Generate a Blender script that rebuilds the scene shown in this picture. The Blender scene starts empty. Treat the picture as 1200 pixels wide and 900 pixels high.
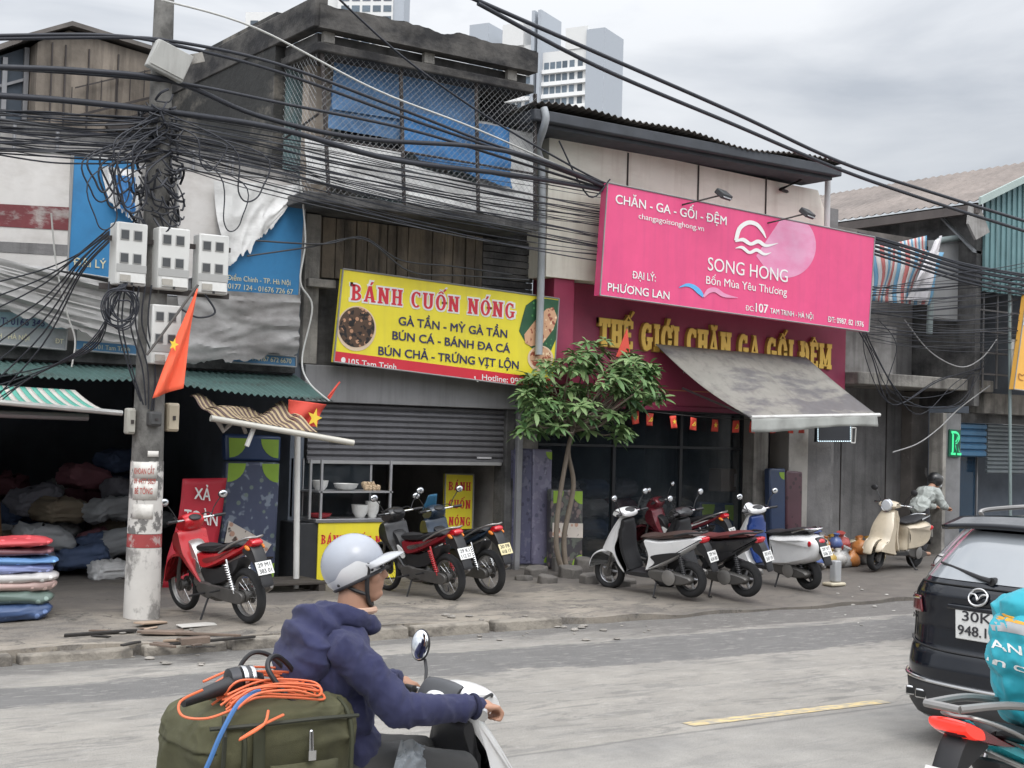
import bpy, bmesh, math, random
from mathutils.bvhtree import BVHTree
from mathutils import Vector as V, Matrix, Euler, noise as NZ
R=math.radians
random.seed(7)
sc=bpy.context.scene
COL=sc.collection
# ------------------------------------------------ camera (street frame: x along the shopfronts, y inward, z up)
FPX=1650.; CAM=V((-11.7133,-16.9462,2.15))
AZ=R(35); PITCH=math.atan(58/FPX); ROLL=R(1.6)
f0=V((0,math.cos(PITCH),math.sin(PITCH))); r0=V((1,0,0)); u0=r0.cross(f0)
r1=math.cos(ROLL)*r0+math.sin(ROLL)*u0; u1=math.cos(ROLL)*u0-math.sin(ROLL)*r0
RZ=Matrix.Rotation(-AZ,3,'Z')
CF,CR,CU=RZ@f0,RZ@r1,RZ@u1
cd=bpy.data.cameras.new('camera'); cam=bpy.data.objects.new('camera',cd); COL.objects.link(cam)
m=Matrix((CR,CU,-CF)).transposed().to_4x4(); m.translation=CAM; cam.matrix_world=m
cd.sensor_width=36; cd.lens=36*FPX/1200; cd.clip_end=3000; cd.clip_start=.05
sc.camera=cam
# ------------------------------------------------ overcast sky
w=bpy.data.worlds.new('World'); sc.world=w; w.use_nodes=True
nt=w.node_tree; N=nt.nodes; L=nt.links
for n_ in list(N): N.remove(n_)
out=N.new('ShaderNodeOutputWorld'); bg=N.new('ShaderNodeBackground'); bg.inputs[1].default_value=.1
sky=N.new('ShaderNodeTexSky'); sky.sky_type='NISHITA'; sky.sun_disc=False
SUN_EL,SUN_AZ=R(52),R(200)
sky.sun_elevation=SUN_EL; sky.sun_rotation=SUN_AZ
tc=N.new('ShaderNodeTexCoord'); sep=N.new('ShaderNodeSeparateXYZ'); L.new(tc.outputs['Generated'],sep.inputs[0])
mp=N.new('ShaderNodeMapping'); mp.inputs['Scale'].default_value=(1.6,1.6,5.5); L.new(tc.outputs['Generated'],mp.inputs[0])
n1=N.new('ShaderNodeTexNoise'); n1.inputs['Scale'].default_value=2.1; n1.inputs['Detail'].default_value=7; n1.inputs['Roughness'].default_value=.52
n1.inputs['Distortion'].default_value=.35; L.new(mp.outputs[0],n1.inputs[0])
cr=N.new('ShaderNodeValToRGB'); L.new(n1.outputs[0],cr.inputs[0])
cr.color_ramp.elements[0].position=.33; cr.color_ramp.elements[0].color=(4.75,5.0,5.4,1)
cr.color_ramp.elements[1].position=.62; cr.color_ramp.elements[1].color=(7.95,8.05,8.2,1)
mr=N.new('ShaderNodeMapRange'); L.new(sep.outputs[2],mr.inputs[0]); mr.inputs[1].default_value=0; mr.inputs[2].default_value=1; mr.inputs[3].default_value=.47; mr.inputs[4].default_value=2.0
# cloud is brighter round the hidden sun, behind the viewer
dt=N.new('ShaderNodeVectorMath'); dt.operation='DOT_PRODUCT'; L.new(tc.outputs['Generated'],dt.inputs[0])
dt.inputs[1].default_value=(math.sin(SUN_AZ)*math.cos(R(35)),math.cos(SUN_AZ)*math.cos(R(35)),math.sin(R(35)))
m2=N.new('ShaderNodeMapRange'); L.new(dt.outputs['Value'],m2.inputs[0]); m2.inputs[1].default_value=-.1; m2.inputs[2].default_value=1; m2.inputs[3].default_value=1; m2.inputs[4].default_value=2.1
m3=N.new('ShaderNodeMath'); m3.operation='MULTIPLY'; L.new(mr.outputs[0],m3.inputs[0]); L.new(m2.outputs[0],m3.inputs[1])
mu=N.new('ShaderNodeVectorMath'); mu.operation='SCALE'; L.new(cr.outputs[0],mu.inputs[0]); L.new(m3.outputs[0],mu.inputs['Scale'])
mx=N.new('ShaderNodeMix'); mx.data_type='RGBA'; mx.inputs[0].default_value=.88
L.new(sky.outputs[0],mx.inputs[6]); L.new(mu.outputs[0],mx.inputs[7]); L.new(mx.outputs[2],bg.inputs[0]); L.new(bg.outputs[0],out.inputs[0])
sd=bpy.data.lights.new('sun','SUN'); sd.energy=.7; sd.angle=R(25); sd.color=(1,.95,.87)
so=bpy.data.objects.new('sun',sd); COL.objects.link(so)
sdir=V((math.sin(SUN_AZ)*math.cos(SUN_EL),math.cos(SUN_AZ)*math.cos(SUN_EL),math.sin(SUN_EL)))
so.rotation_euler=sdir.to_track_quat('Z','Y').to_euler()
vs=sc.view_settings; vs.view_transform='Standard'; vs.look='None'; vs.exposure=.5; vs.gamma=1; vs.use_curve_mapping=False
try:
    sc.cycles.max_bounces=6; sc.cycles.transparent_max_bounces=24; sc.cycles.use_denoising=True
except Exception: pass

# ------------------------------------------------ helpers: photograph sight lines to points on real planes
def ray(px,py): return CF+(px-600)/FPX*CR+(450-py)/FPX*CU
def W(px,py,y=0.): d=ray(px,py); return CAM+d*((y-CAM.y)/d.y)
def G(px,py,z=0.): d=ray(px,py); return CAM+d*((z-CAM.z)/d.z)
def D(px,py,dep): return CAM+ray(px,py)*dep
def depth(p): return (p-CAM).dot(CF)
# ------------------------------------------------ materials
MATS={}
def M(name,col,rough=.75,metal=0,v=.18,sc=2.5,bump=.0,bsc=60,stain=None,ssc=(1,1,1),slo=.5,shi=.7,samt=.8,streak=None,stamt=.5,coat=0,orv=0,alpha=1,trans=0,emit=None,es=1,vor=None,spec=.5,sheen=0):
    if name in MATS: return MATS[name]
    mt=bpy.data.materials.new(name); MATS[name]=mt; mt.use_nodes=True; t=mt.node_tree; n=t.nodes; l=t.links
    b=n['Principled BSDF']; b.inputs['Roughness'].default_value=rough; b.inputs['Metallic'].default_value=metal
    b.inputs['Specular IOR Level'].default_value=spec
    if coat: b.inputs['Coat Weight'].default_value=coat; b.inputs['Coat Roughness'].default_value=.08
    if sheen: b.inputs['Sheen Weight'].default_value=sheen
    if alpha<1: b.inputs['Alpha'].default_value=alpha
    if trans: b.inputs['Transmission Weight'].default_value=trans
    if emit: b.inputs['Emission Color'].default_value=(*emit,1); b.inputs['Emission Strength'].default_value=es
    tcn=n.new('ShaderNodeTexCoord')
    def noise(s,det=5,scale3=None,rgh=.6):
        x=n.new('ShaderNodeTexNoise'); x.inputs['Scale'].default_value=s; x.inputs['Detail'].default_value=det; x.inputs['Roughness'].default_value=rgh
        if scale3:
            q=n.new('ShaderNodeMapping'); q.inputs['Scale'].default_value=scale3; l.new(tcn.outputs['Object'],q.inputs[0]); l.new(q.outputs[0],x.inputs[0])
        else: l.new(tcn.outputs['Object'],x.inputs[0])
        return x.outputs[0]
    def rng(a,lo,hi,o0,o1):
        x=n.new('ShaderNodeMapRange'); l.new(a,x.inputs[0])
        for i,q in enumerate((lo,hi,o0,o1)): x.inputs[i+1].default_value=q
        return x.outputs[0]
    def mix(fac,a,bc):
        x=n.new('ShaderNodeMix'); x.data_type='RGBA'; l.new(fac,x.inputs[0])
        for s,q in ((6,a),(7,bc)):
            if isinstance(q,tuple): x.inputs[s].default_value=(*q,1)
            else: l.new(q,x.inputs[s])
        return x.outputs[2]
    cur=tuple(col)
    if vor:   # printed pattern: second colour in cells
        x=n.new('ShaderNodeTexVoronoi'); x.inputs['Scale'].default_value=vor[1]; l.new(tcn.outputs['Object'],x.inputs[0])
        cur=mix(rng(x.outputs['Distance'],vor[2],vor[2]+.06,1,0),cur,vor[0])
        if len(vor)>3:
            cur=mix(rng(noise(vor[1]*.8,2),vor[5],vor[5]+.04,0,1),cur,vor[4]) if len(vor)>5 else cur
    if stain: cur=mix(rng(noise(1.0,8,ssc,.65),slo,shi,0,samt),cur,stain)
    if streak: cur=mix(rng(noise(1.0,6,(7,7,.55),.6),.48,.72,0,stamt),cur,streak)
    f=rng(noise(sc,8),.25,.75,1-v,1+v)
    if orv:
        oi=n.new('ShaderNodeObjectInfo'); mm=n.new('ShaderNodeMath'); mm.operation='MULTIPLY'; l.new(f,mm.inputs[0]); l.new(rng(oi.outputs['Random'],0,1,1-orv,1+orv),mm.inputs[1]); f=mm.outputs[0]
    sm=n.new('ShaderNodeVectorMath'); sm.operation='SCALE'
    if isinstance(cur,tuple): sm.inputs[0].default_value=cur
    else: l.new(cur,sm.inputs[0])
    l.new(f,sm.inputs['Scale']); l.new(sm.outputs[0],b.inputs['Base Color'])
    if bump:
        bp=n.new('ShaderNodeBump'); bp.inputs['Strength'].default_value=bump; bp.inputs['Distance'].default_value=.02
        l.new(noise(bsc,6),bp.inputs['Height']); l.new(bp.outputs[0],b.inputs['Normal'])
    rr=rng(noise(sc*3,4),.3,.7,max(.02,rough-.08),min(1,rough+.08)); l.new(rr,b.inputs['Roughness'])
    return mt
# ------------------------------------------------ mesh builder
def spline(pts,n=6,closed=False):
    P=[V(p) for p in pts]; o=[]; k=len(P)
    for i in range(k if closed else k-1):
        if closed: a,b,c,d=P[(i-1)%k],P[i],P[(i+1)%k],P[(i+2)%k]
        else: a,b,c,d=P[max(i-1,0)],P[i],P[i+1],P[min(i+2,k-1)]
        for j in range(n):
            t=j/n; o.append(.5*((2*b)+(c-a)*t+(2*a-5*b+4*c-d)*t*t+(3*b-a-3*c+d)*t**3))
    if not closed: o.append(P[-1])
    return o
class MB:
    def __init__(s): s.v=[]; s.f=[]; s.m=[]; s.cm=0
    def add(s,vs,fs):
        o=len(s.v); s.v+=[tuple(a) for a in vs]
        for f in fs: s.f.append([o+i for i in f]); s.m.append(s.cm)
        return s
    def box(s,x0,x1,y0,y1,z0,z1):
        return s.add([(x,y,z) for x in (x0,x1) for y in (y0,y1) for z in (z0,z1)],[(0,1,3,2),(4,6,7,5),(0,4,5,1),(2,3,7,6),(0,2,6,4),(1,5,7,3)])
    def obox(s,c,sz,rot=(0,0,0)):
        q=Euler(rot).to_matrix(); c=V(c); h=[a/2 for a in sz]
        return s.add([c+q@V((x*h[0],y*h[1],z*h[2])) for x in (-1,1) for y in (-1,1) for z in (-1,1)],[(0,1,3,2),(4,6,7,5),(0,4,5,1),(2,3,7,6),(0,2,6,4),(1,5,7,3)])
    def prism(s,pts,d):  # pts 3d loop, extruded by vector d
        k=len(pts); d=V(d); P=[V(p) for p in pts]
        return s.add(P+[p+d for p in P],[tuple(range(k-1,-1,-1)),tuple(range(k,2*k))]+[(i,(i+1)%k,k+(i+1)%k,k+i) for i in range(k)])
    def tube(s,path,r,n=8,caps=True,closed=False):
        P=[V(p) for p in path]; k=len(P); rs=r if isinstance(r,(list,tuple)) else [r]*k
        vs=[]; nrm=None
        for i in range(k):
            if closed: t=P[(i+1)%k]-P[i-1]
            else: t=P[min(i+1,k-1)]-P[max(i-1,0)]
            if t.length<1e-9: t=V((0,0,1))
            t.normalize()
            if nrm is None:
                nrm=t.orthogonal().normalized() if abs(t.z)>.99 else t.cross(V((0,0,1))).normalized()
            else:
                nrm=(nrm-t*nrm.dot(t)); nrm=nrm.normalized() if nrm.length>1e-6 else t.orthogonal().normalized()
            b=t.cross(nrm)
            vs+=[P[i]+(nrm*math.cos(2*math.pi*j/n)+b*math.sin(2*math.pi*j/n))*rs[i] for j in range(n)]
        fs=[(i*n+j,i*n+(j+1)%n,((i+1)%k)*n+(j+1)%n,((i+1)%k)*n+j) for i in range(k if closed else k-1) for j in range(n)]
        if caps and not closed: fs+=[tuple(range(n-1,-1,-1)),tuple(range((k-1)*n,k*n))]
        return s.add(vs,fs)
    def cyl(s,a,b,r,n=16,r2=None): return s.tube([a,b],[r,r if r2 is None else r2],n)
    def lathe(s,prof,c=(0,0,0),axis='z',n=24,rot=None):
        c=V(c); vs=[]
        for r_,h in prof:
            for j in range(n):
                a=2*math.pi*j/n; p=(r_*math.cos(a),r_*math.sin(a),h)
                if axis=='y': p=(p[0],p[2],p[1])
                if axis=='x': p=(p[2],p[0],p[1])
                p=V(p)
                if rot: p=rot@p
                vs.append(c+p)
        k=len(prof); fs=[(i*n+j,i*n+(j+1)%n,(i+1)*n+(j+1)%n,(i+1)*n+j) for i in range(k-1) for j in range(n)]
        fs+=[tuple(range(n-1,-1,-1)),tuple(range((k-1)*n,k*n))]
        return s.add(vs,fs)
    def torus(s,c,Rr,r,axis='y',n=36,k=10,sq=1.):
        c=V(c); pts=[]
        for i in range(n):
            a=2*math.pi*i/n
            for j in range(k):
                b=2*math.pi*j/k; q=Rr+r*math.cos(b); h=r*sq*math.sin(b)
                p=(q*math.cos(a),h,q*math.sin(a)) if axis=='y' else ((q*math.cos(a),q*math.sin(a),h) if axis=='z' else (h,q*math.cos(a),q*math.sin(a)))
                pts.append(c+V(p))
        return s.add(pts,[(i*k+j,i*k+(j+1)%k,((i+1)%n)*k+(j+1)%k,((i+1)%n)*k+j) for i in range(n) for j in range(k)])
    def ell(s,c,r,rot=(0,0,0),n=16,k=10):
        q=Euler(rot).to_matrix(); c=V(c); vs=[]
        for i in range(k+1):
            a=math.pi*i/k
            for j in range(n):
                b=2*math.pi*j/n; vs.append(c+q@V((r[0]*math.sin(a)*math.cos(b),r[1]*math.sin(a)*math.sin(b),r[2]*math.cos(a))))
        return s.add(vs,[(i*n+j,(i+1)*n+j,(i+1)*n+(j+1)%n,i*n+(j+1)%n) for i in range(k) for j in range(n)])
    def cap(s,a,ra,b,rb,n=14):
        a=V(a); b=V(b); d=b-a; s.ell(a,(ra,)*3,n=n,k=8); s.ell(b,(rb,)*3,n=n,k=8)
        if d.length>1e-5: s.tube([a,b],[ra,rb],n)
        return s
    def grid(s,fn,nu,nv,closed_u=False):
        vs=[fn(i/nu,j/nv) for i in range(nu+(0 if closed_u else 1)) for j in range(nv+1)]; w_=nv+1; t=nu if closed_u else nu+1
        return s.add(vs,[(i*w_+j,((i+1)%t)*w_+j,((i+1)%t)*w_+j+1,i*w_+j+1) for i in range(nu) for j in range(nv)])
    def puff(s,pts,hw,ins=.03,n=5,lay=7,y0=0,sharp=False):
        P=[V((p[0],0,p[1])) for p in pts]
        if not sharp: P=spline(P,n,True)
        k=len(P); ar=sum(P[i].x*P[(i+1)%k].z-P[(i+1)%k].x*P[i].z for i in range(k))
        sg=1 if ar>0 else -1; nn=[]
        for i in range(k):
            t=(P[(i+1)%k]-P[i-1]); t=t.normalized() if t.length>1e-9 else V((1,0,0)); nn.append(V((-t.z,0,t.x))*sg)
        vs=[]
        for a in range(lay):
            ph=R(-82+164*a/(lay-1)); d=ins*(1-math.cos(ph))
            for i in range(k):
                h=hw(P[i].x,P[i].z) if callable(hw) else hw
                q=P[i]+nn[i]*d; vs.append((q.x,y0+h*math.sin(ph),q.z))
        fs=[(a*k+i,a*k+(i+1)%k,(a+1)*k+(i+1)%k,(a+1)*k+i) for a in range(lay-1) for i in range(k)]
        fs+=[tuple(range(k-1,-1,-1)),tuple(range((lay-1)*k,lay*k))]
        return s.add(vs,fs)
    def build(s,name,mats,parent=None,smooth=True,bev=0,world=False,auto=40,seg=2,sub=0):
        me=bpy.data.meshes.new(name); vs=s.v
        if world and parent is not None:
            ch=parent; mt=Matrix()
            while ch: mt=ch.matrix_basis@mt; ch=ch.parent
            mi=mt.inverted(); vs=[mi@V(a) for a in vs]
        me.from_pydata([tuple(a) for a in vs],[],s.f)
        if not isinstance(mats,(list,tuple)): mats=[mats]
        for q in mats: me.materials.append(q)
        me.polygons.foreach_set('material_index',s.m)
        b=bmesh.new(); b.from_mesh(me); bmesh.ops.recalc_face_normals(b,faces=b.faces)
        if smooth:
            an=R(auto)
            for e in b.edges: e.smooth=not(len(e.link_faces)==2 and e.calc_face_angle(0)>an)
            for f in b.faces: f.smooth=True
        b.to_mesh(me); b.free()
        o=bpy.data.objects.new(name,me); COL.objects.link(o)
        if parent is not None: o.parent=parent
        if bev:
            md=o.modifiers.new('bevel','BEVEL'); md.width=bev; md.segments=seg; md.limit_method='ANGLE'; md.angle_limit=R(35)
        if sub: md=o.modifiers.new('sub','SUBSURF'); md.levels=sub; md.render_levels=sub
        return o
def tag(o,label=None,cat=None,group=None,kind=None):
    if label: o['label']=label
    if cat: o['category']=cat
    if group: o['group']=group
    if kind: o['kind']=kind
    return o
def thing(name,label,cat,loc=(0,0,0),rz=0,group=None):
    o=bpy.data.objects.new(name,None); COL.objects.link(o); o.empty_display_size=.1
    o.location=loc; o.rotation_euler=(0,0,rz); tag(o,label,cat,group); return o
def kids(o): return [c for c in bpy.data.objects if c.parent==o]
def dup(root,loc,rz,label,group=None):
    r=root.copy(); COL.objects.link(r); r.location=loc; r.rotation_euler=(root.rotation_euler[0],root.rotation_euler[1],rz); r['label']=label
    if group: r['group']=group
    for ch in kids(root):
        c=ch.copy(); COL.objects.link(c); c.parent=r
        for g in kids(ch): d_=g.copy(); COL.objects.link(d_); d_.parent=c
    return r
# ------------------------------------------------ lettering
_tc={}
def glyphs(s,bold=0):
    k=(s,bold)
    if k in _tc: return _tc[k]
    horn=[(i,ch) for i,ch in enumerate(s) if ch in 'ƠơĐ']
    if horn:
        s2=s.replace('Ơ','O').replace('ơ','o').replace('Đ','D'); vs,fs=glyphs(s2,bold); vs=list(vs); fs=list(fs)
        for i,ch in horn:
            xr=max(v[0] for v in glyphs(s2[:i+1])[0]); h=CAPH if ch in 'ƠĐ' else CAPH*.73
            if ch=='Đ':
                xl=xr-(lambda q:max(q)-min(q))([v[0] for v in glyphs('D')[0]]); th=.05*CAPH+bold*.5
                o=len(vs); vs+=[(a,b,.021) for a,b in ((xl-.13*h,.5*h-th),(xl+.42*h,.5*h-th),(xl+.42*h,.5*h+th),(xl-.13*h,.5*h+th))]; fs.append((o,o+1,o+2,o+3)); continue
            o=len(vs); P_=[(xr-.13*h,h*.90),(xr-.03*h,h*.93),(xr+.03*h,h*1.12),(xr-.07*h,h*1.13)]
            vs+=[(a,b,.021) for a,b in P_]; fs.append((o,o+1,o+2,o+3))
        _tc[k]=(vs,fs); return _tc[k]
    c=bpy.data.curves.new('t','FONT'); c.body=s; c.extrude=.02; c.resolution_u=4
    o=bpy.data.objects.new('t',c); COL.objects.link(o); dg=bpy.context.evaluated_depsgraph_get(); dg.update()
    me=o.evaluated_get(dg).to_mesh(); vs=[tuple(v.co) for v in me.vertices]; fs=[tuple(p.vertices) for p in me.polygons]
    o.evaluated_get(dg).to_mesh_clear(); bpy.data.objects.remove(o); bpy.data.curves.remove(c)
    if bold>0:
        n0=len(vs); b0=bold*.55; V2=[];F2=[]
        for q,(dx,dy) in enumerate(((0,0),(b0,b0),(-b0,b0),(b0,-b0),(-b0,-b0))):
            V2+=[(v[0]+dx,v[1]+dy,v[2]+(.0035*q if v[2]>0 else 0)) for v in vs]; F2+=[tuple(i+n0*q for i in f) for f in fs]
        vs,fs=V2,F2
    _tc[k]=(vs,fs); return _tc[k]
CAPH=1; CAPH=max(v[1] for v in glyphs('H')[0])
# slab-serif capitals for the painted and raised letters
def rect(x0,y0,x1,y1): return [(x0,y0),(x1,y0),(x1,y1),(x0,y1)]
def arc(cx,cy,rx,ry,tx,ty,a0,a1,n=10):
    o=[]
    for i in range(n):
        p,q=R(a0+(a1-a0)*i/n),R(a0+(a1-a0)*(i+1)/n)
        o.append([(cx+rx*math.cos(p),cy+ry*math.sin(p)),(cx+rx*math.cos(q),cy+ry*math.sin(q)),(cx+(rx-tx)*math.cos(q),cy+(ry-ty)*math.sin(q)),(cx+(rx-tx)*math.cos(p),cy+(ry-ty)*math.sin(p))])
    return o
def serif_glyph(ch,e=0):
    t=.17; h=.1; sv=.06
    def stem(x,y0=0,y1=1,top=True,bot=True):
        o=[rect(x,y0,x+t,y1)]
        if bot: o.append(rect(x-sv,y0,x+t+sv,y0+h))
        if top: o.append(rect(x-sv,y1-h,x+t+sv,y1))
        return o
    def bar(x0,y0,x1,y1,th):  # slanted
        return [[(x0-th/2,y0),(x0+th/2,y0),(x1+th/2,y1),(x1-th/2,y1)]]
    base=ch; acc=''
    import unicodedata
    if ch!='Đ':
        dn=unicodedata.normalize('NFD',ch); base=dn[0]; acc=dn[1:]
    w_=.62
    if base in 'BĐDU H NMTEIGOCAR1':pass
    if base=='B': P=stem(.06)+arc(.22,.74,.32,.26,.16,.1,-90,90)+arc(.22,.27,.36,.27,.17,.1,-90,90)+[rect(.06,.9,.23,1),rect(.06,0,.23,.1),rect(.2,.46,.28,.56)]
    elif base in 'ĐD':
        P=stem(.06)+arc(.22,.5,.38,.5,.17,.1,-90,90,14)+([rect(-.04,.44,.3,.54)] if base=='Đ' else [])
    elif base=='R': P=stem(.06)+arc(.22,.74,.32,.26,.16,.1,-90,90)+bar(.52,0,.3,.5,.17)+[rect(.2,.48,.3,.57),rect(.4,0,.66,h)]
    elif base=='H': P=stem(.06)+stem(.42)+[rect(.2,.45,.45,.56)]
    elif base=='N': P=stem(.06)+stem(.46,top=True,bot=False)+bar(.54,0,.14,1,.18); w_=.7
    elif base=='M': P=stem(.06)+stem(.66)+bar(.44,.1,.14,1,.15)+bar(.44,.1,.74,1,.15); w_=.9
    elif base=='T': P=stem(.23,top=False)+[rect(.02,.88,.62,1),rect(.02,.76,.1,1),rect(.54,.76,.62,1)]
    elif base=='E': P=stem(.06)+[rect(.06,.9,.54,1),rect(.06,0,.54,.1),rect(.2,.45,.42,.55),rect(.47,.78,.54,1),rect(.47,0,.54,.22)]; w_=.58
    elif base=='I': P=stem(.08); w_=.34
    elif base in 'OƠ': P=arc(.32,.5,.31,.51,.17,.1,0,360,22); w_=.66
    elif base=='C': P=arc(.33,.5,.31,.51,.17,.1,50,310,18)+[rect(.48,.72,.56,.96)]; w_=.6
    elif base=='G': P=arc(.33,.5,.31,.51,.17,.1,50,310,18)+[rect(.44,.08,.6,.45),rect(.36,.38,.66,.46),rect(.48,.72,.56,.96)]; w_=.68
    elif base=='A': P=bar(.1,0,.31,1,.13)+bar(.54,0,.35,1,.18)+[rect(.16,.24,.5,.33),rect(.0,0,.22,h),rect(.42,0,.68,h)]; w_=.68
    elif base=='U': P=stem(.06,y0=.3,bot=False)+stem(.44,y0=.3,bot=False)+arc(.335,.32,.275,.33,.16,.12,180,360,12); w_=.68
    else: P=[]; w_=.3
    cx=w_/2-.01
    for a in acc:
        a=ord(a)
        if a==0x301: P+=[[(cx,1.07),(cx+.1,1.07),(cx+.22,1.27),(cx+.08,1.27)]] if 0x302 not in map(ord,acc) else [[(cx+.12,1.22),(cx+.2,1.2),(cx+.34,1.36),(cx+.22,1.4)]]
        elif a==0x302: P+=[[(cx-.2,1.06),(cx-.08,1.06),(cx+.04,1.22),(cx-.04,1.22)],[(cx+.08,1.06),(cx+.2,1.06),(cx+.04,1.22),(cx-.04,1.22)]]
        elif a==0x306: P+=arc(cx,1.25,.2,.18,.09,.08,190,350,8)
        elif a==0x309: P+=arc(cx,1.2,.1,.09,.06,.05,-60,170,8)
        elif a==0x323: P+=[rect(cx-.07,-.24,cx+.07,-.1)]
        elif a==0x31b: P+=[[(w_-.1,.82),(w_,.82),(w_+.08,1.04),(w_-.03,1.02)]]
    if e:
        Q=[]
        for p in P:
            mx_=sum(a[0] for a in p)/len(p); my_=sum(a[1] for a in p)/len(p)
            Q.append([(a[0]+(e if a[0]>=mx_ else -e),a[1]+(e if a[1]>=my_ else -e)) for a in p])
        P=Q
    return P,w_
def serif(s,e=0,gap=.12,space=.42):
    vs=[];fs=[];x=0; zz=0
    for ch in s:
        if ch==' ': x+=space; continue
        P,w_=serif_glyph(ch,e)
        for p in P:
            zz=(zz+1)%7; o=len(vs); k=len(p); a=zz*.0004
            vs+=[(x+q[0],q[1],-.02) for q in p]+[(x+q[0],q[1],.02+a) for q in p]
            fs+=[tuple(o+k+i for i in range(k))]+[(o+i,o+(i+1)%k,o+k+(i+1)%k,o+k+i) for i in range(k)]
        x+=w_+gap
    return vs,fs,x-gap
def lettering(parent,s,a,b,cap,mat,y=None,bold=0,h=.004,th=.003,up=V((0,0,1)),nrm=None,font='sans',e=0,name='lettering'):
    """a,b: start/end of the baseline in the world; cap: cap height in metres"""
    A,B=V(a),V(b); d=(B-A); ln=d.length; d.normalize()
    if nrm is None: nrm=d.cross(up).normalized()
    upv=V(up).normalized()
    if font=='serif': vs,fs,wd=serif(s,e); ch=1.
    else:
        vs,fs=glyphs(s,bold); xs=[v[0] for v in vs]; x0=min(xs); wd=max(xs)-x0; vs=[(v[0]-x0,v[1],v[2]) for v in vs]; ch=CAPH
    kx=ln/wd; kz=cap/ch
    mb=MB(); mb.add([A+d*(v[0]*kx)+upv*(v[1]*kz)+nrm*(h+v[2]/.02*th) for v in vs],fs)
    return mb.build(name,mat,parent,smooth=False,world=True)
# ------------------------------------------------ organic bodies and cloth: rounded pieces fused into one surface
def crease(me,amp,scl,seed=0,str3=(1,1,1),low=0):
    nn=[tuple(v.normal) for v in me.vertices]; o=V((seed*7.3,seed*3.1,0))
    for v,n_ in zip(me.vertices,nn):
        p=V((v.co.x*str3[0],v.co.y*str3[1],v.co.z*str3[2]))*scl+o; p=p+V((NZ.noise(p*.7),NZ.noise(p*.7+V((5,0,0))),NZ.noise(p*.7+V((0,9,0)))))*.8
        a=NZ.noise(p); b=NZ.noise(p*2.1+V((3,3,3)))
        v.co+=V(n_)*amp*(low*NZ.noise(p*.5)+(1-abs(a))**4+.3*(1-abs(b))**3-.6)
def fuse(name,mb,voxel,mat,parent,it=5,disp=None,world=False,cr=()):
    o=mb.build('tmp',mat,None,smooth=False)
    md=o.modifiers.new('r','REMESH'); md.mode='VOXEL'; md.voxel_size=voxel
    md=o.modifiers.new('s','SMOOTH'); md.factor=.5; md.iterations=it
    if disp:
        for q,(st,scl) in enumerate(disp):
            tx=bpy.data.textures.new(name+'_folds%d'%q,'CLOUDS'); tx.noise_scale=scl; tx.noise_depth=2
            md=o.modifiers.new('d%d'%q,'DISPLACE'); md.texture=tx; md.strength=st; md.mid_level=.5; md.texture_coords='LOCAL'
        md=o.modifiers.new('s2','SMOOTH'); md.factor=.4; md.iterations=2
    dg=bpy.context.evaluated_depsgraph_get(); dg.update()
    me=bpy.data.meshes.new_from_object(o.evaluated_get(dg)); bpy.data.objects.remove(o)
    me.name=name
    for k_,c_ in enumerate(cr): crease(me,*c_); me.update()
    if world and parent is not None: me.transform(parent.matrix_basis.inverted())
    for p in me.polygons: p.use_smooth=True
    if not me.materials: me.materials.append(mat)
    q=bpy.data.objects.new(name,me); COL.objects.link(q)
    if parent is not None: q.parent=parent
    return q
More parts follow.
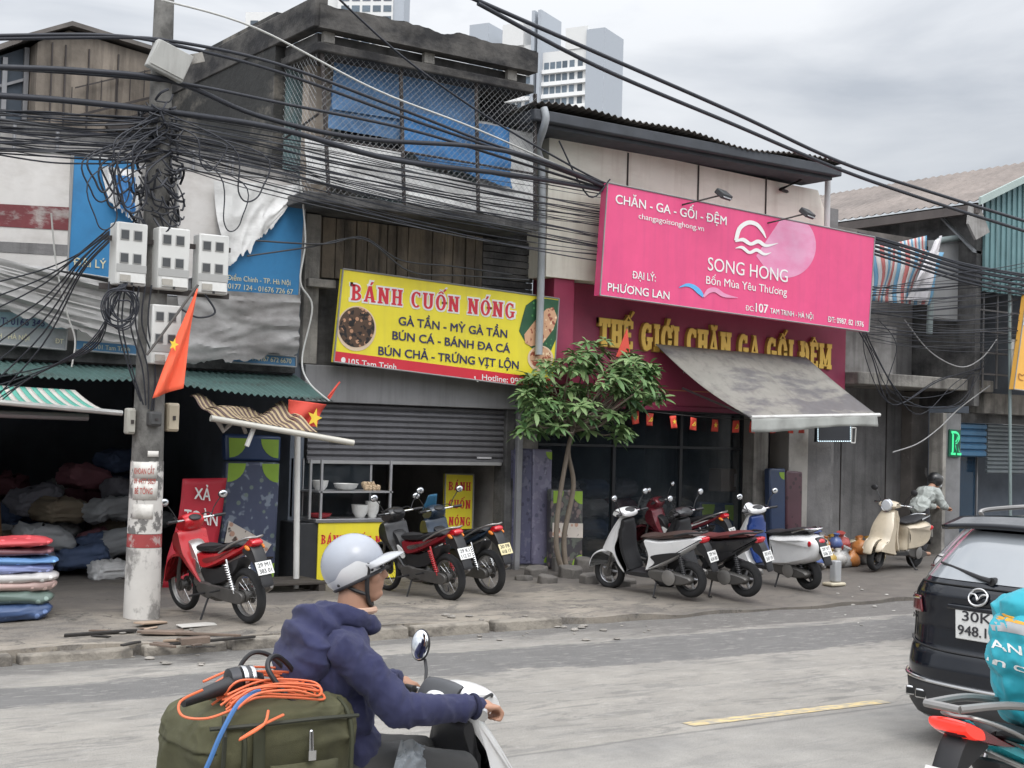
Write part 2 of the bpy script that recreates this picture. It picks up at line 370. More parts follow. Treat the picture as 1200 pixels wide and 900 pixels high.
# ================================================ SETTING: road, kerb, pavement
def ground_mat(name,kind):
    mt=bpy.data.materials.new(name); mt.use_nodes=True; t=mt.node_tree; n=t.nodes; l=t.links; b=n['Principled BSDF']
    tcn=n.new('ShaderNodeTexCoord'); sp=n.new('ShaderNodeSeparateXYZ'); l.new(tcn.outputs['Object'],sp.inputs[0])
    def noise(s3,det=6,rgh=.6,dist=0):
        q=n.new('ShaderNodeMapping'); q.inputs['Scale'].default_value=s3; l.new(tcn.outputs['Object'],q.inputs[0])
        x=n.new('ShaderNodeTexNoise'); x.inputs['Scale'].default_value=1; x.inputs['Detail'].default_value=det; x.inputs['Roughness'].default_value=rgh; x.inputs['Distortion'].default_value=dist
        l.new(q.outputs[0],x.inputs[0]); return x.outputs[0]
    def rng(a,lo,hi,o0,o1):
        x=n.new('ShaderNodeMapRange'); l.new(a,x.inputs[0])
        for i,q in enumerate((lo,hi,o0,o1)): x.inputs[i+1].default_value=q
        return x.outputs[0]
    def math_(op,a,c):
        x=n.new('ShaderNodeMath'); x.operation=op
        for i,q in enumerate((a,c)):
            if isinstance(q,(int,float)): x.inputs[i].default_value=q
            else: l.new(q,x.inputs[i])
        return x.outputs[0]
    def mix(fac,a,c):
        x=n.new('ShaderNodeMix'); x.data_type='RGBA'; l.new(fac,x.inputs[0])
        for s,q in ((6,a),(7,c)):
            if isinstance(q,tuple): x.inputs[s].default_value=(*q,1)
            else: l.new(q,x.inputs[s])
        return x.outputs[2]
    if kind=='road':
        # worn strips along the road: old tar, dusty strips and patches with ragged edges
        rg=math_('ADD',math_('MULTIPLY',math_('SUBTRACT',noise((.55,1.6,1),9,.72,.6),.5),1.5),math_('MULTIPLY',math_('SUBTRACT',noise((3.5,9,1),6,.7,.3),.5),.35))
        yy=math_('ADD',sp.outputs[1],rg); xx=sp.outputs[0]
        c=mix(rng(noise((.35,1.3,1),8,.68,.8),.40,.62,0,1),(.245,.228,.203),(.325,.30,.262))
        c=mix(rng(noise((1.1,5.0,1),9,.75,.9),.52,.57,0,.75),c,(.145,.137,.126))
        c=mix(rng(noise((5,16,1),6,.75,.6),.56,.62,0,.45),c,(.42,.40,.37))
        lo=math_('ADD',-6.15,math_('MULTIPLY',rng(xx,-6.5,-2.5,0,1),-.55))
        dark=math_('MULTIPLY',rng(math_('SUBTRACT',yy,lo),-.05,.05,0,1),rng(yy,-5.42,-5.32,1,0))
        c=mix(dark,c,(.092,.089,.087))
        c=mix(rng(yy,-4.86,-4.72,0,.9),c,(.075,.070,.065))
        br=math_('MULTIPLY',rng(yy,-5.24,-5.12,0,1),rng(xx,-3.5,-.5,0,1)); c=mix(br,c,(.085,.077,.070))
        c=mix(math_('MULTIPLY',rng(noise((4,13,1),7,.75,.5),.55,.6,0,.6),rng(yy,-7.2,-6.4,0,1)),c,(.30,.285,.265))
        near=rng(sp.outputs[1],-9.28,-9.2,1,0); c=mix(math_('MULTIPLY',near,.55),c,(.295,.282,.26))
        seam=math_('MULTIPLY',rng(math_('ADD',sp.outputs[1],math_('MULTIPLY',math_('SUBTRACT',noise((1.2,1,1),5),.5),.12)),-9.27,-9.24,0,1),rng(math_('ADD',sp.outputs[1],math_('MULTIPLY',math_('SUBTRACT',noise((1.2,1,1),5),.5),.12)),-9.23,-9.2,1,0))
        c=mix(math_('MULTIPLY',seam,.7),c,(.08,.078,.075))
        c=mix(rng(noise((150,150,150),2,.6),.42,.62,0,.45),c,(.47,.46,.44)); c=mix(rng(noise((95,95,95),2,.6),.56,.68,0,.6),c,(.08,.078,.075))
        c=mix(math_('MULTIPLY',rng(noise((.5,.35,1),6,.6,.5),.56,.66,0,.5),near),c,(.17,.168,.165))
        rough=.82; bs=140
    else:
        base=mix(rng(noise((.55,.8,1),7,.65,.5),.40,.58,0,1),(.285,.25,.205),(.165,.145,.122))
        c=mix(rng(noise((.75,1.5,1),9,.74,1.3),.515,.555,0,.75),base,(.10,.09,.08)); c=mix(rng(noise((2.4,4.5,1),8,.75,.8),.56,.60,0,.7),c,(.06,.055,.05))
        c=mix(rng(noise((60,60,60),3),.4,.75,0,.4),c,(.36,.345,.32))
        gy=rng(sp.outputs[1],-1.6,.2,0,.75); c=mix(gy,c,(.085,.082,.08)) if kind=='floor' else c
        vo=n.new('ShaderNodeTexVoronoi'); vo.feature='DISTANCE_TO_EDGE'; vo.inputs['Scale'].default_value=.8
        q=n.new('ShaderNodeVectorMath'); q.operation='ADD'; nx=n.new('ShaderNodeTexNoise'); nx.inputs['Scale'].default_value=2.2; nx.inputs['Detail'].default_value=4; l.new(tcn.outputs['Object'],nx.inputs[0]); l.new(nx.outputs[1],q.inputs[0]); l.new(tcn.outputs['Object'],q.inputs[1]); l.new(q.outputs[0],vo.inputs[0])
        dy=math_('ADD',sp.outputs[1],math_('MULTIPLY',math_('SUBTRACT',noise((.9,1.4,1),8,.7,.8),.5),2.4)); c=mix(rng(dy,-2.5,-1.7,0,.72),c,(.105,.095,.088)); ck=math_('MULTIPLY',rng(vo.outputs[0],.0,.016,.85,0),rng(noise((.9,.9,1),3,.5),.5,.58,0,1)); c=mix(ck,c,(.045,.043,.04)); rx=math_('ADD',sp.outputs[0],math_('MULTIPLY',noise((1.2,1.2,1),6),3)); c=mix(rng(rx,.2,3.0,0,.72),c,(.105,.094,.084))
        rough=.8; bs=70
    f=n.new('ShaderNodeVectorMath'); f.operation='SCALE'; l.new(c,f.inputs[0]); l.new(rng(noise((3,3,3),8),.25,.75,*((.74,1.02) if kind=='road' else (.84,1.14))),f.inputs['Scale']); l.new(f.outputs[0],b.inputs['Base Color'])
    b.inputs['Roughness'].default_value=rough
    bp=n.new('ShaderNodeBump'); bp.inputs['Strength'].default_value=.35; bp.inputs['Distance'].default_value=.012; l.new(noise((bs,bs,bs),5),bp.inputs['Height']); l.new(bp.outputs[0],b.inputs['Normal'])
    return mt
road_m=ground_mat('road_surface','road'); walk_m=ground_mat('pavement_concrete','walk')
mb=MB(); mb.add([(-400,-400,0),(600,-400,0),(600,900,0),(-400,900,0)],[(0,1,2,3)])
tag(mb.build('road',road_m,smooth=False),kind='structure')
KY=-4.36
# pavement sheet: uneven, gently rising to the shops, broken down to the road at the right
def pave_z(x,y):
    t=(y-KY)/(-KY); z=.115+.05*max(0,min(1,t))
    z+=.012*math.sin(x*1.7+y*2.3)+.009*math.sin(x*3.9-y*1.3)
    dip=max(0,min(1,(x+3.2)/3.0)) ; edge=max(0,min(1,(y-KY)/1.3))
    return z-(1-edge)*dip*.085
mb=MB()
def pf(a,b_):
    x=-14+30*a; y=KY+.14+(-KY+.5-.14)*b_
    if b_==0: y+=(.05*math.sin(x*2.1)+.04*math.sin(x*5.3))*max(0,min(1,(x+4)/2))
    return (x,y,pave_z(x,y))
mb.grid(pf,150,26)
mb.box(-60,-14,KY+.14,1,-.2,.13); mb.box(16,60,KY+.14,2,-.2,.13)
# skirt down the edge
mb.grid(lambda a,b_:(-14+30*a,pf(a,0)[1],-.05+(pf(a,0)[2]+.05)*b_),150,1)
tag(mb.build('pavement',walk_m,auto=60),kind='structure')
kerb_m=M('kerb_concrete',(.29,.262,.222),.9,v=.22,bump=.8,bsc=25,stain=(.09,.08,.07),ssc=(2.2,2.2,4),slo=.44,shi=.6)
mb=MB(); x=-14.5; rk=random.Random(3)
while x<-3.0:
    l_=rk.uniform(.75,1.05); j=rk.uniform(-.012,.012); g=rk.uniform(.015,.07) if rk.random()>.3 else .1
    z1=.105+rk.uniform(-.025,.012)
    a=[(x,KY+j,-.05),(x+l_,KY+j*.3,-.05),(x+l_,KY+.16,-.05),(x,KY+.16,-.05)]
    t_=[(x+.01,KY+.02+j,z1),(x+l_-.01,KY+.02+j*.3,z1-.006),(x+l_,KY+.17,z1+.004),(x,KY+.17,z1)]
    mb.add(a+t_,[(4,5,6,7),(0,1,5,4),(1,2,6,5),(3,0,4,7),(2,3,7,6)]); x+=l_+g
tag(mb.build('kerb',kerb_m,bev=.018,smooth=True),kind='structure')
line_m=M('worn_yellow_paint',(.60,.47,.24),.85,v=.15,stain=(.3,.285,.26),ssc=(7,22,1),slo=.44,shi=.56,samt=.85)
mb=MB()
for i in range(0,5):
    x0=-4.46+i*4.4
    mb.add([(x0,-9.08,.004),(x0+2.15,-9.14,.004),(x0+2.15,-9.0,.004),(x0,-8.94,.004)],[(0,1,2,3)])
tag(mb.build('road_marking',line_m,smooth=False),kind='structure')
# ================================================ BUILDINGS
soot=(.022,.022,.024)
conc_dark=M('sooty_concrete',(.13,.127,.125),.85,v=.25,bump=.5,bsc=25,stain=soot,ssc=(1.1,1.1,1.6),slo=.4,shi=.62,samt=.9,streak=(.03,.03,.03),stamt=.7)
conc_mid=M('grey_concrete',(.20,.195,.195),.85,v=.2,bump=.4,bsc=25,stain=(.10,.098,.098),ssc=(.9,.9,1.2),slo=.42,shi=.66,streak=(.05,.05,.05),stamt=.5)
conc_lt=M('pale_concrete',(.3,.285,.26),.85,v=.2,bump=.4,bsc=25,stain=(.1,.095,.09),ssc=(1.5,1.5,2),slo=.46,shi=.66,streak=(.07,.065,.06),stamt=.75)
moss=M('mossy_render',(.26,.235,.2),.9,v=.25,bump=.6,bsc=12,stain=(.025,.026,.026),ssc=(.55,.55,.9),slo=.36,shi=.5,samt=.97,streak=(.03,.03,.03),stamt=.7)
parapet_m=M('blackened_parapet',(.085,.08,.075),.9,v=.35,bump=.7,bsc=14,stain=(.016,.016,.018),ssc=(1.3,1.3,2.4),slo=.42,shi=.58,samt=.9)
inner=M('dim_interior',(.13,.15,.18),.9,v=.2)  # bluish tint puts the navy cast of indoor shade into the colour
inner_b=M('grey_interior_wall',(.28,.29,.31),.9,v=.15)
tile_w=M('white_wall_tiles',(.55,.54,.52),.5,v=.08)
dusty=M('dusty_grey_wall',(.31,.3,.29),.85,v=.15,stain=(.14,.13,.12),ssc=(1,1,1.6),slo=.45,shi=.65,streak=(.09,.085,.08),stamt=.7)
steel=M('grey_steel_tube',(.25,.25,.26),.5,metal=.6,v=.2)
steel_d=M('dark_rusty_steel',(.06,.052,.05),.7,metal=.4,v=.3)
green_sheet=M('green_roof_sheet',(.075,.135,.125),.55,v=.2,stain=(.05,.05,.045),ssc=(1,4,1),slo=.5,shi=.7,bump=.1)
rust_sheet=M('weathered_roof_sheet',(.14,.125,.115),.75,v=.3,stain=(.05,.045,.04),ssc=(1,2,1),slo=.42,shi=.62)
under=M('roof_underside',(.06,.065,.075),.85,v=.25)
purple=M('magenta_cladding',(.30,.04,.088),.5,v=.1,stain=(.14,.025,.06),ssc=(.8,.8,.9),slo=.5,shi=.75,samt=.6)
cream=M('cream_wall_panel',(.80,.77,.68),.7,v=.05,stain=(.5,.45,.37),ssc=(.5,.5,1.6),slo=.55,shi=.75,samt=.5,streak=(.45,.38,.3),stamt=.3)
glass_m=M('dark_shop_glass',(.03,.04,.05),.04,v=0,alpha=.3,spec=.6)
shut_m=M('grey_roller_shutter',(.13,.13,.14),.5,metal=.25,v=.15,streak=(.07,.07,.07),stamt=.4)
wood_m=M('weathered_boards',(.23,.19,.145),.85,v=.3,stain=(.06,.055,.05),ssc=(3,3,.8),slo=.42,shi=.64,streak=(.05,.045,.04),stamt=.85,bump=.4,bsc=20)
blue_tarp=M('faded_blue_tarp',(.11,.23,.42),.65,v=.2,stain=(.06,.12,.22),ssc=(1,1,1.4),slo=.42,shi=.65)
blue_bright=M('bright_blue_tarp',(.045,.19,.44),.65,v=.25,stain=(.04,.10,.2),ssc=(1.5,1.5,2),slo=.5,shi=.7)
white_tarp=M('dirty_white_tarp',(.72,.72,.71),.7,v=.12,stain=(.28,.27,.26),ssc=(1.2,1.2,2.4),slo=.46,shi=.68,samt=.7)
dark_m=M('opening_shade',(.012,.013,.016),.9,v=0)  # near-black for solid panels that stand in for the shade inside openings
white_paint=M('white_painted_metal',(.62,.62,.6),.45,v=.1,stain=(.3,.28,.25),ssc=(3,3,1),slo=.5,shi=.7,samt=.5)
def cloth(mb,A,B,Cc,Dd,amp=.03,nu=44,nv=30,fr=(3,1.5),seed=0,nrm=V((0,-1,0)),drape=0,rag=0,bottom=None):
    """sheet between corners A(top left) B(top right) C(bottom right) D(bottom left) with folds and thickness"""
    A,B,Cc,Dd=map(V,(A,B,Cc,Dd)); rr=random.Random(seed); ph=[rr.uniform(0,6) for _ in range(6)]
    def fn(u,v,o=0):
        p=A.lerp(B,u).lerp(Dd.lerp(Cc,u),v)
        q=V((u*fr[0],v*fr[1],seed*1.7)); q=q+V((NZ.noise(q),NZ.noise(q+V((4,4,4))),0))*.7
        k=amp*(2.2*NZ.noise(q)+.9*(1-abs(NZ.noise(q*1.4)))**3+.3*NZ.noise(q*3.1))
        p=p+nrm*(k+o)-V((0,0,1))*drape*4*u*(1-u)*(.4+.6*v)
        if rag and v==1: p=p+V((0,0,1))*rag*2.2*(NZ.noise(V((u*9,ph[3],0)))+.5*NZ.noise(V((u*27,ph[4],0))))
        return p
    mb.grid(lambda u,v:fn(u,v,.003),nu,nv); mb.grid(lambda u,v:fn(u,v,-.003),nu,nv)
def corr_sheet(mb,fn,nu,nv,pitch,amp,length,n_up=V((0,0,1))):
    k=int(length/pitch*6)
    mb.grid(lambda u,v:fn(u,v)+n_up*amp*math.sin(u*length/pitch*6.283),k,nv); mb.grid(lambda u,v:fn(u,v)+n_up*(amp*math.sin(u*length/pitch*6.283)-.006),k,nv)
# ---------- left shop
A_=thing('shophouse','open fronted shop at the left with green corrugated canopy and torn blue and white signs','shophouse',(-6.5,2.5,0))
def P(name,mb,mat,root,**k): return mb.build(name,mat,root,world=True,**k)
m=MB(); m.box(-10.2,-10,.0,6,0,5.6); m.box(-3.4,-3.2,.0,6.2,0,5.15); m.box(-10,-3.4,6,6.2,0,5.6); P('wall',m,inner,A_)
m=MB(); m.box(-10,-3.4,.004,6,.1,.172); P('floor',m,walk_m,A_)
m=MB(); m.box(-10.2,-3.42,-.12,.15,2.86,3.12); P('beam',m,conc_dark,A_,bev=.01)
m=MB(); m.box(-10.2,-3.405,.15,6,2.95,3.1); P('ceiling',m,inner,A_)
m=MB(); m.box(-10.2,-3.41,.02,.2,3.123,5.55); P('upper_wall',m,dusty,A_)
m=MB(); m.box(-10.3,-3.76,.02,6.2,5.553,5.68); P('flat_roof',m,conc_dark,A_)
m=MB()
corr_sheet(m,lambda u,v:V((-10.2+6.85*u,.0-1.05*v-.06*math.sin(u*9)*v,2.84-(.2+.16*max(0,(u-.62)/.38))*v+.015*math.sin(u*21)*v)),0,4,.085,.014,6.85)
P('canopy',m,green_sheet,A_)
m=MB()
for x in (-7.16,-6.66,-4.95,-4.5,-4.42): m.tube([(x,-.16,3.1),(x,-.16,5.6)],.022,8)
for z in (3.75,4.5,5.3): m.tube([(-10,-.13,z),(-3.5,-.13,z)],.016,6)
P('sign_frame',m,steel,A_)
m=MB(); m.tube([W(347,690,-.95),W(349,478,-.95)],.038,10); P('canopy_post',m,white_paint,A_)
# hanging flag of left shop etc. come later
# ---------- brown shed behind
S_=thing('rooftop_shed','stained brown board shed with stair rail behind the left shop roof','shed',(-4.7,4.2,5.68))
brown=M('stained_brown_boards',(.235,.2,.165),.85,v=.25,stain=(.1,.085,.07),ssc=(1.2,1.2,.7),slo=.4,shi=.65,streak=(.06,.05,.042),stamt=.8,bump=.3,bsc=14)
m=MB(); m.prism([(-5.75,4.0,5.7),(-3.95,4.0,5.7),(-3.95,4.0,7.82),(-5.3,4.0,7.98),(-5.75,4.0,7.72)],(0,2.2,0)); P('wall',m,brown,S_)
m=MB(); m.prism([(-5.95,3.85,7.72),(-5.3,3.85,8.02),(-3.85,3.85,7.86),(-3.85,3.85,7.92),(-5.3,3.85,8.09),(-5.95,3.85,7.78)],(0,2.5,0)); P('roof',m,rust_sheet,S_)
m=MB(); m.obox((-4.55,3.92,6.95),(1.7,.03,.035),(0,R(-22),0)); m.obox((-4.5,3.92,7.4),(1.5,.02,.02),(0,R(-22),0))
for i in range(7): m.box(-5.25+i*.22,-5.24+i*.22,3.91,3.93,6.7+i*.089,7.12+i*.089)
m.obox((-4.2,3.9,6.8),(1.1,.1,.16),(0,R(-24),0)); P('stair_rail',m,steel_d,S_)
m=MB()
for x in (-5.55,-5.35,-5.0,-4.55): m.box(x,x+.02,3.97,3.996,5.8,7.75)
P('joint_cover',m,steel_d,S_)
S2=thing('rooftop_shed','dark gabled metal shed with pale posts at the far left above the shop','shed',(-6.4,4.6,5.68))
m=MB(); m.prism([(-7.4,4.4,5.7),(-5.8,4.4,5.7),(-5.8,4.4,7.72),(-6.6,4.4,7.3),(-7.4,4.4,7.0)],(0,2,0)); P('wall',m,M('dark_blue_sheet',(.04,.055,.075),.6,v=.3),S2)
m=MB(); m.prism([(-7.5,4.2,7.0),(-6.6,4.2,7.36),(-5.7,4.2,7.86),(-5.7,4.2,7.94),(-6.6,4.2,7.45),(-7.5,4.2,7.1)],(0,2.3,0)); P('roof',m,rust_sheet,S2)
for x,z in ((-6.15,7.5),(-5.84,7.7)):
    m=MB(); m.box(x,x+.07,4.33,4.39,5.7,z); P('post',m,steel,S2)
m=MB(); m.obox((-5.98,4.36,7.15),(.42,.03,.04),(0,R(-24),0)); P('brace',m,steel,S2)
# ---------- middle shop: chain link balcony over a roller shutter
B_=thing('shophouse','blackened two storey shophouse with chain link balcony above a half open roller shutter','shophouse',(-1.6,2.5,0))
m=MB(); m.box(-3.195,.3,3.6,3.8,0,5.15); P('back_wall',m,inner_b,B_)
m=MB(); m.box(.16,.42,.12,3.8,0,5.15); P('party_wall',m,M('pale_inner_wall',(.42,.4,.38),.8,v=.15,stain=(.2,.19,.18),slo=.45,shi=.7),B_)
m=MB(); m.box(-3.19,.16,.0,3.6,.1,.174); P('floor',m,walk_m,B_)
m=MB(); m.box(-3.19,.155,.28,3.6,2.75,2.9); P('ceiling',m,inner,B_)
m=MB(); m.box(-3.28,.2,-.14,.24,2.5,2.99); P('shutter_box',m,M('grey_painted_box',(.2,.2,.205),.6,v=.12,streak=(.1,.1,.1),stamt=.5),B_,bev=.01)
m=MB(); z=2.497
while z>1.74:
    m.prism([(-3.16,.0,z),(-3.16,-.03,z-.022),(-3.16,-.033,z-.05),(-3.16,-.004,z-.078)],(3.17,0,0)); z-=.08
P('roller_shutter',m,shut_m,B_,auto=25)
m=MB(); m.box(-3.14,-.01,-.03,.02,1.675,1.735); P('shutter_bottom_rail',m,M('bright_rail',(.42,.42,.42),.4,metal=.5,v=.1),B_,bev=.006)
m=MB(); m.box(-.45,-.2,-.036,-.03,1.775,1.8); P('shutter_sticker',m,M('grey_sticker',(.5,.5,.52),.5),B_)
m=MB(); m.box(.01,.16,-.1,.2,.1,2.5); P('door_post',m,conc_dark,B_,bev=.01)
m=MB(); m.box(.18,.27,-.16,.1,.1,2.5); P('shutter_track',m,M('grey_track',(.3,.3,.31),.5,metal=.3,v=.15,stain=(.12,.11,.1),slo=.5,shi=.66),B_,bev=.008)
m=MB(); m.box(.29,.62,-.06,.12,.1,3.2); P('pillar',m,conc_lt,B_,bev=.012)
m=MB(); m.box(-3.19,.42,.1,.3,2.993,5.149); P('upper_wall',m,conc_dark,B_)
m=MB(); x=-3.18; rk=random.Random(5)
while x<-.42:
    w_=rk.uniform(.13,.21); m.box(x,x+w_-.012,.04+rk.uniform(-.015,.015),.09,4.15+rk.uniform(-.05,.04),5.0); x+=w_
P('board_cladding',m,wood_m,B_,bev=.004)
m=MB()
for i in range(8): m.box(-.4,.5,.03+.01*(i%2),.09,4.2+i*.1,4.29+i*.1)
P('louvre_panel',m,conc_dark,B_,bev=.004)
m=MB(); m.box(-3.3,-2.9,-.2,.09,4.02,4.13); m.box(-3.32,-3.1,-.1,.1,3.0,5.0); P('side_pilaster',m,conc_lt,B_,bev=.01)
# balcony
m=MB(); m.box(-3.72,-.1,-.92,.1,5.02,5.15); P('balcony_slab',m,conc_dark,B_,bev=.015)
m=MB(); m.box(-3.76,-3.6,.1,6,5.0,7.66); P('side_wall',m,moss,B_)
m=MB(); m.box(-3.6,.1,.12,.3,5.15,6.95); P('room_wall',m,M('faded_teal_wall',(.16,.26,.27),.8,v=.2,stain=(.32,.27,.23),ssc=(1.5,1.5,.6),slo=.5,shi=.6),B_)
m=MB(); m.box(-3.68,-.30,-1.0,.3,6.93,7.05); P('eave_slab',m,parapet_m,B_,bev=.02)
m=MB(); rk=random.Random(8)
def par(a,b_):  # ragged parapet
    return a
nu=70
def pt(x): return 7.5+.05*NZ.noise(V((x*2.2,0,0)))+.03*NZ.noise(V((x*7,1,0)))-.05*max(0,1-abs(x+1.9)/.25)
for yy,zf in ((-1.09,0),(-.86,0)):
    m.grid(lambda u,v:V((-3.72+3.40*u,yy+.012*NZ.noise(V((u*30,v*4,yy))),7.2+(pt(-3.72+3.40*u)-7.2)*v)),nu,5)
m.grid(lambda u,v:V((-3.72+3.40*u,-1.09+.23*v,pt(-3.72+3.40*u)+(.012*NZ.noise(V((u*40,v*3,0))) if 0<v<1 else 0))),nu,3)
m.grid(lambda u,v:V((-3.72+3.40*u,-1.09+.23*v,7.2)),nu,1)
m.grid(lambda u,v:V((-3.72,-1.09+.23*u,7.2+(pt(-3.72)-7.2)*v)),1,1); m.grid(lambda u,v:V((-.32,-1.09+.23*u,7.2+(pt(-.32)-7.2)*v)),1,1)
P('parapet',m,parapet_m,B_)
m=MB(); m.box(-3.78,-3.6,-1.07,6,7.21,7.6); P('side_parapet',m,parapet_m,B_,bev=.015)
m=MB(); m.box(-3.62,-.34,-.84,6,7.08,7.2); P('roof_slab',m,conc_dark,B_)
for x in (-3.6,-2.1,-.75): m=MB(); m.box(x,x+.16,-.98,-.9,7.053,7.2); P('parapet_block',m,conc_lt,B_,bev=.01)
m=MB(); m.box(-.72,-.1,-.3,-.26,5.9,6.92); P('doorway',m,dark_m,B_)
# posts of the cage
for (xa,xb) in ((-3.58,-3.42),(-2.42,-2.3),(-1.22,-1.12),(-.22,-.16)):
    m=MB(); m.tube([(xa,-.9,6.95),(xb,-.9,5.13)],.028,8); P('cage_post',m,steel_d,B_)
m=MB(); m.tube([(-3.62,-.9,5.85),(-.2,-.9,5.82)],.016,6); m.tube([(-3.66,-.05,5.95),(-3.6,-.9,6.15)],.016,6); P('cage_rail',m,steel_d,B_)
# chain link: crossing wires clipped to the two faces of the cage
def chain(m,O,U,Vv,w_,h,p=.09,r=.0019):
    U=V(U);Vv=V(Vv);O=V(O); nn=U.cross(Vv)
    k=int((w_+h)/p)+1
    for i in range(k):
        c=i*p
        a0=max(0,c-h); a1=min(w_,c)
        if a1-a0>.02:
            m.tube([O+U*a0+Vv*(c-a0)+nn*.004,O+U*a1+Vv*(c-a1)+nn*.004],r,4,caps=False)
            m.tube([O+U*a0+Vv*(h-(c-a0))-nn*.004,O+U*a1+Vv*(h-(c-a1))-nn*.004],r,4,caps=False)
wire_m=M('galvanised_wire',(.36,.37,.38),.5,metal=.5,v=.15)
m=MB(); chain(m,(-3.58,-.93,5.15),(1,0,0),(0,0,1),3.38,1.8); P('chain_link_mesh',m,wire_m,B_)
m=MB(); chain(m,(-3.64,-.9,5.15),(0,1,0),(0,0,1),.95,1.8); P('chain_link_mesh',m,wire_m,B_)
# tarps behind the mesh
def Wt(px,py,y): return W(px,py,y)
m=MB(); cloth(m,Wt(392,62,-.6),Wt(556,92,-.6),Wt(556,152,-.6),Wt(388,128,-.6),.02,44,30,seed=1); tag(P('tarp',m,blue_tarp,B_),'dull slate blue upper tarp')
m=MB(); cloth(m,Wt(388,108,-.55),Wt(480,125,-.55),Wt(474,165,-.55),Wt(384,150,-.55),.02,44,30,seed=2); P('tarp',m,blue_tarp,B_)
m=MB(); cloth(m,Wt(470,130,-.62),Wt(596,150,-.62),Wt(598,222,-.62),Wt(470,178,-.62),.03,44,30,seed=3,rag=.02); tag(P('tarp',m,blue_bright,B_),'bright blue lower tarp')
m=MB(); cloth(m,Wt(356,158,-.7),Wt(470,178,-.7),Wt(480,236,-.7),Wt(360,214,-.7),.03,44,30,seed=4); cloth(m,Wt(470,190,-.72),Wt(628,236,-.72),Wt(628,262,-.72),Wt(474,240,-.72),.02,44,30,seed=5)
cloth(m,Wt(556,140,-.52),Wt(626,158,-.52),Wt(628,240,-.52),Wt(560,225,-.52),.04,44,30,seed=6); tag(P('tarp',m,white_tarp,B_),'dirty white lower tarp')
m=MB(); m.box(-3.0,-2.0,-.42,-.38,5.5,6.1); P('window_opening',m,dark_m,B_)
m=MB(); m.box(-3.45,-3.1,-.3,-.12,5.15,6.93); P('corner_column',m,M('peeling_column',(.42,.36,.3),.85,v=.2,stain=(.2,.16,.13),slo=.45,shi=.6),B_)
# ---------- pink bedding shop
C_=thing('shophouse','bedding shop with magenta front, cream upper wall and overhanging dark sheet roof','shophouse',(3.8,2.5,0))
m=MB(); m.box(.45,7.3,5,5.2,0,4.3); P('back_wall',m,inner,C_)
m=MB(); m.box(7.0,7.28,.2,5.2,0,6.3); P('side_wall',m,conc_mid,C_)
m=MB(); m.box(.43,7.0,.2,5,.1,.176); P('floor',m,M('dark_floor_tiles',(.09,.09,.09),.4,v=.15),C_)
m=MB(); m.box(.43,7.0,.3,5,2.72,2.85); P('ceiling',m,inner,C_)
m=MB(); m.box(1.0,7.2,-.1,.2,2.62,4.45); P('fascia',m,purple,C_)
m=MB(); m.box(.98,7.22,-.13,.0,2.58,2.66); P('fascia_trim',m,M('dark_magenta_trim',(.2,.02,.06),.5,v=.1),C_,bev=.008)
m=MB(); m.box(.62,.995,-.35,.2,2.9,4.95); P('side_panel',m,purple,C_,bev=.01)
m=MB(); m.prism([(.42,-.4,4.46),(6.5,-.4,4.46),(6.46,-.4,5.75),(6.1,-.4,6.42),(.42,-.4,6.56)],(0,.55,0)); P('upper_wall',m,cream,C_)
for x in (1.9,3.35,4.85): m=MB(); m.box(x,x+.02,-.42,-.402,4.47,6.48); P('panel_joint',m,steel_d,C_)
m=MB()
corr_sheet(m,lambda u,v:V((-.35+6.4*u,-1.05+5*v,6.79+.05*math.sin(u*7)-.35*v+.03*math.sin(u*17)*(1-v))),0,5,.12,.02,6.4); P('sheet_roof',m,rust_sheet,C_)
m=MB(); m.box(-.3,6.0,-1.02,.1,6.56,6.72); P('eave_box',m,under,C_,bev=.02)
m=MB(); m.box(-.2,5.9,-.9,-.2,6.5,6.556); P('eave_batten',m,under,C_,bev=.01)
m=MB(); m.tube(spline([(-.15,-1.02,6.74),(-.13,-1.05,6.6),(-.1,-.95,6.45),(.05,-.62,6.25),(.22,-.5,6.0),(.26,-.5,5.0),(.26,-.5,3.3)],6),.055,12); P('downpipe',m,M('grey_pvc_pipe',(.34,.36,.38),.5,v=.12),C_)
m=MB(); p_=W(970,215,-.62); m.tube([(p_.x,-.62,6.6),(p_.x,-.62,5.0)],.05,12); P('downpipe',m,M('pale_pvc_pipe',(.5,.5,.5),.5,v=.12),C_)
m=MB(); m.tube([(5.6,-.6,6.55),(5.1,-.5,6.3),(6.5,.1,6.35)],.03,6); P('roof_strut',m,steel_d,C_)
m=MB(); m.box(5.12,5.46,.0,.5,.1,2.6); P('pillar',m,conc_lt,C_,bev=.012)
m=MB(); m.box(5.93,6.4,-.02,.5,.1,2.6); P('pillar',m,M('pale_pillar',(.42,.4,.37),.8,v=.12,stain=(.2,.19,.17),slo=.48,shi=.66),C_,bev=.012)
m=MB(); m.box(5.47,5.92,.42,.5,.1,2.6); P('door_panel',m,M('dark_door',(.07,.07,.08),.6,v=.2),C_)
m=MB(); m.box(6.41,7.0,.0,.22,.1,2.6); P('end_wall',m,conc_mid,C_)
# shopfront glass with frame
m=MB()
for (a,b_) in ((.66,2.3),(2.36,3.7),(3.76,5.1)): m.box(a,b_,.28,.288,.22,2.56)
P('shop_window',m,glass_m,C_)
m=MB()
for x in (.63,2.3,3.7,5.1): m.box(x,x+.06,.25,.32,.16,2.6)
m.box(.63,5.12,.252,.318,2.56,2.615); m.box(.63,5.12,.252,.318,.15,.22); m.box(.63,5.12,.254,.316,1.98,2.02)
P('window_frame',m,M('black_aluminium',(.03,.032,.036),.4,metal=.4),C_)
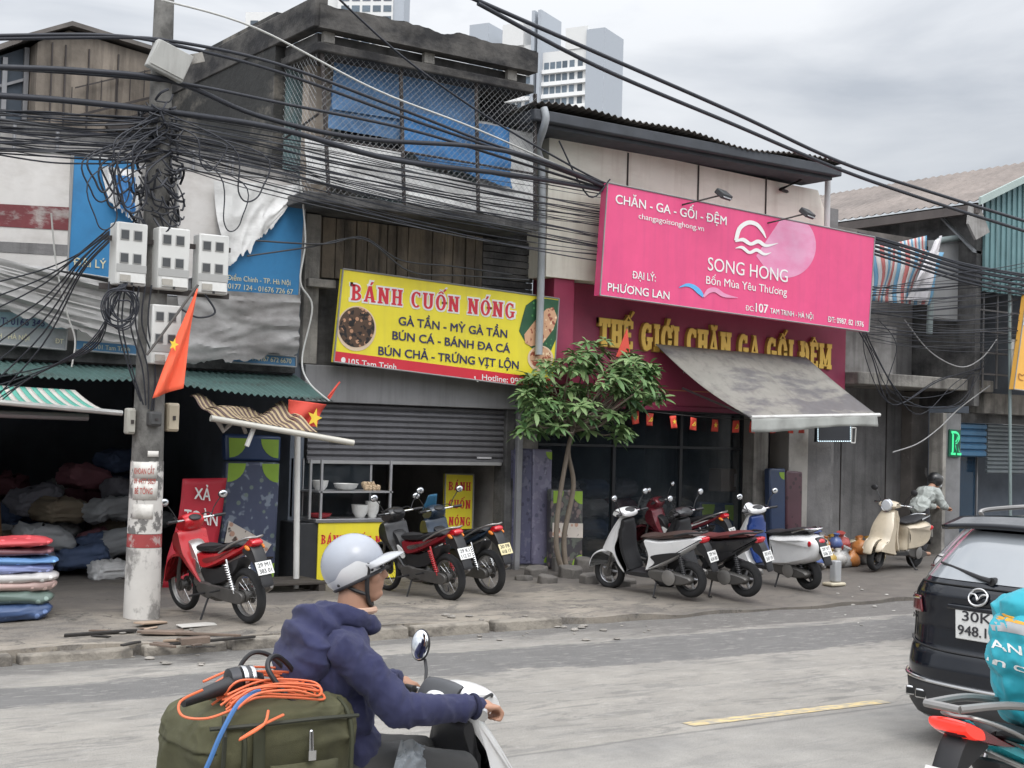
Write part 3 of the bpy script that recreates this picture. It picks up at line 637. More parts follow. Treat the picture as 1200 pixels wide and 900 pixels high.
# ---------- recessed grey house
D_=thing('shophouse','soot stained grey house with bare concrete ledge beside the bedding shop','shophouse',(8.8,3,0))
m=MB(); m.box(7.29,10.4,1.0,1.2,0,3.18); P('wall',m,conc_mid,D_)
m=MB(); m.box(8.35,8.37,.985,.998,.15,3.1); m.box(9.6,9.62,.985,.998,.15,3.1); P('wall_joint',m,steel_d,D_)
m=MB(); m.box(7.26,11.05,-.35,1.0,3.18,3.4); P('ledge',m,conc_lt,D_,bev=.02)
m=MB(); m.box(7.29,10.2,.9,1.1,3.403,5.9); P('upper_wall',m,conc_mid,D_)
m=MB(); m.box(7.3,8.9,.2,.88,3.403,4.3); tag(P('plaster_box',m,dusty,D_,bev=.01))
m=MB(); m.box(7.6,9.6,.84,.9,3.45,3.75); P('gap_shade',m,dark_m,D_)
m=MB(); m.box(10.05,10.55,.75,1.0,.1,3.17); P('peeling_column',m,M('peeling_paint',(.2,.18,.165),.85,v=.3,stain=(.5,.47,.44),ssc=(5,5,2.2),slo=.6,shi=.64,samt=.9,bump=.4,bsc=20),D_,bev=.01)
m=MB(); m.box(7.2,10.15,.3,6,5.9,6.02); P('roof_slab',m,rust_sheet,D_)
m=MB(); m.tube(spline([(9.45,-.1,4.2),(9.5,-.12,5.55),(9.62,-.12,5.9),(9.9,-.12,6.0),(11.3,-.12,6.25)],6),.06,10); P('drain_pipe',m,M('green_grey_pipe',(.2,.24,.24),.5,v=.15),D_)
m=MB(); m.box(9.5,10.5,-.1,.0,4.5,5.95); P('grey_panel',m,M('plain_grey_panel',(.24,.245,.25),.7,v=.1,streak=(.12,.12,.12),stamt=.5),D_)
# ---------- gabled shed shop at the right
E_=thing('shophouse','gabled house at the right edge with brown sheet roof and teal corrugated gable','shophouse',(13,3.5,0))
teal=M('teal_sheet',(.13,.235,.25),.55,v=.15,streak=(.07,.11,.115),stamt=.5)
EX0,EX1,EXR,EY=11.0,18.2,12.7,-.55
pe=W(1150,231,EY); pr=W(1200,206,EY); sl=(pr.z-pe.z)/(pr.x-pe.x); ez=pe.z; EX0=pe.x; rz=ez+sl*(EXR-EX0)
m=MB()
m.add([(EX0+.12,EY,ez-1.9),(EXR,EY,ez-1.9),(EXR,EY,rz),(EX0+.12,EY,ez+.04)],[(0,1,2,3)])
m=MB(); k=int((EXR-EX0)/.16)
for i in range(k):
    x=EX0+.1+(EXR-EX0-.1)*i/k; x2=x+.16*.5
    m.box(x,x2,EY-.03,EY+.03,ez-1.75,ez+sl*(x-EX0)); m.box(x2,x2+.081,EY,EY+.03,ez-1.75,ez+sl*(x2-EX0))
P('gable_cladding',m,teal,E_,smooth=False)
m=MB(); corr_sheet(m,lambda u,v:V((EX0-.35+(EXR-EX0+.35)*v,EY-.25+13*u,ez-.12*1+sl*((EXR-EX0+.35)*v)-.0)),0,4,.2,.018,13); tag(P('roof',m,M('brown_roof_sheet',(.23,.195,.175),.8,v=.15,streak=(.14,.12,.105),stamt=.6,stain=(.14,.12,.11),ssc=(.6,.3,1),slo=.45,shi=.65),E_))
m=MB(); m.prism([(EX0-.4,EY-.3,ez-.22),(EXR,EY-.3,rz-.06),(EXR,EY-.3,rz+.06),(EX0-.4,EY-.3,ez-.08)],(0,.06,0)); P('barge_board',m,M('pale_green_trim',(.33,.4,.38),.6,v=.12),E_)
m=MB(); m.box(EX0-.42,EX0-.3,EY-.2,12,ez-.36,ez-.2); P('eave_gutter',m,M('dark_gutter',(.1,.085,.08),.7,v=.25),E_)
m=MB(); m.box(EX0-.05,EX0+.1,EY+.05,12,2.9,ez-.1); P('side_wall',m,conc_dark,E_)
m=MB(); m.box(9.72,10.16,-.3,.0,.1,2.75); P('pillar',m,M('grey_pillar',(.2,.2,.205),.8,v=.15,stain=(.1,.1,.1),slo=.5,shi=.7),E_,bev=.01)
m=MB(); m.box(9.62,9.715,-.32,.0,.1,2.75); P('pillar_edge',m,conc_lt,E_,bev=.008)
m=MB(); m.box(10.9,16,-.25,.1,2.78,3.17); P('beam',m,conc_lt,E_,bev=.015)
m=MB(); m.box(10.165,16,-.02,.1,2.6,2.777); P('lintel',m,conc_dark,E_)
m=MB(); z=2.595
while z>1.95: m.prism([(10.2,.1,z),(10.2,.05,z-.03),(10.2,.05,z-.1),(10.2,.1,z-.125)],(1.2,0,0)); z-=.13
P('shutter',m,M('blue_shutter',(.05,.15,.27),.5,v=.2),E_,auto=25)
m=MB(); z=2.595
while z>1.7: m.prism([(11.45,.1,z),(11.45,.06,z-.02),(11.45,.06,z-.06),(11.45,.1,z-.075)],(3,0,0)); z-=.08
P('shutter',m,M('dull_grey_shutter',(.13,.15,.16),.5,v=.2),E_,auto=25)
m=MB(); m.box(10.2,11.4,.3,.31,.2,1.95); P('door_glass',m,M('blue_door_glass',(.02,.05,.09),.1,v=.1,alpha=.75),E_)
m=MB()
for x in (10.25,10.62,10.8,11.4): m.box(x,x+.035,.26,.29,.15,1.95)
P('door_frame',m,steel,E_)
m=MB(); m.box(11.42,16,1.0,1.1,.1,2.6); m.box(10.17,16,3,3.1,.1,3.2); P('inner_wall',m,inner,E_)
m=MB(); m.box(10.17,16,.1,3,.1,.176); P('floor',m,walk_m,E_)
# upper window grille
m=MB()
for i in range(9): m.box(10.6+i*.42,10.64+i*.42,-.42,-.39,3.25,6.0)
for i in range(7): m.box(10.5,14.4,-.425,-.385,3.5+i*.4,3.53+i*.4)
P('window_grille',m,steel,E_)
m=MB(); m.box(10.5,16,.3,.4,3.2,6.2); P('upper_wall',m,M('blue_black_wall',(.05,.06,.075),.8,v=.3),E_)
m=MB(); m.prism([(10.15,-.5,5.75),(13.5,-.5,5.6),(13.5,.3,6.35),(10.15,.3,6.5)],(0,0,.05)); P('window_hood',m,M('rusty_grey_sheet',(.2,.21,.22),.7,v=.25),E_)
m=MB(); p=[W(1137,241,-.7),W(1148,240,-.7),W(1160,272,-.7),W(1144,281,-.7),W(1135,262,-.7)]; m.prism(p,(0,.05,0)); P('vent_cover',m,dusty,E_)
# ---------- far apartment towers
def tower(label,origin,rz,build,sc_=1,dz=0):
    t=thing('apartment_tower',label,'apartment tower',(origin[0],origin[1],0),rz); build(t); t.scale=(sc_,sc_,1); t.location.z=dz; return t
tw_l=M('hazed_tower_render',(.66,.66,.65),.8,v=.04); tw_g=M('hazed_grey_tower_render',(.38,.41,.45),.8,v=.04); tw_w=M('tower_glass',(.10,.13,.16),.35,v=.3,orv=.4)  # wall colours lightened to stand in for distance haze
HAZ=0
po=D(640,128,370); FL=3.25
def bt(t):
    L_=lambda nm,mb,mt: mb.build(nm,mt,t)
    zt=D(690,28,372).z
    m=MB(); m.box(-20,-2.2,0,14,0,zt-1); L_('wall',m,tw_l)
    m=MB(); m.box(1.6,19,0,14,0,zt-3.5); L_('wall',m,tw_l)
    m=MB(); m.box(10.5,19.01,-.4,14.1,zt-3.49,zt+2.2); L_('roof_block',m,tw_l)
    m=MB(); m.box(-14.5,-6,-1,10,zt-.99,zt+5); L_('roof_block',m,tw_l)
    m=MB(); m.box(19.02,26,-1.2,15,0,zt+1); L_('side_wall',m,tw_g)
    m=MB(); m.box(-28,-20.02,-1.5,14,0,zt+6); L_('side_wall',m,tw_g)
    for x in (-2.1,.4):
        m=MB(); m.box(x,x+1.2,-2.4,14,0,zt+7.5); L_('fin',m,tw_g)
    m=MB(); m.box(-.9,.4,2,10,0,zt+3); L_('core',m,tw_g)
    n=0
    wm=MB(); wm.box(0,1.9,-.12,.05,0,1.9); wd=wm.build('window',tw_w,t); wd.location=(-13,0,zt-7)
    for fl in range(9):
        z=zt-8.2-fl*FL
        for x in (-19,-16.5,-13.5,-11,-8.5,-5.2,2.2,4.6,7,9.4,12.2,15.4):
            if n>=99: break
            c=wd if n==0 else wd.copy()
            if n: COL.objects.link(c)
            c.location=(x,0,z); n+=1
        m=MB(); m.box(-20.02,-2.3,-1.1,0,z-1.15,z-.15); m.box(1.7,19.0,-1.1,0,z-1.15,z-.15); L_('balcony',m,M('white_balcony',(.78,.78,.77),.7,v=.03))
tower('pale grey apartment tower with white balcony bands beyond the shop roofs',D(630,128,370),R(-35-28),bt,.74,-5)
po2=D(420,10,420)
def bt2(t):
    zt=D(440,-20,420).z
    m=MB(); m.box(-8,13,0,14,0,zt); m.build('wall',tw_l,t)
    m=MB(); m.box(-44,-8.02,3,16,0,zt-8); m.build('wall',tw_l,t)
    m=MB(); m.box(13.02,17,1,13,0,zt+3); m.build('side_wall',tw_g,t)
    m=MB(); m.box(-20,-9,4,10,zt-7.99,zt-3); m.build('roof_block',tw_l,t)
    n=0; wm=MB(); wm.box(0,3,-.15,.1,0,1.9); wd=wm.build('window',tw_w,t)
    for fl in range(6):
        for x in (-6.5,-2.5,1.5,5.5,9.5):
            c=wd if n==0 else wd.copy()
            if n: COL.objects.link(c)
            c.location=(x,0,zt-5.5-fl*FL); n+=1
        for x in (-42,-37,-31,-25,-17):
            c=wd.copy(); COL.objects.link(c); c.location=(x,3,zt-12.5-fl*FL)
tower('second pale apartment tower rising just behind the blackened parapet',po2,R(-35-6),bt2,.8)

# ---------- houses across the street, behind the viewer: seen as reflections in the shop glass and the car
for i,(x0,x1,h,c_,lb) in enumerate(((-34,-23,8.5,(.32,.3,.27),'plain beige house row across the street at the far left'),(-22.6,-15,11,(.4,.36,.28),'tall ochre house across the street facing the meter pole'),(-14.6,-6,7,(.3,.32,.33),'low grey house across the street facing the noodle shop'),(-5.6,2.5,9.5,(.38,.3,.26),'pinkish house across the street facing the bedding shop'),(3,14,8,(.33,.33,.3),'dull green house across the street facing the gabled shop'),(14.5,30,10,(.3,.3,.31),'large grey house across the street at the far right'))):
    t=thing('shophouse',lb,'shophouse',((x0+x1)/2,-29,0)); y=-26.5
    m=MB(); m.box(x0,x1,y-8,y,0,h); P('wall',m,M('across_wall_%d'%i if False else 'across_wall_'+lb.split()[1]+'_'+lb.split()[2],c_,.85,v=.15),t)
    k=int((x1-x0)/2.6)
    for j in range(k):
        xx=x0+.5+j*(x1-x0-.6)/k
        m=MB(); m.box(xx,xx+1.9,y+.002,y+.05,.2,2.7); P('door',m,M('opening_shade',(.012,.013,.016),.9),t)
        for z in (4,7):
            if z+1.6<h: m=MB(); m.box(xx+.3,xx+1.5,y+.002,y+.04,z,z+1.5); P('window',m,M('opening_shade',(.012,.013,.016),.9),t)
    m=MB(); m.box(x0-.1,x1+.1,y-.4,y+1.4,2.9,3.05); P('canopy',m,rust_sheet,t)
# ================================================ SIGNS, AWNINGS, FLAGS, TARPS
vin=dict(rough=.45,v=.05)
red_v=M('red_vinyl',(.62,.03,.05),**vin); yel_v=M('yellow_vinyl',(.82,.70,.045),**vin,streak=(.62,.52,.08),stamt=.3,stain=(.68,.6,.1),ssc=(.7,.7,.7),slo=.5,shi=.8,samt=.4)
white_v=M('white_vinyl',(.8,.8,.78),**vin); navy_v=M('navy_vinyl',(.03,.03,.11),**vin)
pink_v=M('pink_vinyl',(.74,.085,.225),rough=.4,v=.07,streak=(.55,.07,.2),stamt=.35,stain=(.62,.05,.2),ssc=(.5,.5,.5),slo=.45,shi=.75,samt=.5)
pale_pink=M('pale_pink_vinyl',(.74,.35,.52),rough=.4,v=.06,stain=(.72,.2,.38),ssc=(1.5,1.5,3),slo=.4,shi=.62,samt=.7)
ltblue_v=M('sky_blue_vinyl',(.12,.42,.75),**vin)
gold_l=M('gold_letter_face',(.85,.56,.11),.4,v=.12,metal=.1)
blue_v=M('blue_banner_vinyl',(.035,.20,.42),rough=.5,v=.12,stain=(.03,.13,.28),slo=.5,shi=.7)
blue_v2=M('strip_blue_vinyl',(.07,.2,.36),rough=.5,v=.12)
grey_v=M('faded_grey_vinyl',(.3,.32,.33),rough=.6,v=.15,stain=(.16,.16,.16),ssc=(1.5,1.5,2),slo=.45,shi=.65)
offw=M('faded_white_vinyl',(.6,.58,.56),rough=.6,v=.1,stain=(.36,.33,.3),ssc=(1,1,2),slo=.47,shi=.68,samt=.6)
frame_m=M('thin_grey_frame',(.3,.3,.3),.5,metal=.4)
cream_t=M('cream_lettering',(.66,.62,.42),**vin)
def signbox(name,label,px,y,mat,th=.07,cat='sign',inner_name='panel',fr=True,group=None):
    c=[W(p[0],p[1],y) for p in px]
    base=(c[2]+c[3])/2
    t=thing(name,label,cat,base,0,group)
    m=MB(); m.prism(c,(0,th,0)); m.build(inner_name,mat,t,world=True,smooth=False)
    if fr:
        m=MB()
        for i in range(4):
            a,b_=c[i],c[(i+1)%4]; m.tube([a+V((0,-.004,0)),b_+V((0,-.004,0))],.012,6)
        m.build('frame',frame_m,t,world=True)
    return t,c
def line(t,s,p0,p1,cap,y,mat,bold=0,h=.006,font='sans',e=0,th=.002,up=V((0,0,1)),name='lettering'):
    a,b=W(p0[0],p0[1],y),W(p1[0],p1[1],y)
    return lettering(t,s,a,b,cap*depth(a)/FPX,mat,bold=bold,h=h,th=th,font=font,e=e,up=up,nrm=V((0,-1,0)),name=name)
def poly(t,name,pts,y,mat,h=.004,th=.003):
    m=MB(); m.prism([W(p[0],p[1],y)+V((0,-h,0)) for p in pts],(0,-th,0)); return m.build(name,mat,t,world=True,smooth=False)
def ellpx(cx,cy,rx,ry,a0=0,a1=360,n=36): return [(cx+rx*math.cos(R(a0+(a1-a0)*i/n)),cy+ry*math.sin(R(a0+(a1-a0)*i/n))) for i in range(n)]
def stroke(t,name,pts,wd,y,mat,h=.006,n=6):
    """flat brush stroke through pixel points with width list"""
    P=spline([(p[0],p[1],w_) for p,w_ in zip(pts,wd)],n); Lf=[];Rt=[]
    for i,p in enumerate(P):
        a=P[max(i-1,0)];b=P[min(i+1,len(P)-1)]; d=V((b.x-a.x,b.y-a.y,0)); d=d.normalized() if d.length else V((1,0,0)); q=V((-d.y,d.x,0))*max(.15,p.z)/2
        Lf.append((p.x+q.x,p.y+q.y)); Rt.append((p.x-q.x,p.y-q.y))
    m=MB(); k=len(P)
    L3=[W(*p,y)+V((0,-h,0)) for p in Lf]; R3=[W(*p,y)+V((0,-h,0)) for p in Rt]; o=V((0,-.002,0))
    m.add([p+o for p in L3]+[p+o for p in R3],[(i,i+1,k+i+1,k+i) for i in range(k-1)])
    return m.build(name,mat,t,world=True,smooth=False)
# --- yellow noodle shop sign
Y=-.42
t,c=signbox('shop_sign','yellow signboard with red lettering and food pictures above the half open shutter',[(402,315),(655,350),(648,457),(391,424)],Y,yel_v)
a=lambda u,v:( (402+(655-402)*u)*(1-v)+(391+(648-391)*u)*v, (315+35*u)*(1-v)+(424+33*u)*v )
poly(t,'red_strip',[a(.004,.885),a(.996,.885),a(.996,.993),a(.004,.993)],Y,red_v,h=.001)
line(t,'BÁNH CUỐN NÓNG',(410,352),(604,374),20,Y,white_v,font='serif',e=.075,h=.004)
line(t,'BÁNH CUỐN NÓNG',(411,351.6),(603,373.6),19,Y,red_v,font='serif',h=.009)
line(t,'GÀ TẦN - MỲ GÀ TẦN',(466.8,380.5),(594,396),9.5,Y,navy_v,bold=.022)
line(t,'BÚN CÁ - BÁNH ĐA CÁ',(459.5,397.5),(597.5,413.5),9.5,Y,navy_v,bold=.022)
line(t,'BÚN CHẢ - TRỨNG VỊT LỘN',(443,415.5),(607.5,432.5),9.5,Y,navy_v,bold=.022)
line(t,'105 Tam Trinh',(408,427.3),(464,433.5),7,Y,white_v,bold=.012)
line(t,'Hotline: 0978 42 64',(564.5,445),(640,453.3),6.5,Y,white_v,bold=.01)
poly(t,'pin_icon',ellpx(402,422,2.6,3.4)[:36],Y,white_v,h=.006); stroke(t,'phone_icon',[(556,441),(557,445),(560,447)],[1.5,1,1.5],Y,white_v)
bowl=M('picture_bowl_rim',(.72,.56,.4),.4,v=.1); stew=M('picture_stew',(.10,.06,.04),.35,v=.3,vor=((.55,.30,.18),14,.34,0,(.02,.018,.018),.53))
poly(t,'food_picture',ellpx(417.5,385,23,26.5),Y,bowl,h=.004); poly(t,'food_picture',ellpx(417.5,383.5,21,23.5),Y,stew,h=.008)
roll=M('picture_rolls',(.62,.36,.22),.4,v=.25,vor=((.8,.62,.42),12,.2,0,(.3,.08,.05),.56)); leaf_p=M('picture_herbs',(.03,.1,.05),.4,v=.4,vor=((.1,.28,.1),10,.14))
E_r=lambda y_: 655-(y_-350)*7/107.
poly(t,'food_picture',[(612,372),(616,358),(626,350.5),(640,350),(E_r(352)-1,352),(E_r(398)-1,398),(640,424),(628,412),(616,402),(608,388)],Y,leaf_p,h=.004)
poly(t,'food_picture',[(614,392),(628,374),(640,362),(648,360),(652.5,372),(648,386),(636,402),(622,406),(615,402)],Y,roll,h=.008)
poly(t,'food_picture',ellpx(633,420,15,15,0,360),Y,bowl,h=.005); poly(t,'food_picture',ellpx(633,419,12.5,12.5),Y,roll,h=.008)
# --- pink bedding sign
Y=-.9
t,c=signbox('billboard','large pink billboard with white swan dome logo above the grey awning',[(712,214),(1025,278),(1018,389),(703,346)],Y,pink_v,th=.14,cat='billboard')
WB=lambda *q,**k: line(t,*q,**k)
WB('CHĂN - GA - GỐI - ĐỆM',(721,238),(851,264),10.3,Y,white_v,bold=.016); WB('changagoisonghong.vn',(748,256),(824.5,271),6.3,Y,white_v)
WB('ĐẠI LÝ:',(740.5,326),(768,330),8.6,Y,white_v,bold=.012); WB('PHƯƠNG LAN',(711.7,340.7),(784,351),9.3,Y,white_v,bold=.016)
# pale disc behind the logo, cut straight at its left and by the board's top
disc=[]
for i in range(49):
    q=R(-100+230*i/48); x_,y_=921+35*math.cos(q),288+37.5*math.sin(q)
    top=214+(x_-712)*64/313+1.2
    disc.append((max(886,x_),max(top,y_)))
poly(t,'pale_disc',disc+[(886,300)],Y,pale_pink,h=.001)
WB('SONG HONG',(829,316.5),(922.5,331),15.2,Y,white_v,bold=-.004,h=.008); WB('Bốn Mùa Yêu Thương',(827,332.6),(921.6,346.5),9.3,Y,white_v,bold=-.004,h=.008)
WB('ĐC:',(873.4,363.6),(883,365),6,Y,white_v); WB('107',(885,365.3),(899.6,367.3),10,Y,white_v,bold=.016); WB('TAM TRINH - HÀ NỘI',(902,367),(952.5,374.3),6,Y,white_v,bold=.006); WB('ĐT: 0987. 82 1976',(969.6,377),(1011.6,383.2),6.3,Y,white_v,bold=.008)
stroke(t,'logo_dome',[(862,282),(866,268),(876,261),(886,263),(893,271),(897,279)],[4.5,5,5,4.5,3.5,1],Y,white_v,h=.009)
stroke(t,'logo_wave',[(861,283),(870,281),(879,286),(888,283),(897,288),(911,285)],[1.5,4.5,4,4.5,3.5,.5],Y,white_v,h=.012)
stroke(t,'logo_wave',[(861,291),(869,290),(877.5,296),(886,293),(895,298),(903,296)],[.5,3.5,3.5,4,3,.5],Y,white_v,h=.012)
stroke(t,'blue_wave',[(795,337),(804,334),(812,336),(819,342),(824,348)],[.6,3.5,5,5.5,2],Y,ltblue_v,h=.009)
stroke(t,'pink_wave',[(824,348),(830,341),(838,340),(848,346),(864,349)],[2,5.5,5.5,4.5,.5],Y,pale_pink,h=.011)
for (px,nm) in (((848,228),'a'),((946,250),'b')):
    p=W(*px,-1.3); f=thing('flood_lamp','%s flood lamp on an arm over the top of the pink billboard'%('left hand' if nm=='a' else 'right hand black'),'lamp',p)
    m=MB(); m.obox((0,0,0),(.3,.09,.17),(R(-50),0,R(20))); m.build('housing',M('black_lamp_housing',(.04,.042,.045),.5,v=.2),f,bev=.015)
    m=MB(); m.obox((0,-.045,-.03),(.25,.01,.13),(R(-50),0,R(20))); m.build('lens',M('lamp_lens',(.5,.52,.54),.15),f)
    m=MB(); m.tube([V((0,.02,0)),V((-.45,.25,-.15)),V((-.5,.55,-.18))],.014,6); m.build('arm',steel_d,f)
# --- raised gold letters on the magenta fascia (part of the bedding shop)
line(C_,'THẾ GIỚI CHĂN GA GỐI ĐỆM',(698.7,404.5),(971,432),31,-.1,M('letter_edge',(.42,.25,.06),.5),font='serif',h=.03,th=.028,e=.05,name='raised_lettering')
line(C_,'THẾ GIỚI CHĂN GA GỐI ĐỆM',(699,404.2),(970.7,431.7),30.6,-.1,gold_l,font='serif',h=.062,th=.004,e=.035,name='raised_lettering')
line(C_,'TRINH',(762,467),(779,469.5),7,-.1,offw,name='small_lettering'); line(C_,'TAM',(799,437),(812,439),8,-.1,offw,name='small_lettering')
m=MB(); p=W(655,455,-.1);q=W(775,456,-.1); m.box(1.05,4,-.106,-.1,2.9,2.915); P('trim_line',m,M('orange_line',(.5,.2,.1),.5),C_)
# --- left shop signs
Y=-.2
t,c=signbox('banner_sign','torn blue vinyl banner with cream lettering left of the utility pole',[(86,182),(162,190),(160,331),(79,318)],Y,blue_v,th=.02)
line(t,'ĐẠI LÝ',(85.5,311),(124,315),9.5,Y,cream_t,bold=.01)
m=MB(); cloth(m,W(118,195,Y-.05),W(165,200,Y-.1),W(160,262,Y-.06),W(128,238,Y-.05),.03,44,30,seed=21,rag=.06); m.build('torn_flap',white_tarp,t,world=True)
m=MB(); cloth(m,W(135,205,Y-.13),W(158,208,Y-.15),W(158,250,Y-.13),W(140,244,Y-.13),.03,44,30,seed=24,rag=.06); m.build('torn_flap',blue_bright,t,world=True)
t,c=signbox('panel_sign','blank white panel sign with a dark red band at the far left',[(-60,170),(84,181),(79,318),(-60,300)],Y,offw,th=.02)
poly(t,'red_band',[(-60,236),(81,243),(80,270),(-60,262)],Y,M('dull_red_band',(.16,.035,.04),.6,v=.3,stain=(.4,.38,.36),ssc=(2,2,4),slo=.52,shi=.62),h=.003)
poly(t,'grey_band',[(-60,280),(80,287),(80,300),(-60,292)],Y,conc_mid,h=.003)
t,c=signbox('panel_sign','white vinyl panel with torn lower edge right of the utility pole',[(208,198),(350,212),(352,290),(208,330)],Y,offw,th=.02)
t,c=signbox('banner_sign','blue address banner with torn white vinyl left of the yellow signboard',[(262,262),(359,222),(350,350),(262,346)],Y-.06,blue_v,th=.02)
line(t,'Điềm Chinh - TP. Hà Nội',(266,328),(340,334.5),6,Y-.06,cream_t); line(t,'0177 124 - 01676 726 67',(267,338),(343,345),6,Y-.06,cream_t)
m=MB(); cloth(m,W(250,212,Y-.1),W(356,218,Y-.1),W(322,262,Y-.12),W(262,318,Y-.1),.03,44,30,seed=22,rag=.05); m.build('torn_flap',white_tarp,t,world=True)
t,c=signbox('strip_sign','narrow blue strip sign with white phone number under the hanging grey tarp',[(264,411),(347,418),(347,430),(264,424)],Y-.1,blue_v2,th=.03)
line(t,'ĐT: 0167 672 6670',(289,421.5),(341,426),5.5,Y-.1,cream_t)
t,c=signbox('panel_sign','small white panel with blue address strip just left of the pole',[(90,366),(164,376),(160,416),(88,410)],Y-.05,offw,th=.03)
poly(t,'blue_strip',[(89,399),(161,405),(160,416),(88,410)],Y-.05,blue_v2,h=.003); line(t,'ĐC: 101 Tam Trinh',(97,407.8),(152,412),5.2,Y-.05,cream_t)
t,c=signbox('panel_sign','faded grey sign with two rows of lettering at the far left under the tarp',[(-60,358),(80,368),(77,410),(-60,398)],Y-.05,grey_v,th=.03)
poly(t,'blue_strip',[(-60,362),(80,370),(79,386),(-60,380)],Y-.05,M('pale_teal_vinyl',(.2,.3,.34),.6,v=.15),h=.003)
line(t,'ĐT: 0166 345 7878',(-8,379.5),(76,384),8,Y-.05,navy_v,bold=.012,h=.008); line(t,'TRINH - HÀ NỘI',(-20,394.5),(34,399),5.5,Y-.05,cream_t); line(t,'ĐT',(64.5,402),(74,403),5.5,Y-.05,cream_t)
grey_tarp=M('dirty_grey_tarp',(.33,.325,.32),.75,v=.18,stain=(.17,.16,.155),ssc=(1.4,1.4,3),slo=.44,shi=.64)
m=MB(); cloth(m,W(-50,290,-.5),W(166,340,-.5),W(165,408,-.42),W(-50,345,-.45),.034,44,30,fr=(1.3,7),seed=31,drape=.03,rag=.04)
tag(m.build('hanging_tarp',grey_tarp),'long pleated grey tarp slung across the left shop signs','tarp')
m=MB(); cloth(m,W(208,338,-.5),W(352,346,-.5),W(348,412,-.45),W(208,430,-.45),.034,44,30,fr=(2.4,5),seed=32,rag=.05)
tag(m.build('hanging_tarp',grey_tarp),'crumpled grey tarp hanging between the meter boxes and yellow signboard','tarp')
# --- red sale banner
Y=-.45
t=thing('sale_banner','red sale banner with white lettering leaning behind the red motorbike','banner',W(225,690,Y))
m=MB()
Lp=[(214,561),(212,585),(209,606),(203,630),(196,652),(190,690)]; Rp=[(266,560),(263,580),(260,605),(256,630),(253,648),(250,690)]
m.grid(lambda u,v:(lambda A,B:A.lerp(B,u)+V((0,-.05*math.sin(u*3.1)*(.4+v),0)))(*[W(*((V(Q[int(v*5)])*(1-(v*5-int(v*5)))+V(Q[min(5,int(v*5)+1)])*(v*5-int(v*5)))[:]),Y) for Q in ([V((a[0],a[1])) for a in Lp],[V((a[0],a[1])) for a in Rp])]),8,15)
o=m.build('panel',M('red_banner',(.5,.025,.045),.5,v=.15),t,world=True); md=o.modifiers.new('s','SOLIDIFY'); md.thickness=.006
for s_,p0,p1,cp in (('XẢ',(225,584),(244,586.5),13),('TOÀN',(213,611),(252,616),14.5),('BỘ',(219,638),(239,641),14.5)): line(t,s_,p0,p1,cp,Y,white_v,bold=.02,h=.07)
# --- vertical noodle board and stall front
Y=.55
t,c=signbox('standing_board','tall narrow yellow board with stacked red lettering inside the shutter opening',[(522,555),(555,556),(553,640),(520,640)],Y,yel_v,th=.05)
for s_,yy in (('BÁNH',574.5),('CUỐN',595.5),('NÓNG',615.5)): line(t,s_,(525.5,yy),(551,yy+.6),10,Y,red_v,font='serif')
line(t,'105 TT',(527,630),(548,630.5),6,Y,navy_v,bold=.01)
# --- orange sign at the right edge
Y=-1.2
t,c=signbox('shop_sign','orange and white signboard cut off by the right edge of the view',[(1203,345),(1290,352),(1282,468),(1188,456)],Y,M('orange_vinyl',(.78,.42,.08),**vin),th=.1)
poly(t,'white_top',[(1203.5,346),(1289,353),(1287,388),(1199,381)],Y,white_v,h=.003); stroke(t,'emblem',[(1199,446),(1194,444),(1194,438),(1198,440),(1203,436)],[1,1.4,1.4,1.4,1],Y,M('brown_mark',(.35,.15,.03),.5))
t=thing('pipe_pole','white capped pipe pole in front of the right house beside the orange signboard','pole',W(1184,610,-1))
m=MB(); m.tube([W(1184,612,-1),W(1183,330,-1)],.03,8); m.build('pole',M('green_grey_pole',(.2,.25,.25),.5,v=.15),t,world=True)
m=MB(); m.tube([W(1187,455,-1.02),W(1187,398,-1.02)],.055,10); m.build('sleeve',white_paint,t,world=True)
# --- neon letter and LED frame
t=thing('neon_sign','green neon letter R on the grey pillar at the right','neon sign',W(1118,530,-.32))
m=MB(); m.prism([W(1113,503,-.34),W(1126,504,-.34),W(1125,536,-.34),W(1112,535,-.34)],(0,.03,0)); m.build('backing',M('dark_green_backing',(.015,.09,.06),.5),t,world=True)
line(t,'R',(1113.5,533),(1124.5,533.5),28,-.345,M('green_glow',(.05,.5,.2),.4,emit=(.05,.75,.3),es=.55),font='serif',h=.02,th=.006)
line(t,'R',(1115,531),(1123,531.5),24,-.345,M('dark_green_backing',(.015,.09,.06),.5),font='serif',h=.028,th=.006,e=-.03)
Y=-.4
t,c=signbox('led_sign','black LED sign outlined with a dashed row of white lights under the awning end',[(958,496),(998,497),(996,518),(957,518)],Y,M('black_led_panel',(.02,.022,.028),.4),th=.06,fr=False)
m=MB()
for i in range(16):
    for p in ((959+i*2.45,517),): 
        q=W(*p,Y); m.obox(q+V((0,-.006,0)),(.022,.01,.016))
for i in range(8):
    for x_ in (958.2,996.5): q=W(x_,499+i*2.4,Y); m.obox(q+V((0,-.006,0)),(.016,.01,.02))
m.build('light_row',M('white_led',(.7,.8,.85),.4,emit=(.7,.9,1),es=.8),t,world=True,smooth=False)
m=MB(); a=[W(998,501,Y-.02),W(1003,501.5,Y-.02),W(1002,519,Y-.02),W(997.5,519,Y-.02)]
for i in range(4): m.tube([a[i],a[(i+1)%4]],.012,6)
m.build('side_frame',white_paint,t,world=True)
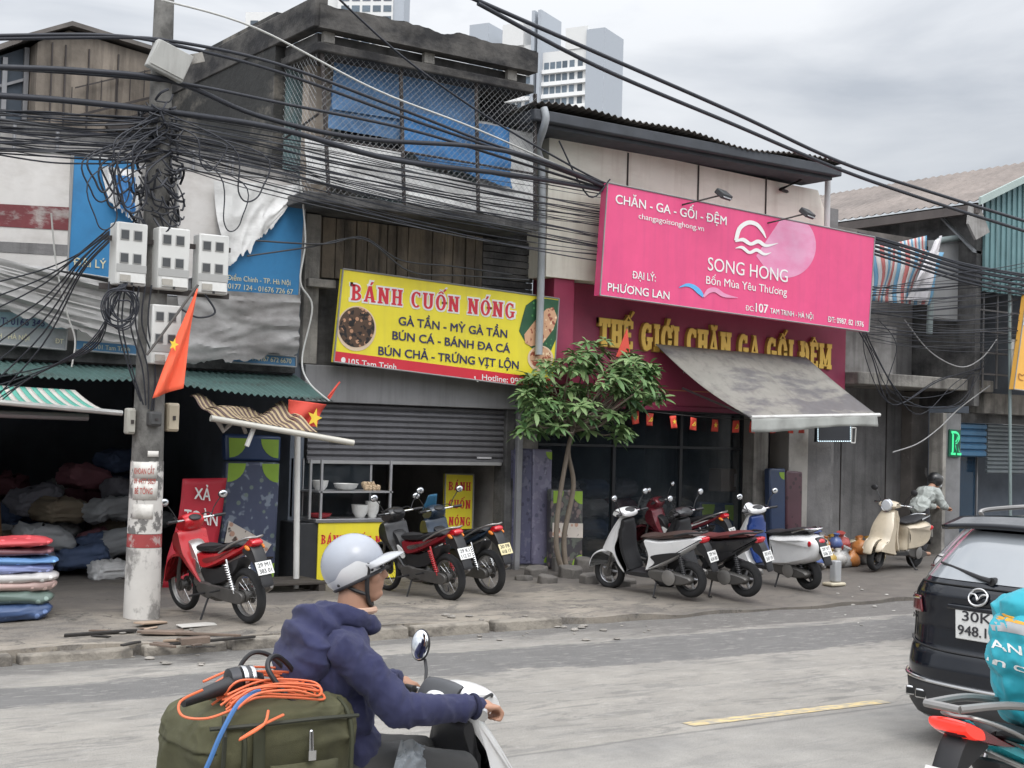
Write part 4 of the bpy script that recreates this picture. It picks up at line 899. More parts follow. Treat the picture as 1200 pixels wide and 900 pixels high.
# --- big grey awning
t=thing('awning','large sagging grey canvas awning below the gold lettering','awning',(4.6,-1,2.5))
canv=M('grey_canvas',(.245,.235,.21),.8,v=.12,stain=(.10,.095,.105),ssc=(.55,1.4,1.4),slo=.475,shi=.56,samt=.8,streak=(.12,.11,.105),stamt=.6)
TL,TR=W(768,403,-.22),W(945,419,-.22); BL,BR=W(880,489,-1.75),W(1027,486,-1.75)
m=MB()
def aw(u,v):
    p=TL.lerp(TR,u).lerp(BL.lerp(BR,u),v); p.z-=.10*math.sin(v*3.14)*(.6+.4*math.sin(u*6.3*1.5+1)); p.z+=.012*math.sin(u*40)*v; return p
m.grid(aw,30,14); o=m.build('canvas',canv,t,world=True,auto=70); md=o.modifiers.new('s','SOLIDIFY'); md.thickness=.006
m=MB(); m.grid(lambda u,v:BL.lerp(BR,u)+V((0,-.02+.025*math.sin(u*30)*v,-.0-.2*v-.03*v*math.sin(u*5+1))),30,4); o=m.build('valance',M('pale_green_grey_canvas',(.36,.37,.35),.8,v=.1,stain=(.22,.22,.21),slo=.5,shi=.7),t,world=True,auto=70); md=o.modifiers.new('s','SOLIDIFY'); md.thickness=.005
m=MB(); m.tube([BL,BR+V((.08,0,0))],.03,8); m.build('front_bar',white_paint,t,world=True)
m=MB(); m.tube([W(800,455,-.2),BL],.018,6); m.tube([V((6.2,-.2,2.6)),BR],.018,6); m.build('arm',steel,t,world=True)
# --- party flag bunting
t=thing('bunting','string of small red party flags hanging under the awning','bunting',(3.8,-.7,2.5))
m=MB(); sp_=[W(736+ (940-736)*i/24,479+math.sin(i/24*3.14)*4+ i*.55,-.75) for i in range(25)]; m.tube(sp_,.006,5); m.build('string',M('dark_string',(.05,.05,.05),.7),t,world=True)
fl_r=M('orange_red_flag',(.66,.07,.045),.7,v=.15,orv=.25); fl_y=M('flag_yellow',(.85,.6,.06),.6,v=.1)
star=lambda cx,cz,r_,rot=0:[(cx+(r_ if i%2==0 else r_*.4)*math.sin(R(36*i)+rot),cz+(r_ if i%2==0 else r_*.4)*math.cos(R(36*i)+rot)) for i in range(10)]
for i,px in enumerate((744,762,789,813,838,862,883,905,927,939)):
    u=(px-736)/204; p=W(px,481+math.sin(u*3.14)*4+u*13,-.75); g=R((-9,3,-6,7,2,-4,6,-5,4,0)[i]); hh=.19;ww=.135
    q=Matrix.Rotation(g,3,'Y')
    m=MB(); m.grid(lambda a,b_:p+q@V((-ww/2+ww*a,.012*math.sin(a*5+b_*3+i)-.0,-hh*b_)),5,5); o=m.build('flag',fl_r,t,world=True); o.modifiers.new('s','SOLIDIFY').thickness=.003
    m=MB()
    if i%2==0: m.prism([p+q@V((a[0],-.02,a[1])) for a in star(0,-.09,.045)],(0,-.004,0))
    else:
        m.tube([p+q@V((.035*math.cos(R(b_)),-.02,-.09+.035*math.sin(R(b_)))) for b_ in range(-140,71,30)],.007,5); m.tube([p+q@V((-.035,-.02,-.13)),p+q@V((.025,-.02,-.065))],.007,5)
    m.build('emblem',fl_y,o,world=True,smooth=False)
# --- flags on the left
def flag(label,pts,y,cat='flag',amp=.03,starpx=None,pole=None,nseg=10,sr=.1,mat=None):
    """pts: TL,TR,BR,BL pixels"""
    c=[W(*p,y) for p in pts]; t=thing('flag',label,cat,c[3])
    m=MB(); m.grid(lambda u,v:c[0].lerp(c[1],u).lerp(c[3].lerp(c[2],u),v)+V((0,amp*math.sin(u*7+v*4)*(.3+v),0)),nseg,nseg*2); o=m.build('cloth',mat or M('red_flag_cloth',(.62,.075,.05),.75,v=.15,stain=(.45,.05,.04),slo=.5,shi=.7),t,world=True); o.modifiers.new('s','SOLIDIFY').thickness=.004
    if starpx:
        p=W(*starpx[:2],y); m=MB(); m.prism([p+V((a[0]*starpx[3],-.06,a[1])) for a in star(0,0,starpx[2],.25)],(0,-.004,0)); m.build('star',fl_y,t,world=True,smooth=False)
    if pole:
        m=MB(); m.tube([W(*q,y+.03) for q in pole],.014,8); m.build('staff',M('flag_staff',(.08,.075,.07),.6),t,world=True)
    return t
flag('long red flag drooping from the utility pole in front of the meter boxes',[(231,338),(231.5,339),(213,455),(177,467)],-3.15,amp=.035,starpx=(201,404,.07,.75),pole=[(172,416),(200,378),(232,334)],mat=M('bright_orange_flag',(.85,.13,.06),.75,v=.1))
flag('crumpled red flag with yellow star tucked under the green canopy end',[(338,468),(383,474),(368,500),(341,498)],-1.12,amp=.05,starpx=(366,490,.13,.8))
flag('thin furled red flag tip above the canopy end',[(398,447),(399,448),(386,468),(383,465)],-1.2,amp=.01)
# --- awnings of the left shop
t=thing('awning','green and white striped awning at the far left shop','awning',W(60,480,-1.4))
st_g=M('green_stripe',(.12,.42,.33),.7,v=.1); st_w=M('white_stripe',(.6,.57,.52),.7,v=.1,stain=(.35,.33,.3),slo=.5,shi=.7)
a,b_,c_,d_=W(-60,448,-1.0),W(88,457,-1.0),W(138,484,-1.75),W(-60,466,-1.75)
m=MB(); k=22
for i in range(k):
    m.cm=i%2; u0_,u1_=i/k,(i+1)/k
    m.grid(lambda u,v:(lambda U:a.lerp(b_,U).lerp(d_.lerp(c_,U),v)-V((0,0,.05*math.sin(v*3.1))))(u0_+(u1_-u0_)*u),1,6)
o=m.build('canvas',[st_g,st_w],t,world=True); o.modifiers.new('s','SOLIDIFY').thickness=.005
m=MB(); m.tube([d_,c_+V((.05,0,0))],.03,8); m.build('front_bar',M('awning_bar',(.5,.5,.48),.4,metal=.3),t,world=True)
m=MB(); m.tube([W(-60,483,-1.5),W(103,489,-1.5)],.04,8); m.build('roller',steel,t,world=True)
t=thing('awning','retracted brown striped awning with long pale bar over the leaf patterned mattress','awning',W(300,505,-1.3))
st_b=M('brown_stripe',(.13,.085,.075),.75,v=.2); st_t=M('tan_stripe',(.46,.36,.22),.75,v=.15)
TLp=[(222,464),(250,470),(285,481),(312,479),(335,473)]; BLp=[(250,488),(285,492),(312,497),(340,502),(372,507)]
m=MB(); TT=spline([W(*p,-.95) for p in TLp],8); BB=spline([W(*p,-1.55) for p in BLp],8); k=len(TT)-1
for i in range(k):
    m.cm=(i//1)%2
    m.grid(lambda u,v:TT[i].lerp(TT[i+1],u).lerp(BB[i].lerp(BB[i+1],u),v)+V((0,0,.05*math.sin(v*9+i*.5)*(1-v))),1,8)
o=m.build('canvas',[st_b,st_t],t,world=True); o.modifiers.new('s','SOLIDIFY').thickness=.006
m=MB(); m.tube([W(247,490,-1.58),W(414,519,-1.58)],.038,10); m.build('front_bar',M('pale_bar',(.58,.56,.5),.4,metal=.2,v=.1),t,world=True)
m=MB(); m.tube([W(298,500,-1.5),W(289,523,-1.5)],.03,8); m.build('crank',white_paint,t,world=True)
m=MB(); m.tube([W(255,493,-1.5),W(262,505,-1.45),W(270,497,-1.5)],.03,8); m.tube([W(285,500,-1.45),W(288,507,-1.4)],.025,6); m.build('bracket',M('grimy_white',(.35,.33,.3),.6,v=.2),t,world=True)
# --- striped tarp and white sheet on the right
t=thing('striped_tarp','red blue and white striped tarp hanging beside the pink billboard','tarp',(8.8,-.5,4.5))
sw=M('tarp_white_stripe',(.58,.58,.58),.6,v=.1); sr_=M('tarp_red_stripe',(.5,.16,.15),.6,v=.1); sb=M('tarp_blue_stripe',(.14,.32,.48),.6,v=.1)
a,b_,c_,d_=W(1012,284,-.5),W(1104,296,-.5),W(1086,358,-.5),W(1012,352,-.5)
m=MB(); k=24
for i in range(k):
    m.cm=(0,1,0,2)[i%4]
    m.grid(lambda u,v:(lambda U:a.lerp(b_,U).lerp(d_.lerp(c_,U),v)+V((0,.05*math.sin(U*16+v*2)+.03*math.sin(v*7+U*5),0)))((i+u)/k),2,10)
o=m.build('sheet',[sw,sr_,sb],t,world=True); o.modifiers.new('s','SOLIDIFY').thickness=.004
m=MB(); cloth(m,W(1096,282,-.62),W(1103,276,-.62),W(1086,352,-.6),W(1060,352,-.6),.03,44,30,seed=44); m.build('white_edge',M('white_tarp_edge',(.66,.64,.66),.6,v=.08),t,world=True)
m=MB(); k=16
a,b_,c_,d_=W(1052,284,.1),W(1086,276,.1),W(1086,298,.1),W(1056,298,.1)
for i in range(k):
    m.cm=(0,1,0,2)[i%4]; m.grid(lambda u,v:(lambda U:a.lerp(b_,U).lerp(d_.lerp(c_,U),v))((i+u)/k),1,3)
o=m.build('top_fold',[sw,sr_,sb],t,world=True); o.modifiers.new('s','SOLIDIFY').thickness=.004
# ================================================ MOTORBIKES
rubber=M('tyre_rubber',(.018,.018,.019),.85,v=.2); chrome=M('chrome',(.62,.62,.62),.18,metal=1,v=.05); alum=M('cast_aluminium',(.32,.31,.3),.4,metal=.7,v=.2)
blackp=M('black_plastic',(.018,.018,.02),.5,v=.15); seat_m=M('black_seat_vinyl',(.015,.015,.017),.55,v=.15); exh=M('dull_exhaust_steel',(.22,.21,.2),.4,metal=.8,v=.2)
engine_m=M('engine_metal',(.13,.125,.12),.5,metal=.6,v=.3); tail_m=M('red_lens',(.55,.01,.02),.15,coat=.6); plate_m=M('white_plate',(.72,.72,.7),.45,v=.04); plate_y=M('yellowed_plate',(.7,.62,.36),.45,v=.05)
mirror_g=M('mirror_glass',(.75,.77,.8),.04,metal=1,v=0); clear_l=M('headlamp_lens',(.55,.57,.6),.08,coat=1,v=.05); ink=M('plate_ink',(.03,.03,.035),.5)
def paint(n,c,**k): return M(n,c,.32,v=.08,coat=.4,stain=(.22,.2,.175),ssc=(3,3,4),slo=.5,shi=.85,samt=.35,**k)
def wheel(root,x,Rr,r,alloy=None,w_=1.25):
    m=MB(); m.torus((x,0,Rr),Rr-r,r,n=44,k=12,sq=w_); t=m.build('wheel',rubber,root)
    m=MB(); m.torus((x,0,Rr),Rr-2*r+.004,.013,n=40,k=8,sq=1.9); m.build('rim',alum if not alloy else alloy,t)
    m=MB()
    if alloy:
        for i in range(5):
            a=R(72*i+20); q=Rr-2*r; m.tube([(x+.03*math.cos(a),0,Rr+.03*math.sin(a)),(x+q*math.cos(a+.25),0,Rr+q*math.sin(a+.25))],[.022,.014],6)
    else:
        for i in range(18):
            a=R(20*i); b=a+(.35 if i%2 else -.35); q=Rr-2*r
            m.tube([(x+.035*math.cos(b),.03*(1 if i%4<2 else -1),Rr+.035*math.sin(b)),(x+q*math.cos(a),0,Rr+q*math.sin(a))],.0022,4)
    m.build('spokes',alloy or chrome,t)
    m=MB(); m.cyl((x,-.07,Rr),(x,.07,Rr),.045,18); m.cyl((x,-.045,Rr),(x,-.04,Rr),.085,22); m.cyl((x,.03,Rr),(x,.06,Rr),.065,20); m.build('hub',engine_m,t)
    return t
def numplate(root,x,z,tilt,l1,l2,mat=None,wd=.19,hh=.14):
    q=Matrix.Rotation(R(tilt),3,'Y'); c=V((x,0,z))
    m=MB(); m.obox((x,0,z),(.006,wd,hh),(0,R(tilt),0)); p=m.build('number_plate',mat or plate_m,root,bev=.004)
    for s,zz in ((l1,.012),(l2,-.052)):
        a=c+q@V((-.003,wd*.38,zz)); b=c+q@V((-.003,-wd*.38,zz))
        d=(b-a).normalized(); upv=q@V((0,0,1))
        vs,fs=glyphs(s,.01); xs=[v[0] for v in vs]; x0=min(xs); wdt=max(xs)-x0; kx=(b-a).length/wdt
        m=MB(); m.add([a+d*((v[0]-x0)*kx)+upv*(v[1]*.042/CAPH)+(q@V((-1,0,0)))*(.0015+v[2]*.02) for v in vs],fs); m.build('lettering',ink,p,smooth=False)
def bars(root,x,z,w_=.34,mirror=True,mz=.2,grip=blackp,rise=.02,back=.08,mstyle='oval'):
    m=MB(); m.tube(spline([(x-back,-w_,z+rise),(x-.02,-.14,z+rise*.6),(x,0,z),(x-.02,.14,z+rise*.6),(x-back,w_,z+rise)],5),.012,8); m.build('handlebar',chrome,root)
    m=MB()
    for s in (-1,1): m.tube(spline([(x-back*.6,s*(w_-.12),z+rise),(x+.05,s*.2,z+.05),(x+.12,s*.08,z-.02),(x+.1,s*.04,z-.16)],4),.006,5)
    m.build('brake_cable',blackp,root)
    for s in (-1,1):
        m=MB(); m.cyl((x-back*.75,s*(w_-.11),z+rise*.9),(x-back*1.03,s*(w_+.01),z+rise),.018,12); m.build('grip',grip,root)
        m=MB(); m.tube([(x-back*.6,s*(w_-.13),z+rise),(x-back*.4,s*(w_-.05),z+rise*.7),(x-back*.75,s*(w_+.0),z+rise*.6)],.007,6); m.build('brake_lever',chrome,root)
        if mirror:
            m=MB(); m.tube(spline([(x-back*.45,s*(w_-.14),z+.01),(x-back*.4,s*(w_-.09),z+mz*.55),(x-back*.6,s*(w_-.02),z+mz)],5),.006,6); t=m.build('mirror',blackp,root)
            m=MB(); m.ell((x-back*.6,s*(w_+.02),z+mz+.035),(.018,.062,.045),(0,0,0)); m.build('mirror_head',blackp,t)
            m=MB(); m.ell((x-back*.6-.012,s*(w_+.02),z+mz+.035),(.01,.054,.038),(0,0,0)); m.build('mirror_glass',mirror_g,t)
def exhaust(root,pts,a,b,r,mat=None,shield=None):
    m=MB(); m.tube(spline(pts,5),.02,8); e=m.build('exhaust',exh,root)
    a,b=V(a),V(b); m=MB(); d=b-a
    m.tube([a,a+d*.06,a+d*.12,a+d*.85,a+d*.97,b],[r*.45,r*.8,r,r*.98,r*.7,r*.4],16); m.build('muffler',mat or exh,e)
    if shield: m=MB(); m.tube([a+d*.1+V((0,-r*.25,r*.3)),a+d*.7+V((0,-r*.25,r*.3))],[r*.9,r*.85],14); m.build('heat_shield',shield,e)
def underbone(label,col,col2,pl,group,decal=None,silver=None,platem=None,cat='motorbike',fair=None,name='motorbike'):
    t=thing(name,label,cat,(0,0,0),0,group)
    wheel(t,.615,.285,.034); wheel(t,-.615,.285,.04)
    m=MB(); m.puff([(.93,.30),(.90,.44),(.80,.57),(.64,.625),(.46,.58),(.36,.50),(.37,.47),(.48,.55),(.63,.585),(.78,.535),(.87,.42),(.90,.30)],.06,.012); m.build('front_fender',col,t)
    m=MB()
    for s in (-1,1): m.tube([(.615,s*.075,.285),(.56,s*.075,.48),(.43,s*.06,.86)],[.024,.022,.018],10)
    m.build('fork',engine_m,t)
    hw=lambda x,z:.05+.125*max(0,min(1,(z-.28)/.4))
    m=MB(); m.puff([(.46,.90),(.52,.80),(.50,.68),(.40,.58),(.27,.40),(.17,.29),(.06,.27),(.05,.31),(.14,.38),(.25,.58),(.32,.78),(.36,.9)],hw,.03); m.build('leg_shield',col,t)
    m=MB(); m.puff([(.38,.80),(.33,.62),(.2,.44),(.1,.36),(.05,.40),(.08,.5),(.16,.62),(.26,.76)],.085,.02); m.build('centre_cover',silver or blackp,t)
    for s in (-1,1):
        m=MB(); m.puff([(.25,.62),(.2,.50),(.15,.46),(.1,.49),(.15,.58)],.006,.002,y0=s*.088); m.build('cover_decal',chrome if silver else white_v,t)
    m=MB(); m.puff([(.50,1.0),(.53,.92),(.45,.87),(.33,.90),(.27,1.0),(.34,1.07),(.44,1.06)],.115,.035); h=m.build('headlight_cowl',col,t)
    m=MB(); m.ell((.505,0,.945),(.035,.09,.05),(0,R(-20),0)); m.build('headlight',clear_l,h)
    m=MB(); m.ell((.29,0,1.035),(.05,.075,.02),(0,R(-30),0)); m.build('dial',blackp,h)
    bars(t,.34,1.0)
    m=MB(); m.puff([(.14,.765),(.11,.69),(-.05,.685),(-.32,.71),(-.62,.785),(-.66,.82),(-.6,.855),(-.40,.82),(-.16,.765),(.02,.775)],lambda x,z:.12 if x>-.3 else .125-.05*min(1,(-.3-x)/.4),.035); m.build('seat',seat_m,t)
    m=MB(); m.puff([(.12,.69),(.11,.58),(.03,.52),(-.18,.565),(-.5,.68),(-.76,.80),(-.84,.87),(-.80,.9),(-.64,.80),(-.40,.745),(-.05,.69)],lambda x,z:.118 if x>-.35 else .118-.06*min(1,(-.35-x)/.45),.022); f=m.build('side_fairing',fair or col,t)
    for s in (-1,1):
        m=MB(); m.puff([(.0,.63),(-.05,.59),(-.3,.66),(-.6,.78),(-.56,.775),(-.3,.69)],.004,.001,y0=s*.117); o=m.build('fairing_decal',decal or white_v,f)
    m=MB(); m.puff([(.12,.52),(.02,.36),(-.3,.40),(-.55,.55),(-.6,.68),(-.3,.58),(-.15,.54)],.085,.015); m.build('under_frame',blackp,t)
    m=MB(); m.puff([(.17,.37),(.19,.27),(.05,.2),(-.12,.22),(-.16,.33),(-.02,.39)],.115,.03); e=m.build('engine',engine_m,t)
    m=MB(); m.cyl((.1,0,.33),(.3,0,.37),.06,16); 
    for i in range(6): m.cyl((.14+.025*i,0,.34+.005*i),(.15+.025*i,0,.341+.005*i),.082,16)
    m.build('cylinder_fins',alum,e)
    m=MB(); m.puff([(-.08,.35),(-.12,.25),(-.6,.215),(-.70,.28),(-.62,.35),(-.2,.37)],.022,.01,y0=.11); m.build('chain_case',engine_m,t)
    m=MB()
    for s in (-1,1): m.tube([(-.1,s*.09,.3),(-.615,s*.09,.285)],.018,8)
    m.build('swingarm',engine_m,t)
    for s in (-1,1):
        m=MB(); m.tube([(-.56,s*.125,.32),(-.44,s*.115,.66)],.012,8)
        for i in range(11): m.torus((-.545+.0105*i,s*.1245,.37+.0235*i),.024,.0055,axis='z',n=14,k=6)
        m.build('shock_absorber',chrome if col2 is None else col2,t)
    exhaust(t,[(.3,-.06,.33),(.33,-.1,.2),(.2,-.13,.14),(-.05,-.15,.17),(-.22,-.16,.22)],(-.2,-.16,.21),(-.80,-.17,.37),.05,shield=chrome)
    m=MB(); m.puff([(-.66,.76),(-.80,.83),(-.90,.72),(-1.0,.45),(-.975,.43),(-.86,.62),(-.74,.7)],.07,.015); m.build('rear_fender',blackp,t)
    m=MB(); m.puff([(-.79,.885),(-.86,.875),(-.875,.83),(-.80,.79),(-.75,.83)],.065,.02); m.build('tail_light',tail_m,t)
    for s in (-1,1):
        m=MB(); m.ell((-.8,s*.09,.80),(.045,.02,.022),(0,R(-25),0)); m.build('indicator',M('orange_lens',(.7,.2,.02),.2),t)
    numplate(t,-.955,.60,24,pl[0],pl[1],platem)
    m=MB(); m.tube(spline([(-.35,.14,.72),(-.6,.15,.83),(-.80,.1,.9),(-.84,0,.9),(-.80,-.1,.9),(-.6,-.15,.83),(-.35,-.14,.72)],4),.011,8); m.build('grab_rail',alum,t)
    m=MB(); m.tube([(.02,-.3,.27),(.02,.3,.27)],.012,8); m.tube([(-.3,-.25,.33),(-.3,.25,.33)],.01,6); m.build('foot_peg',blackp,t)
    m=MB(); m.tube([(-.02,.1,.22),(-.1,.26,.02),(-.14,.27,.015)],.012,6); m.build('side_stand',blackp,t)
    return t
def scooter(label,col,col2,pl,group,style='sport',platem=None,seatm=None,mirror=True,name='scooter'):
    t=thing(name,label,'scooter',(0,0,0),0,group); seatm=seatm or seat_m
    r=.235 if style!='classic' else .22
    al=M('black_alloy',(.05,.05,.055),.4,metal=.5) if style!='sport' else M('silver_alloy',(.4,.4,.41),.35,metal=.7)
    wheel(t,.63,r,.045,al); wheel(t,-.63,r,.052,al)
    hwf=lambda x,z: .10+.09*max(0,min(1,(1.02-z)/.3)) if z>.5 else .19-.04*min(1,(.5-z)/.3)
    m=MB()
    if style=='classic':
        m.puff([(.38,1.0),(.47,.86),(.56,.66),(.62,.52),(.72,.47),(.80,.36),(.77,.31),(.62,.45),(.50,.42),(.40,.30),(.26,.23),(.22,.28),(.32,.38),(.37,.58),(.33,.82),(.31,.98)],hwf,.045)
    else:
        m.puff([(.37,1.0),(.46,.88),(.56,.70),(.62,.58),(.56,.52),(.46,.50),(.40,.36),(.30,.24),(.22,.24),(.26,.33),(.36,.56),(.34,.8),(.31,.98)],hwf,.04)
    m.build('front_apron',col,t)
    m=MB(); m.puff([(.93,.30),(.90,.40),(.82,.49),(.68,.535),(.5,.50),(.43,.42),(.44,.39),(.54,.46),(.67,.495),(.80,.45),(.86,.38),(.90,.28)],.075,.02); m.build('front_fender',col,t)
    m=MB()
    for s in (-1,1): m.tube([(.63,s*.07,r),(.5,s*.06,.6)],.02,8)
    m.build('fork',engine_m,t)
    m=MB(); m.puff([(.335,.96),(.35,.8),(.345,.57),(.25,.34),(.18,.31),(.2,.38),(.265,.58),(.27,.8),(.26,.95)],lambda x,z:.165 if z<.85 else .12,.02); ip=m.build('inner_panel',col2,t)
    m=MB(); m.puff([(.28,.99),(.40,.98),(.46,1.02),(.42,1.09),(.32,1.11),(.22,1.07),(.22,1.0)],lambda x,z:.15,.035); hc=m.build('handlebar_cowl',col,t)
    m=MB()
    if style=='classic':
        m.lathe([(.0,.05),(.075,.045),(.095,.02),(.1,0),(.085,-.03),(.0,-.035)],(.425,0,1.035),'x',20); m.build('headlight',clear_l,hc); m=MB(); m.torus((.44,0,1.035),.098,.01,axis='x',n=28,k=8); m.build('headlight_ring',chrome,hc)
    else: m.ell((.44,0,1.03),(.03,.11,.04),(0,R(-20),0)); m.build('headlight',clear_l,hc)
    m=MB(); m.ell((.255,0,1.08),(.05,.1,.02),(0,R(-35),0)); m.build('dial',blackp,hc)
    bars(t,.30,1.04,.33,rise=.01,mirror=mirror)
    m=MB(); m.puff([(.30,.27),(.2,.235),(-.1,.225),(-.16,.27),(-.1,.31),(.22,.31)],.165,.02); m.build('floorboard',blackp,t)
    if style=='classic':
        B=[(-.03,.72),(-.07,.5),(-.05,.3),(-.25,.30),(-.5,.33),(-.82,.42),(-.93,.56),(-.9,.70),(-.72,.775),(-.35,.75)]; hwb=lambda x,z:.205-.08*max(0,min(1,(-.6-x)/.35))-.06*max(0,min(1,(x+.25)/.25)); ib=.08
    else:
        B=[(-.03,.73),(-.08,.52),(-.03,.32),(-.2,.36),(-.42,.47),(-.66,.61),(-.86,.73),(-.90,.79),(-.78,.80),(-.3,.73)]; hwb=lambda x,z:.16-.06*max(0,min(1,(-.4-x)/.45)); ib=.035
    m=MB(); m.puff(B,hwb,ib); bd=m.build('body_panel',col,t)
    if style!='classic':
        for s in (-1,1):
            m=MB(); m.puff([(-.16,.53),(-.2,.44),(-.1,.36),(-.42,.50),(-.6,.6)],.006,.002,y0=s*.156); m.build('lower_trim',blackp,bd)
    m=MB(); m.puff([(.02,.78),(-.0,.73),(-.3,.735),(-.74,.79),(-.78,.83),(-.68,.865),(-.45,.845),(-.22,.80),(-.08,.80)],lambda x,z:.15-.045*max(0,min(1,(-.35-x)/.4)),.035); m.build('seat',seatm,t)
    m=MB(); m.puff([(-.1,.34),(-.14,.22),(-.5,.17),(-.72,r-.02),(-.70,r+.06),(-.35,.35)],.06,.025,y0=.11); e=m.build('engine',engine_m,t)
    m=MB(); m.lathe([(.0,-.01),(.09,-.008),(.1,.02),(.06,.03)],(-.42,.165,.27),'y',20); m.build('fan_cover',alum,e)
    exhaust(t,[(-.1,-.06,.25),(-.15,-.12,.2),(-.28,-.15,.22)],(-.25,-.155,.22),(-.78,-.17,.31),.062,shield=M('dark_heat_shield',(.09,.09,.09),.4,metal=.5))
    m=MB(); m.puff([(-.22,.44),(-.28,.33),(-.5,.33),(-.58,.4),(-.5,.46),(-.32,.48)],.05,.02,y0=-.12); m.build('air_box',blackp,t)
    m=MB(); m.tube([(-.62,.1,r+.02),(-.55,.1,.6)],.012,8)
    for i in range(9): m.torus((-.605+.006*i,.1,.32+.026*i),.026,.006,axis='z',n=14,k=6)
    m.build('shock_absorber',M('dark_spring',(.06,.06,.065),.4),t)
    m=MB(); m.puff([(-.78,.70),(-.88,.74),(-.95,.64),(-1.02,.40),(-.995,.38),(-.9,.54),(-.8,.62)],.07,.015); m.build('rear_fender',blackp,t)
    if style=='classic':
        m=MB(); m.ell((-.905,0,.68),(.03,.07,.045),(0,R(15),0)); m.build('tail_light',tail_m,t)
        for s in (-1,1):
            m=MB(); m.ell((-.80,s*.135,.66),(.07,.02,.04),(0,R(15),R(-s*25))); m.build('indicator',tail_m if s>0 else M('smoked_lens',(.06,.05,.05),.2),t)
    else:
        m=MB(); m.puff([(-.84,.80),(-.91,.79),(-.9,.73),(-.84,.72),(-.8,.76)],.085,.02); m.build('tail_light',tail_m,t)
    numplate(t,-.985,.56,20,pl[0],pl[1],platem)
    m=MB(); m.tube(spline([(-.5,.13,.8),(-.7,.13,.85),(-.88,.06,.86),(-.88,-.06,.86),(-.7,-.13,.85),(-.5,-.13,.8)],4),.014,8); m.build('grab_rail',blackp if style!='classic' else chrome,t)
    m=MB(); m.tube([(-.2,.12,.22),(-.22,.25,.02),(-.27,.26,.015)],.013,6); m.build('side_stand',blackp,t)
    return t
GP='motorbikes and scooters parked on the pavement'
def park(o,px,py,hd,rear=True,half=.62,lean=-7,dz=0):
    """wheel contact seen at px,py; hd heading in degrees"""
    p=G(px,py,.14); d=V((math.cos(R(hd)),math.sin(R(hd)),0)); c=p+d*half*(1 if rear else -1)
    o.location=(c.x,c.y,pave_z(c.x,c.y)+dz); o.rotation_euler=(R(lean),0,R(hd))
red_p=paint('red_bike_paint',(.52,.012,.02)); dred=paint('dark_red_paint',(.22,.012,.02)); dblue=paint('dark_blue_paint',(.015,.03,.055)); blk=paint('black_paint',(.02,.02,.022)); wht=paint('white_paint',(.70,.70,.70)); beige=paint('beige_paint',(.55,.475,.36)); navy=paint('navy_paint',(.02,.05,.2)); rdk=paint('wine_paint',(.15,.02,.03))
b1=underbone('red underbone motorbike with silver centre cover parked beside the utility pole',red_p,None,('29 M1','383 01'),GP,decal=M('dark_decal',(.2,.02,.02),.4),silver=M('silver_cover',(.42,.41,.4),.35,metal=.6)); park(b1,293,731,99)
b2=underbone('dark red and black motorbike with white plate parked before the food stall',blk,red_p,('29 K1','112 57'),GP,fair=dred,decal=chrome); park(b2,528,703,97)
b3=underbone('dark blue motorbike with yellowed plate parked right of the dark red one',dblue,None,('30 F8','418 17'),GP,decal=blk,platem=plate_y,fair=dblue); park(b3,575,697,97)
m=MB(); m.grid(lambda u,v:(.50-.10*v+.03*math.cos((u-.5)*3),(u-.5)*.24*(1-.4*v),1.0+.2*v),8,6); o=m.build('windscreen',M('blue_windscreen',(.06,.2,.34),.15,v=.2,alpha=.8),b3); o.modifiers.new('s','SOLIDIFY').thickness=.004
s1_=scooter('white scooter with black inner panel parked in front of the bedding shop glass',wht,blackp,('29 N1','654 80'),GP,seatm=M('brown_seat',(.05,.03,.025),.5)); park(s1_,809,699,105)
s2_=scooter('black scooter with wine red seat half hidden behind the white one',blk,blackp,('30 H2','247 19'),GP,seatm=M('wine_seat',(.11,.025,.025),.5)); park(s2_,874,699,103)
s3_=scooter('white and navy retro scooter with round red lamp, rear towards the road',wht,navy,('29 V7','506 33'),GP,style='classic'); park(s3_,948,690,90)
s4_=scooter('beige retro scooter facing the road by the grey house ledge',beige,beige,('29 T1','771 02'),GP,style='classic'); park(s4_,1022,670,191,rear=False,half=.7,lean=-5)
s5_=underbone('red motorbike deep behind the white scooter with only its front showing',rdk,None,('29 P1','905 44'),GP); park(s5_,838,668,108)
# ---------- the passing rider's scooter
RS=scooter('white scooter ridden along the road by the man in the navy hoodie',wht,blackp,('29 L5','318 66'),None,mirror=False); RS.location=(-8.80,-12.0,0)
m=MB(); m.tube(spline([(.28,.2,1.05),(.31,.24,1.12),(.33,.285,1.16)],5),.007,6); mr_=m.build('mirror',blackp,RS)
qm=Euler((0,R(10),R(32))).to_matrix()
m=MB(); m.ell((.315,.30,1.222),(.016,.046,.070),(0,R(10),R(32)),24,14); m.build('mirror_head',blackp,mr_)
m=MB(); m.ell(V((.315,.30,1.222))+qm@V((-.009,0,0)),(.010,.041,.064),(0,R(10),R(32)),24,14); m.build('mirror_glass',M('mirror_glass',(.75,.77,.8),.04,metal=1,v=0),mr_)
m=MB(); m.puff([(.20,1.0),(.19,1.05),(.23,1.115),(.27,1.12),(.245,1.06),(.235,1.0)],.135,.015); m.build('dash_recess',M('dash_dark_grey',(.07,.072,.078),.5,v=.2),RS)
m=MB(); m.ell((.195,-.03,1.06),(.03,.07,.028),(0,R(-50),0)); m.build('dash_rag',white_v,RS)
m=MB(); m.tube([(.165,-.04,.84),(.15,-.04,.80),(.16,-.05,.72)],.008,6); m.tube([(.165,.0,.8),(.15,.0,.74),(.165,.01,.66)],.007,6); m.torus((.155,-.02,.79),.025,.004,axis='x',n=16,k=6); m.build('key_ring',chrome,RS)
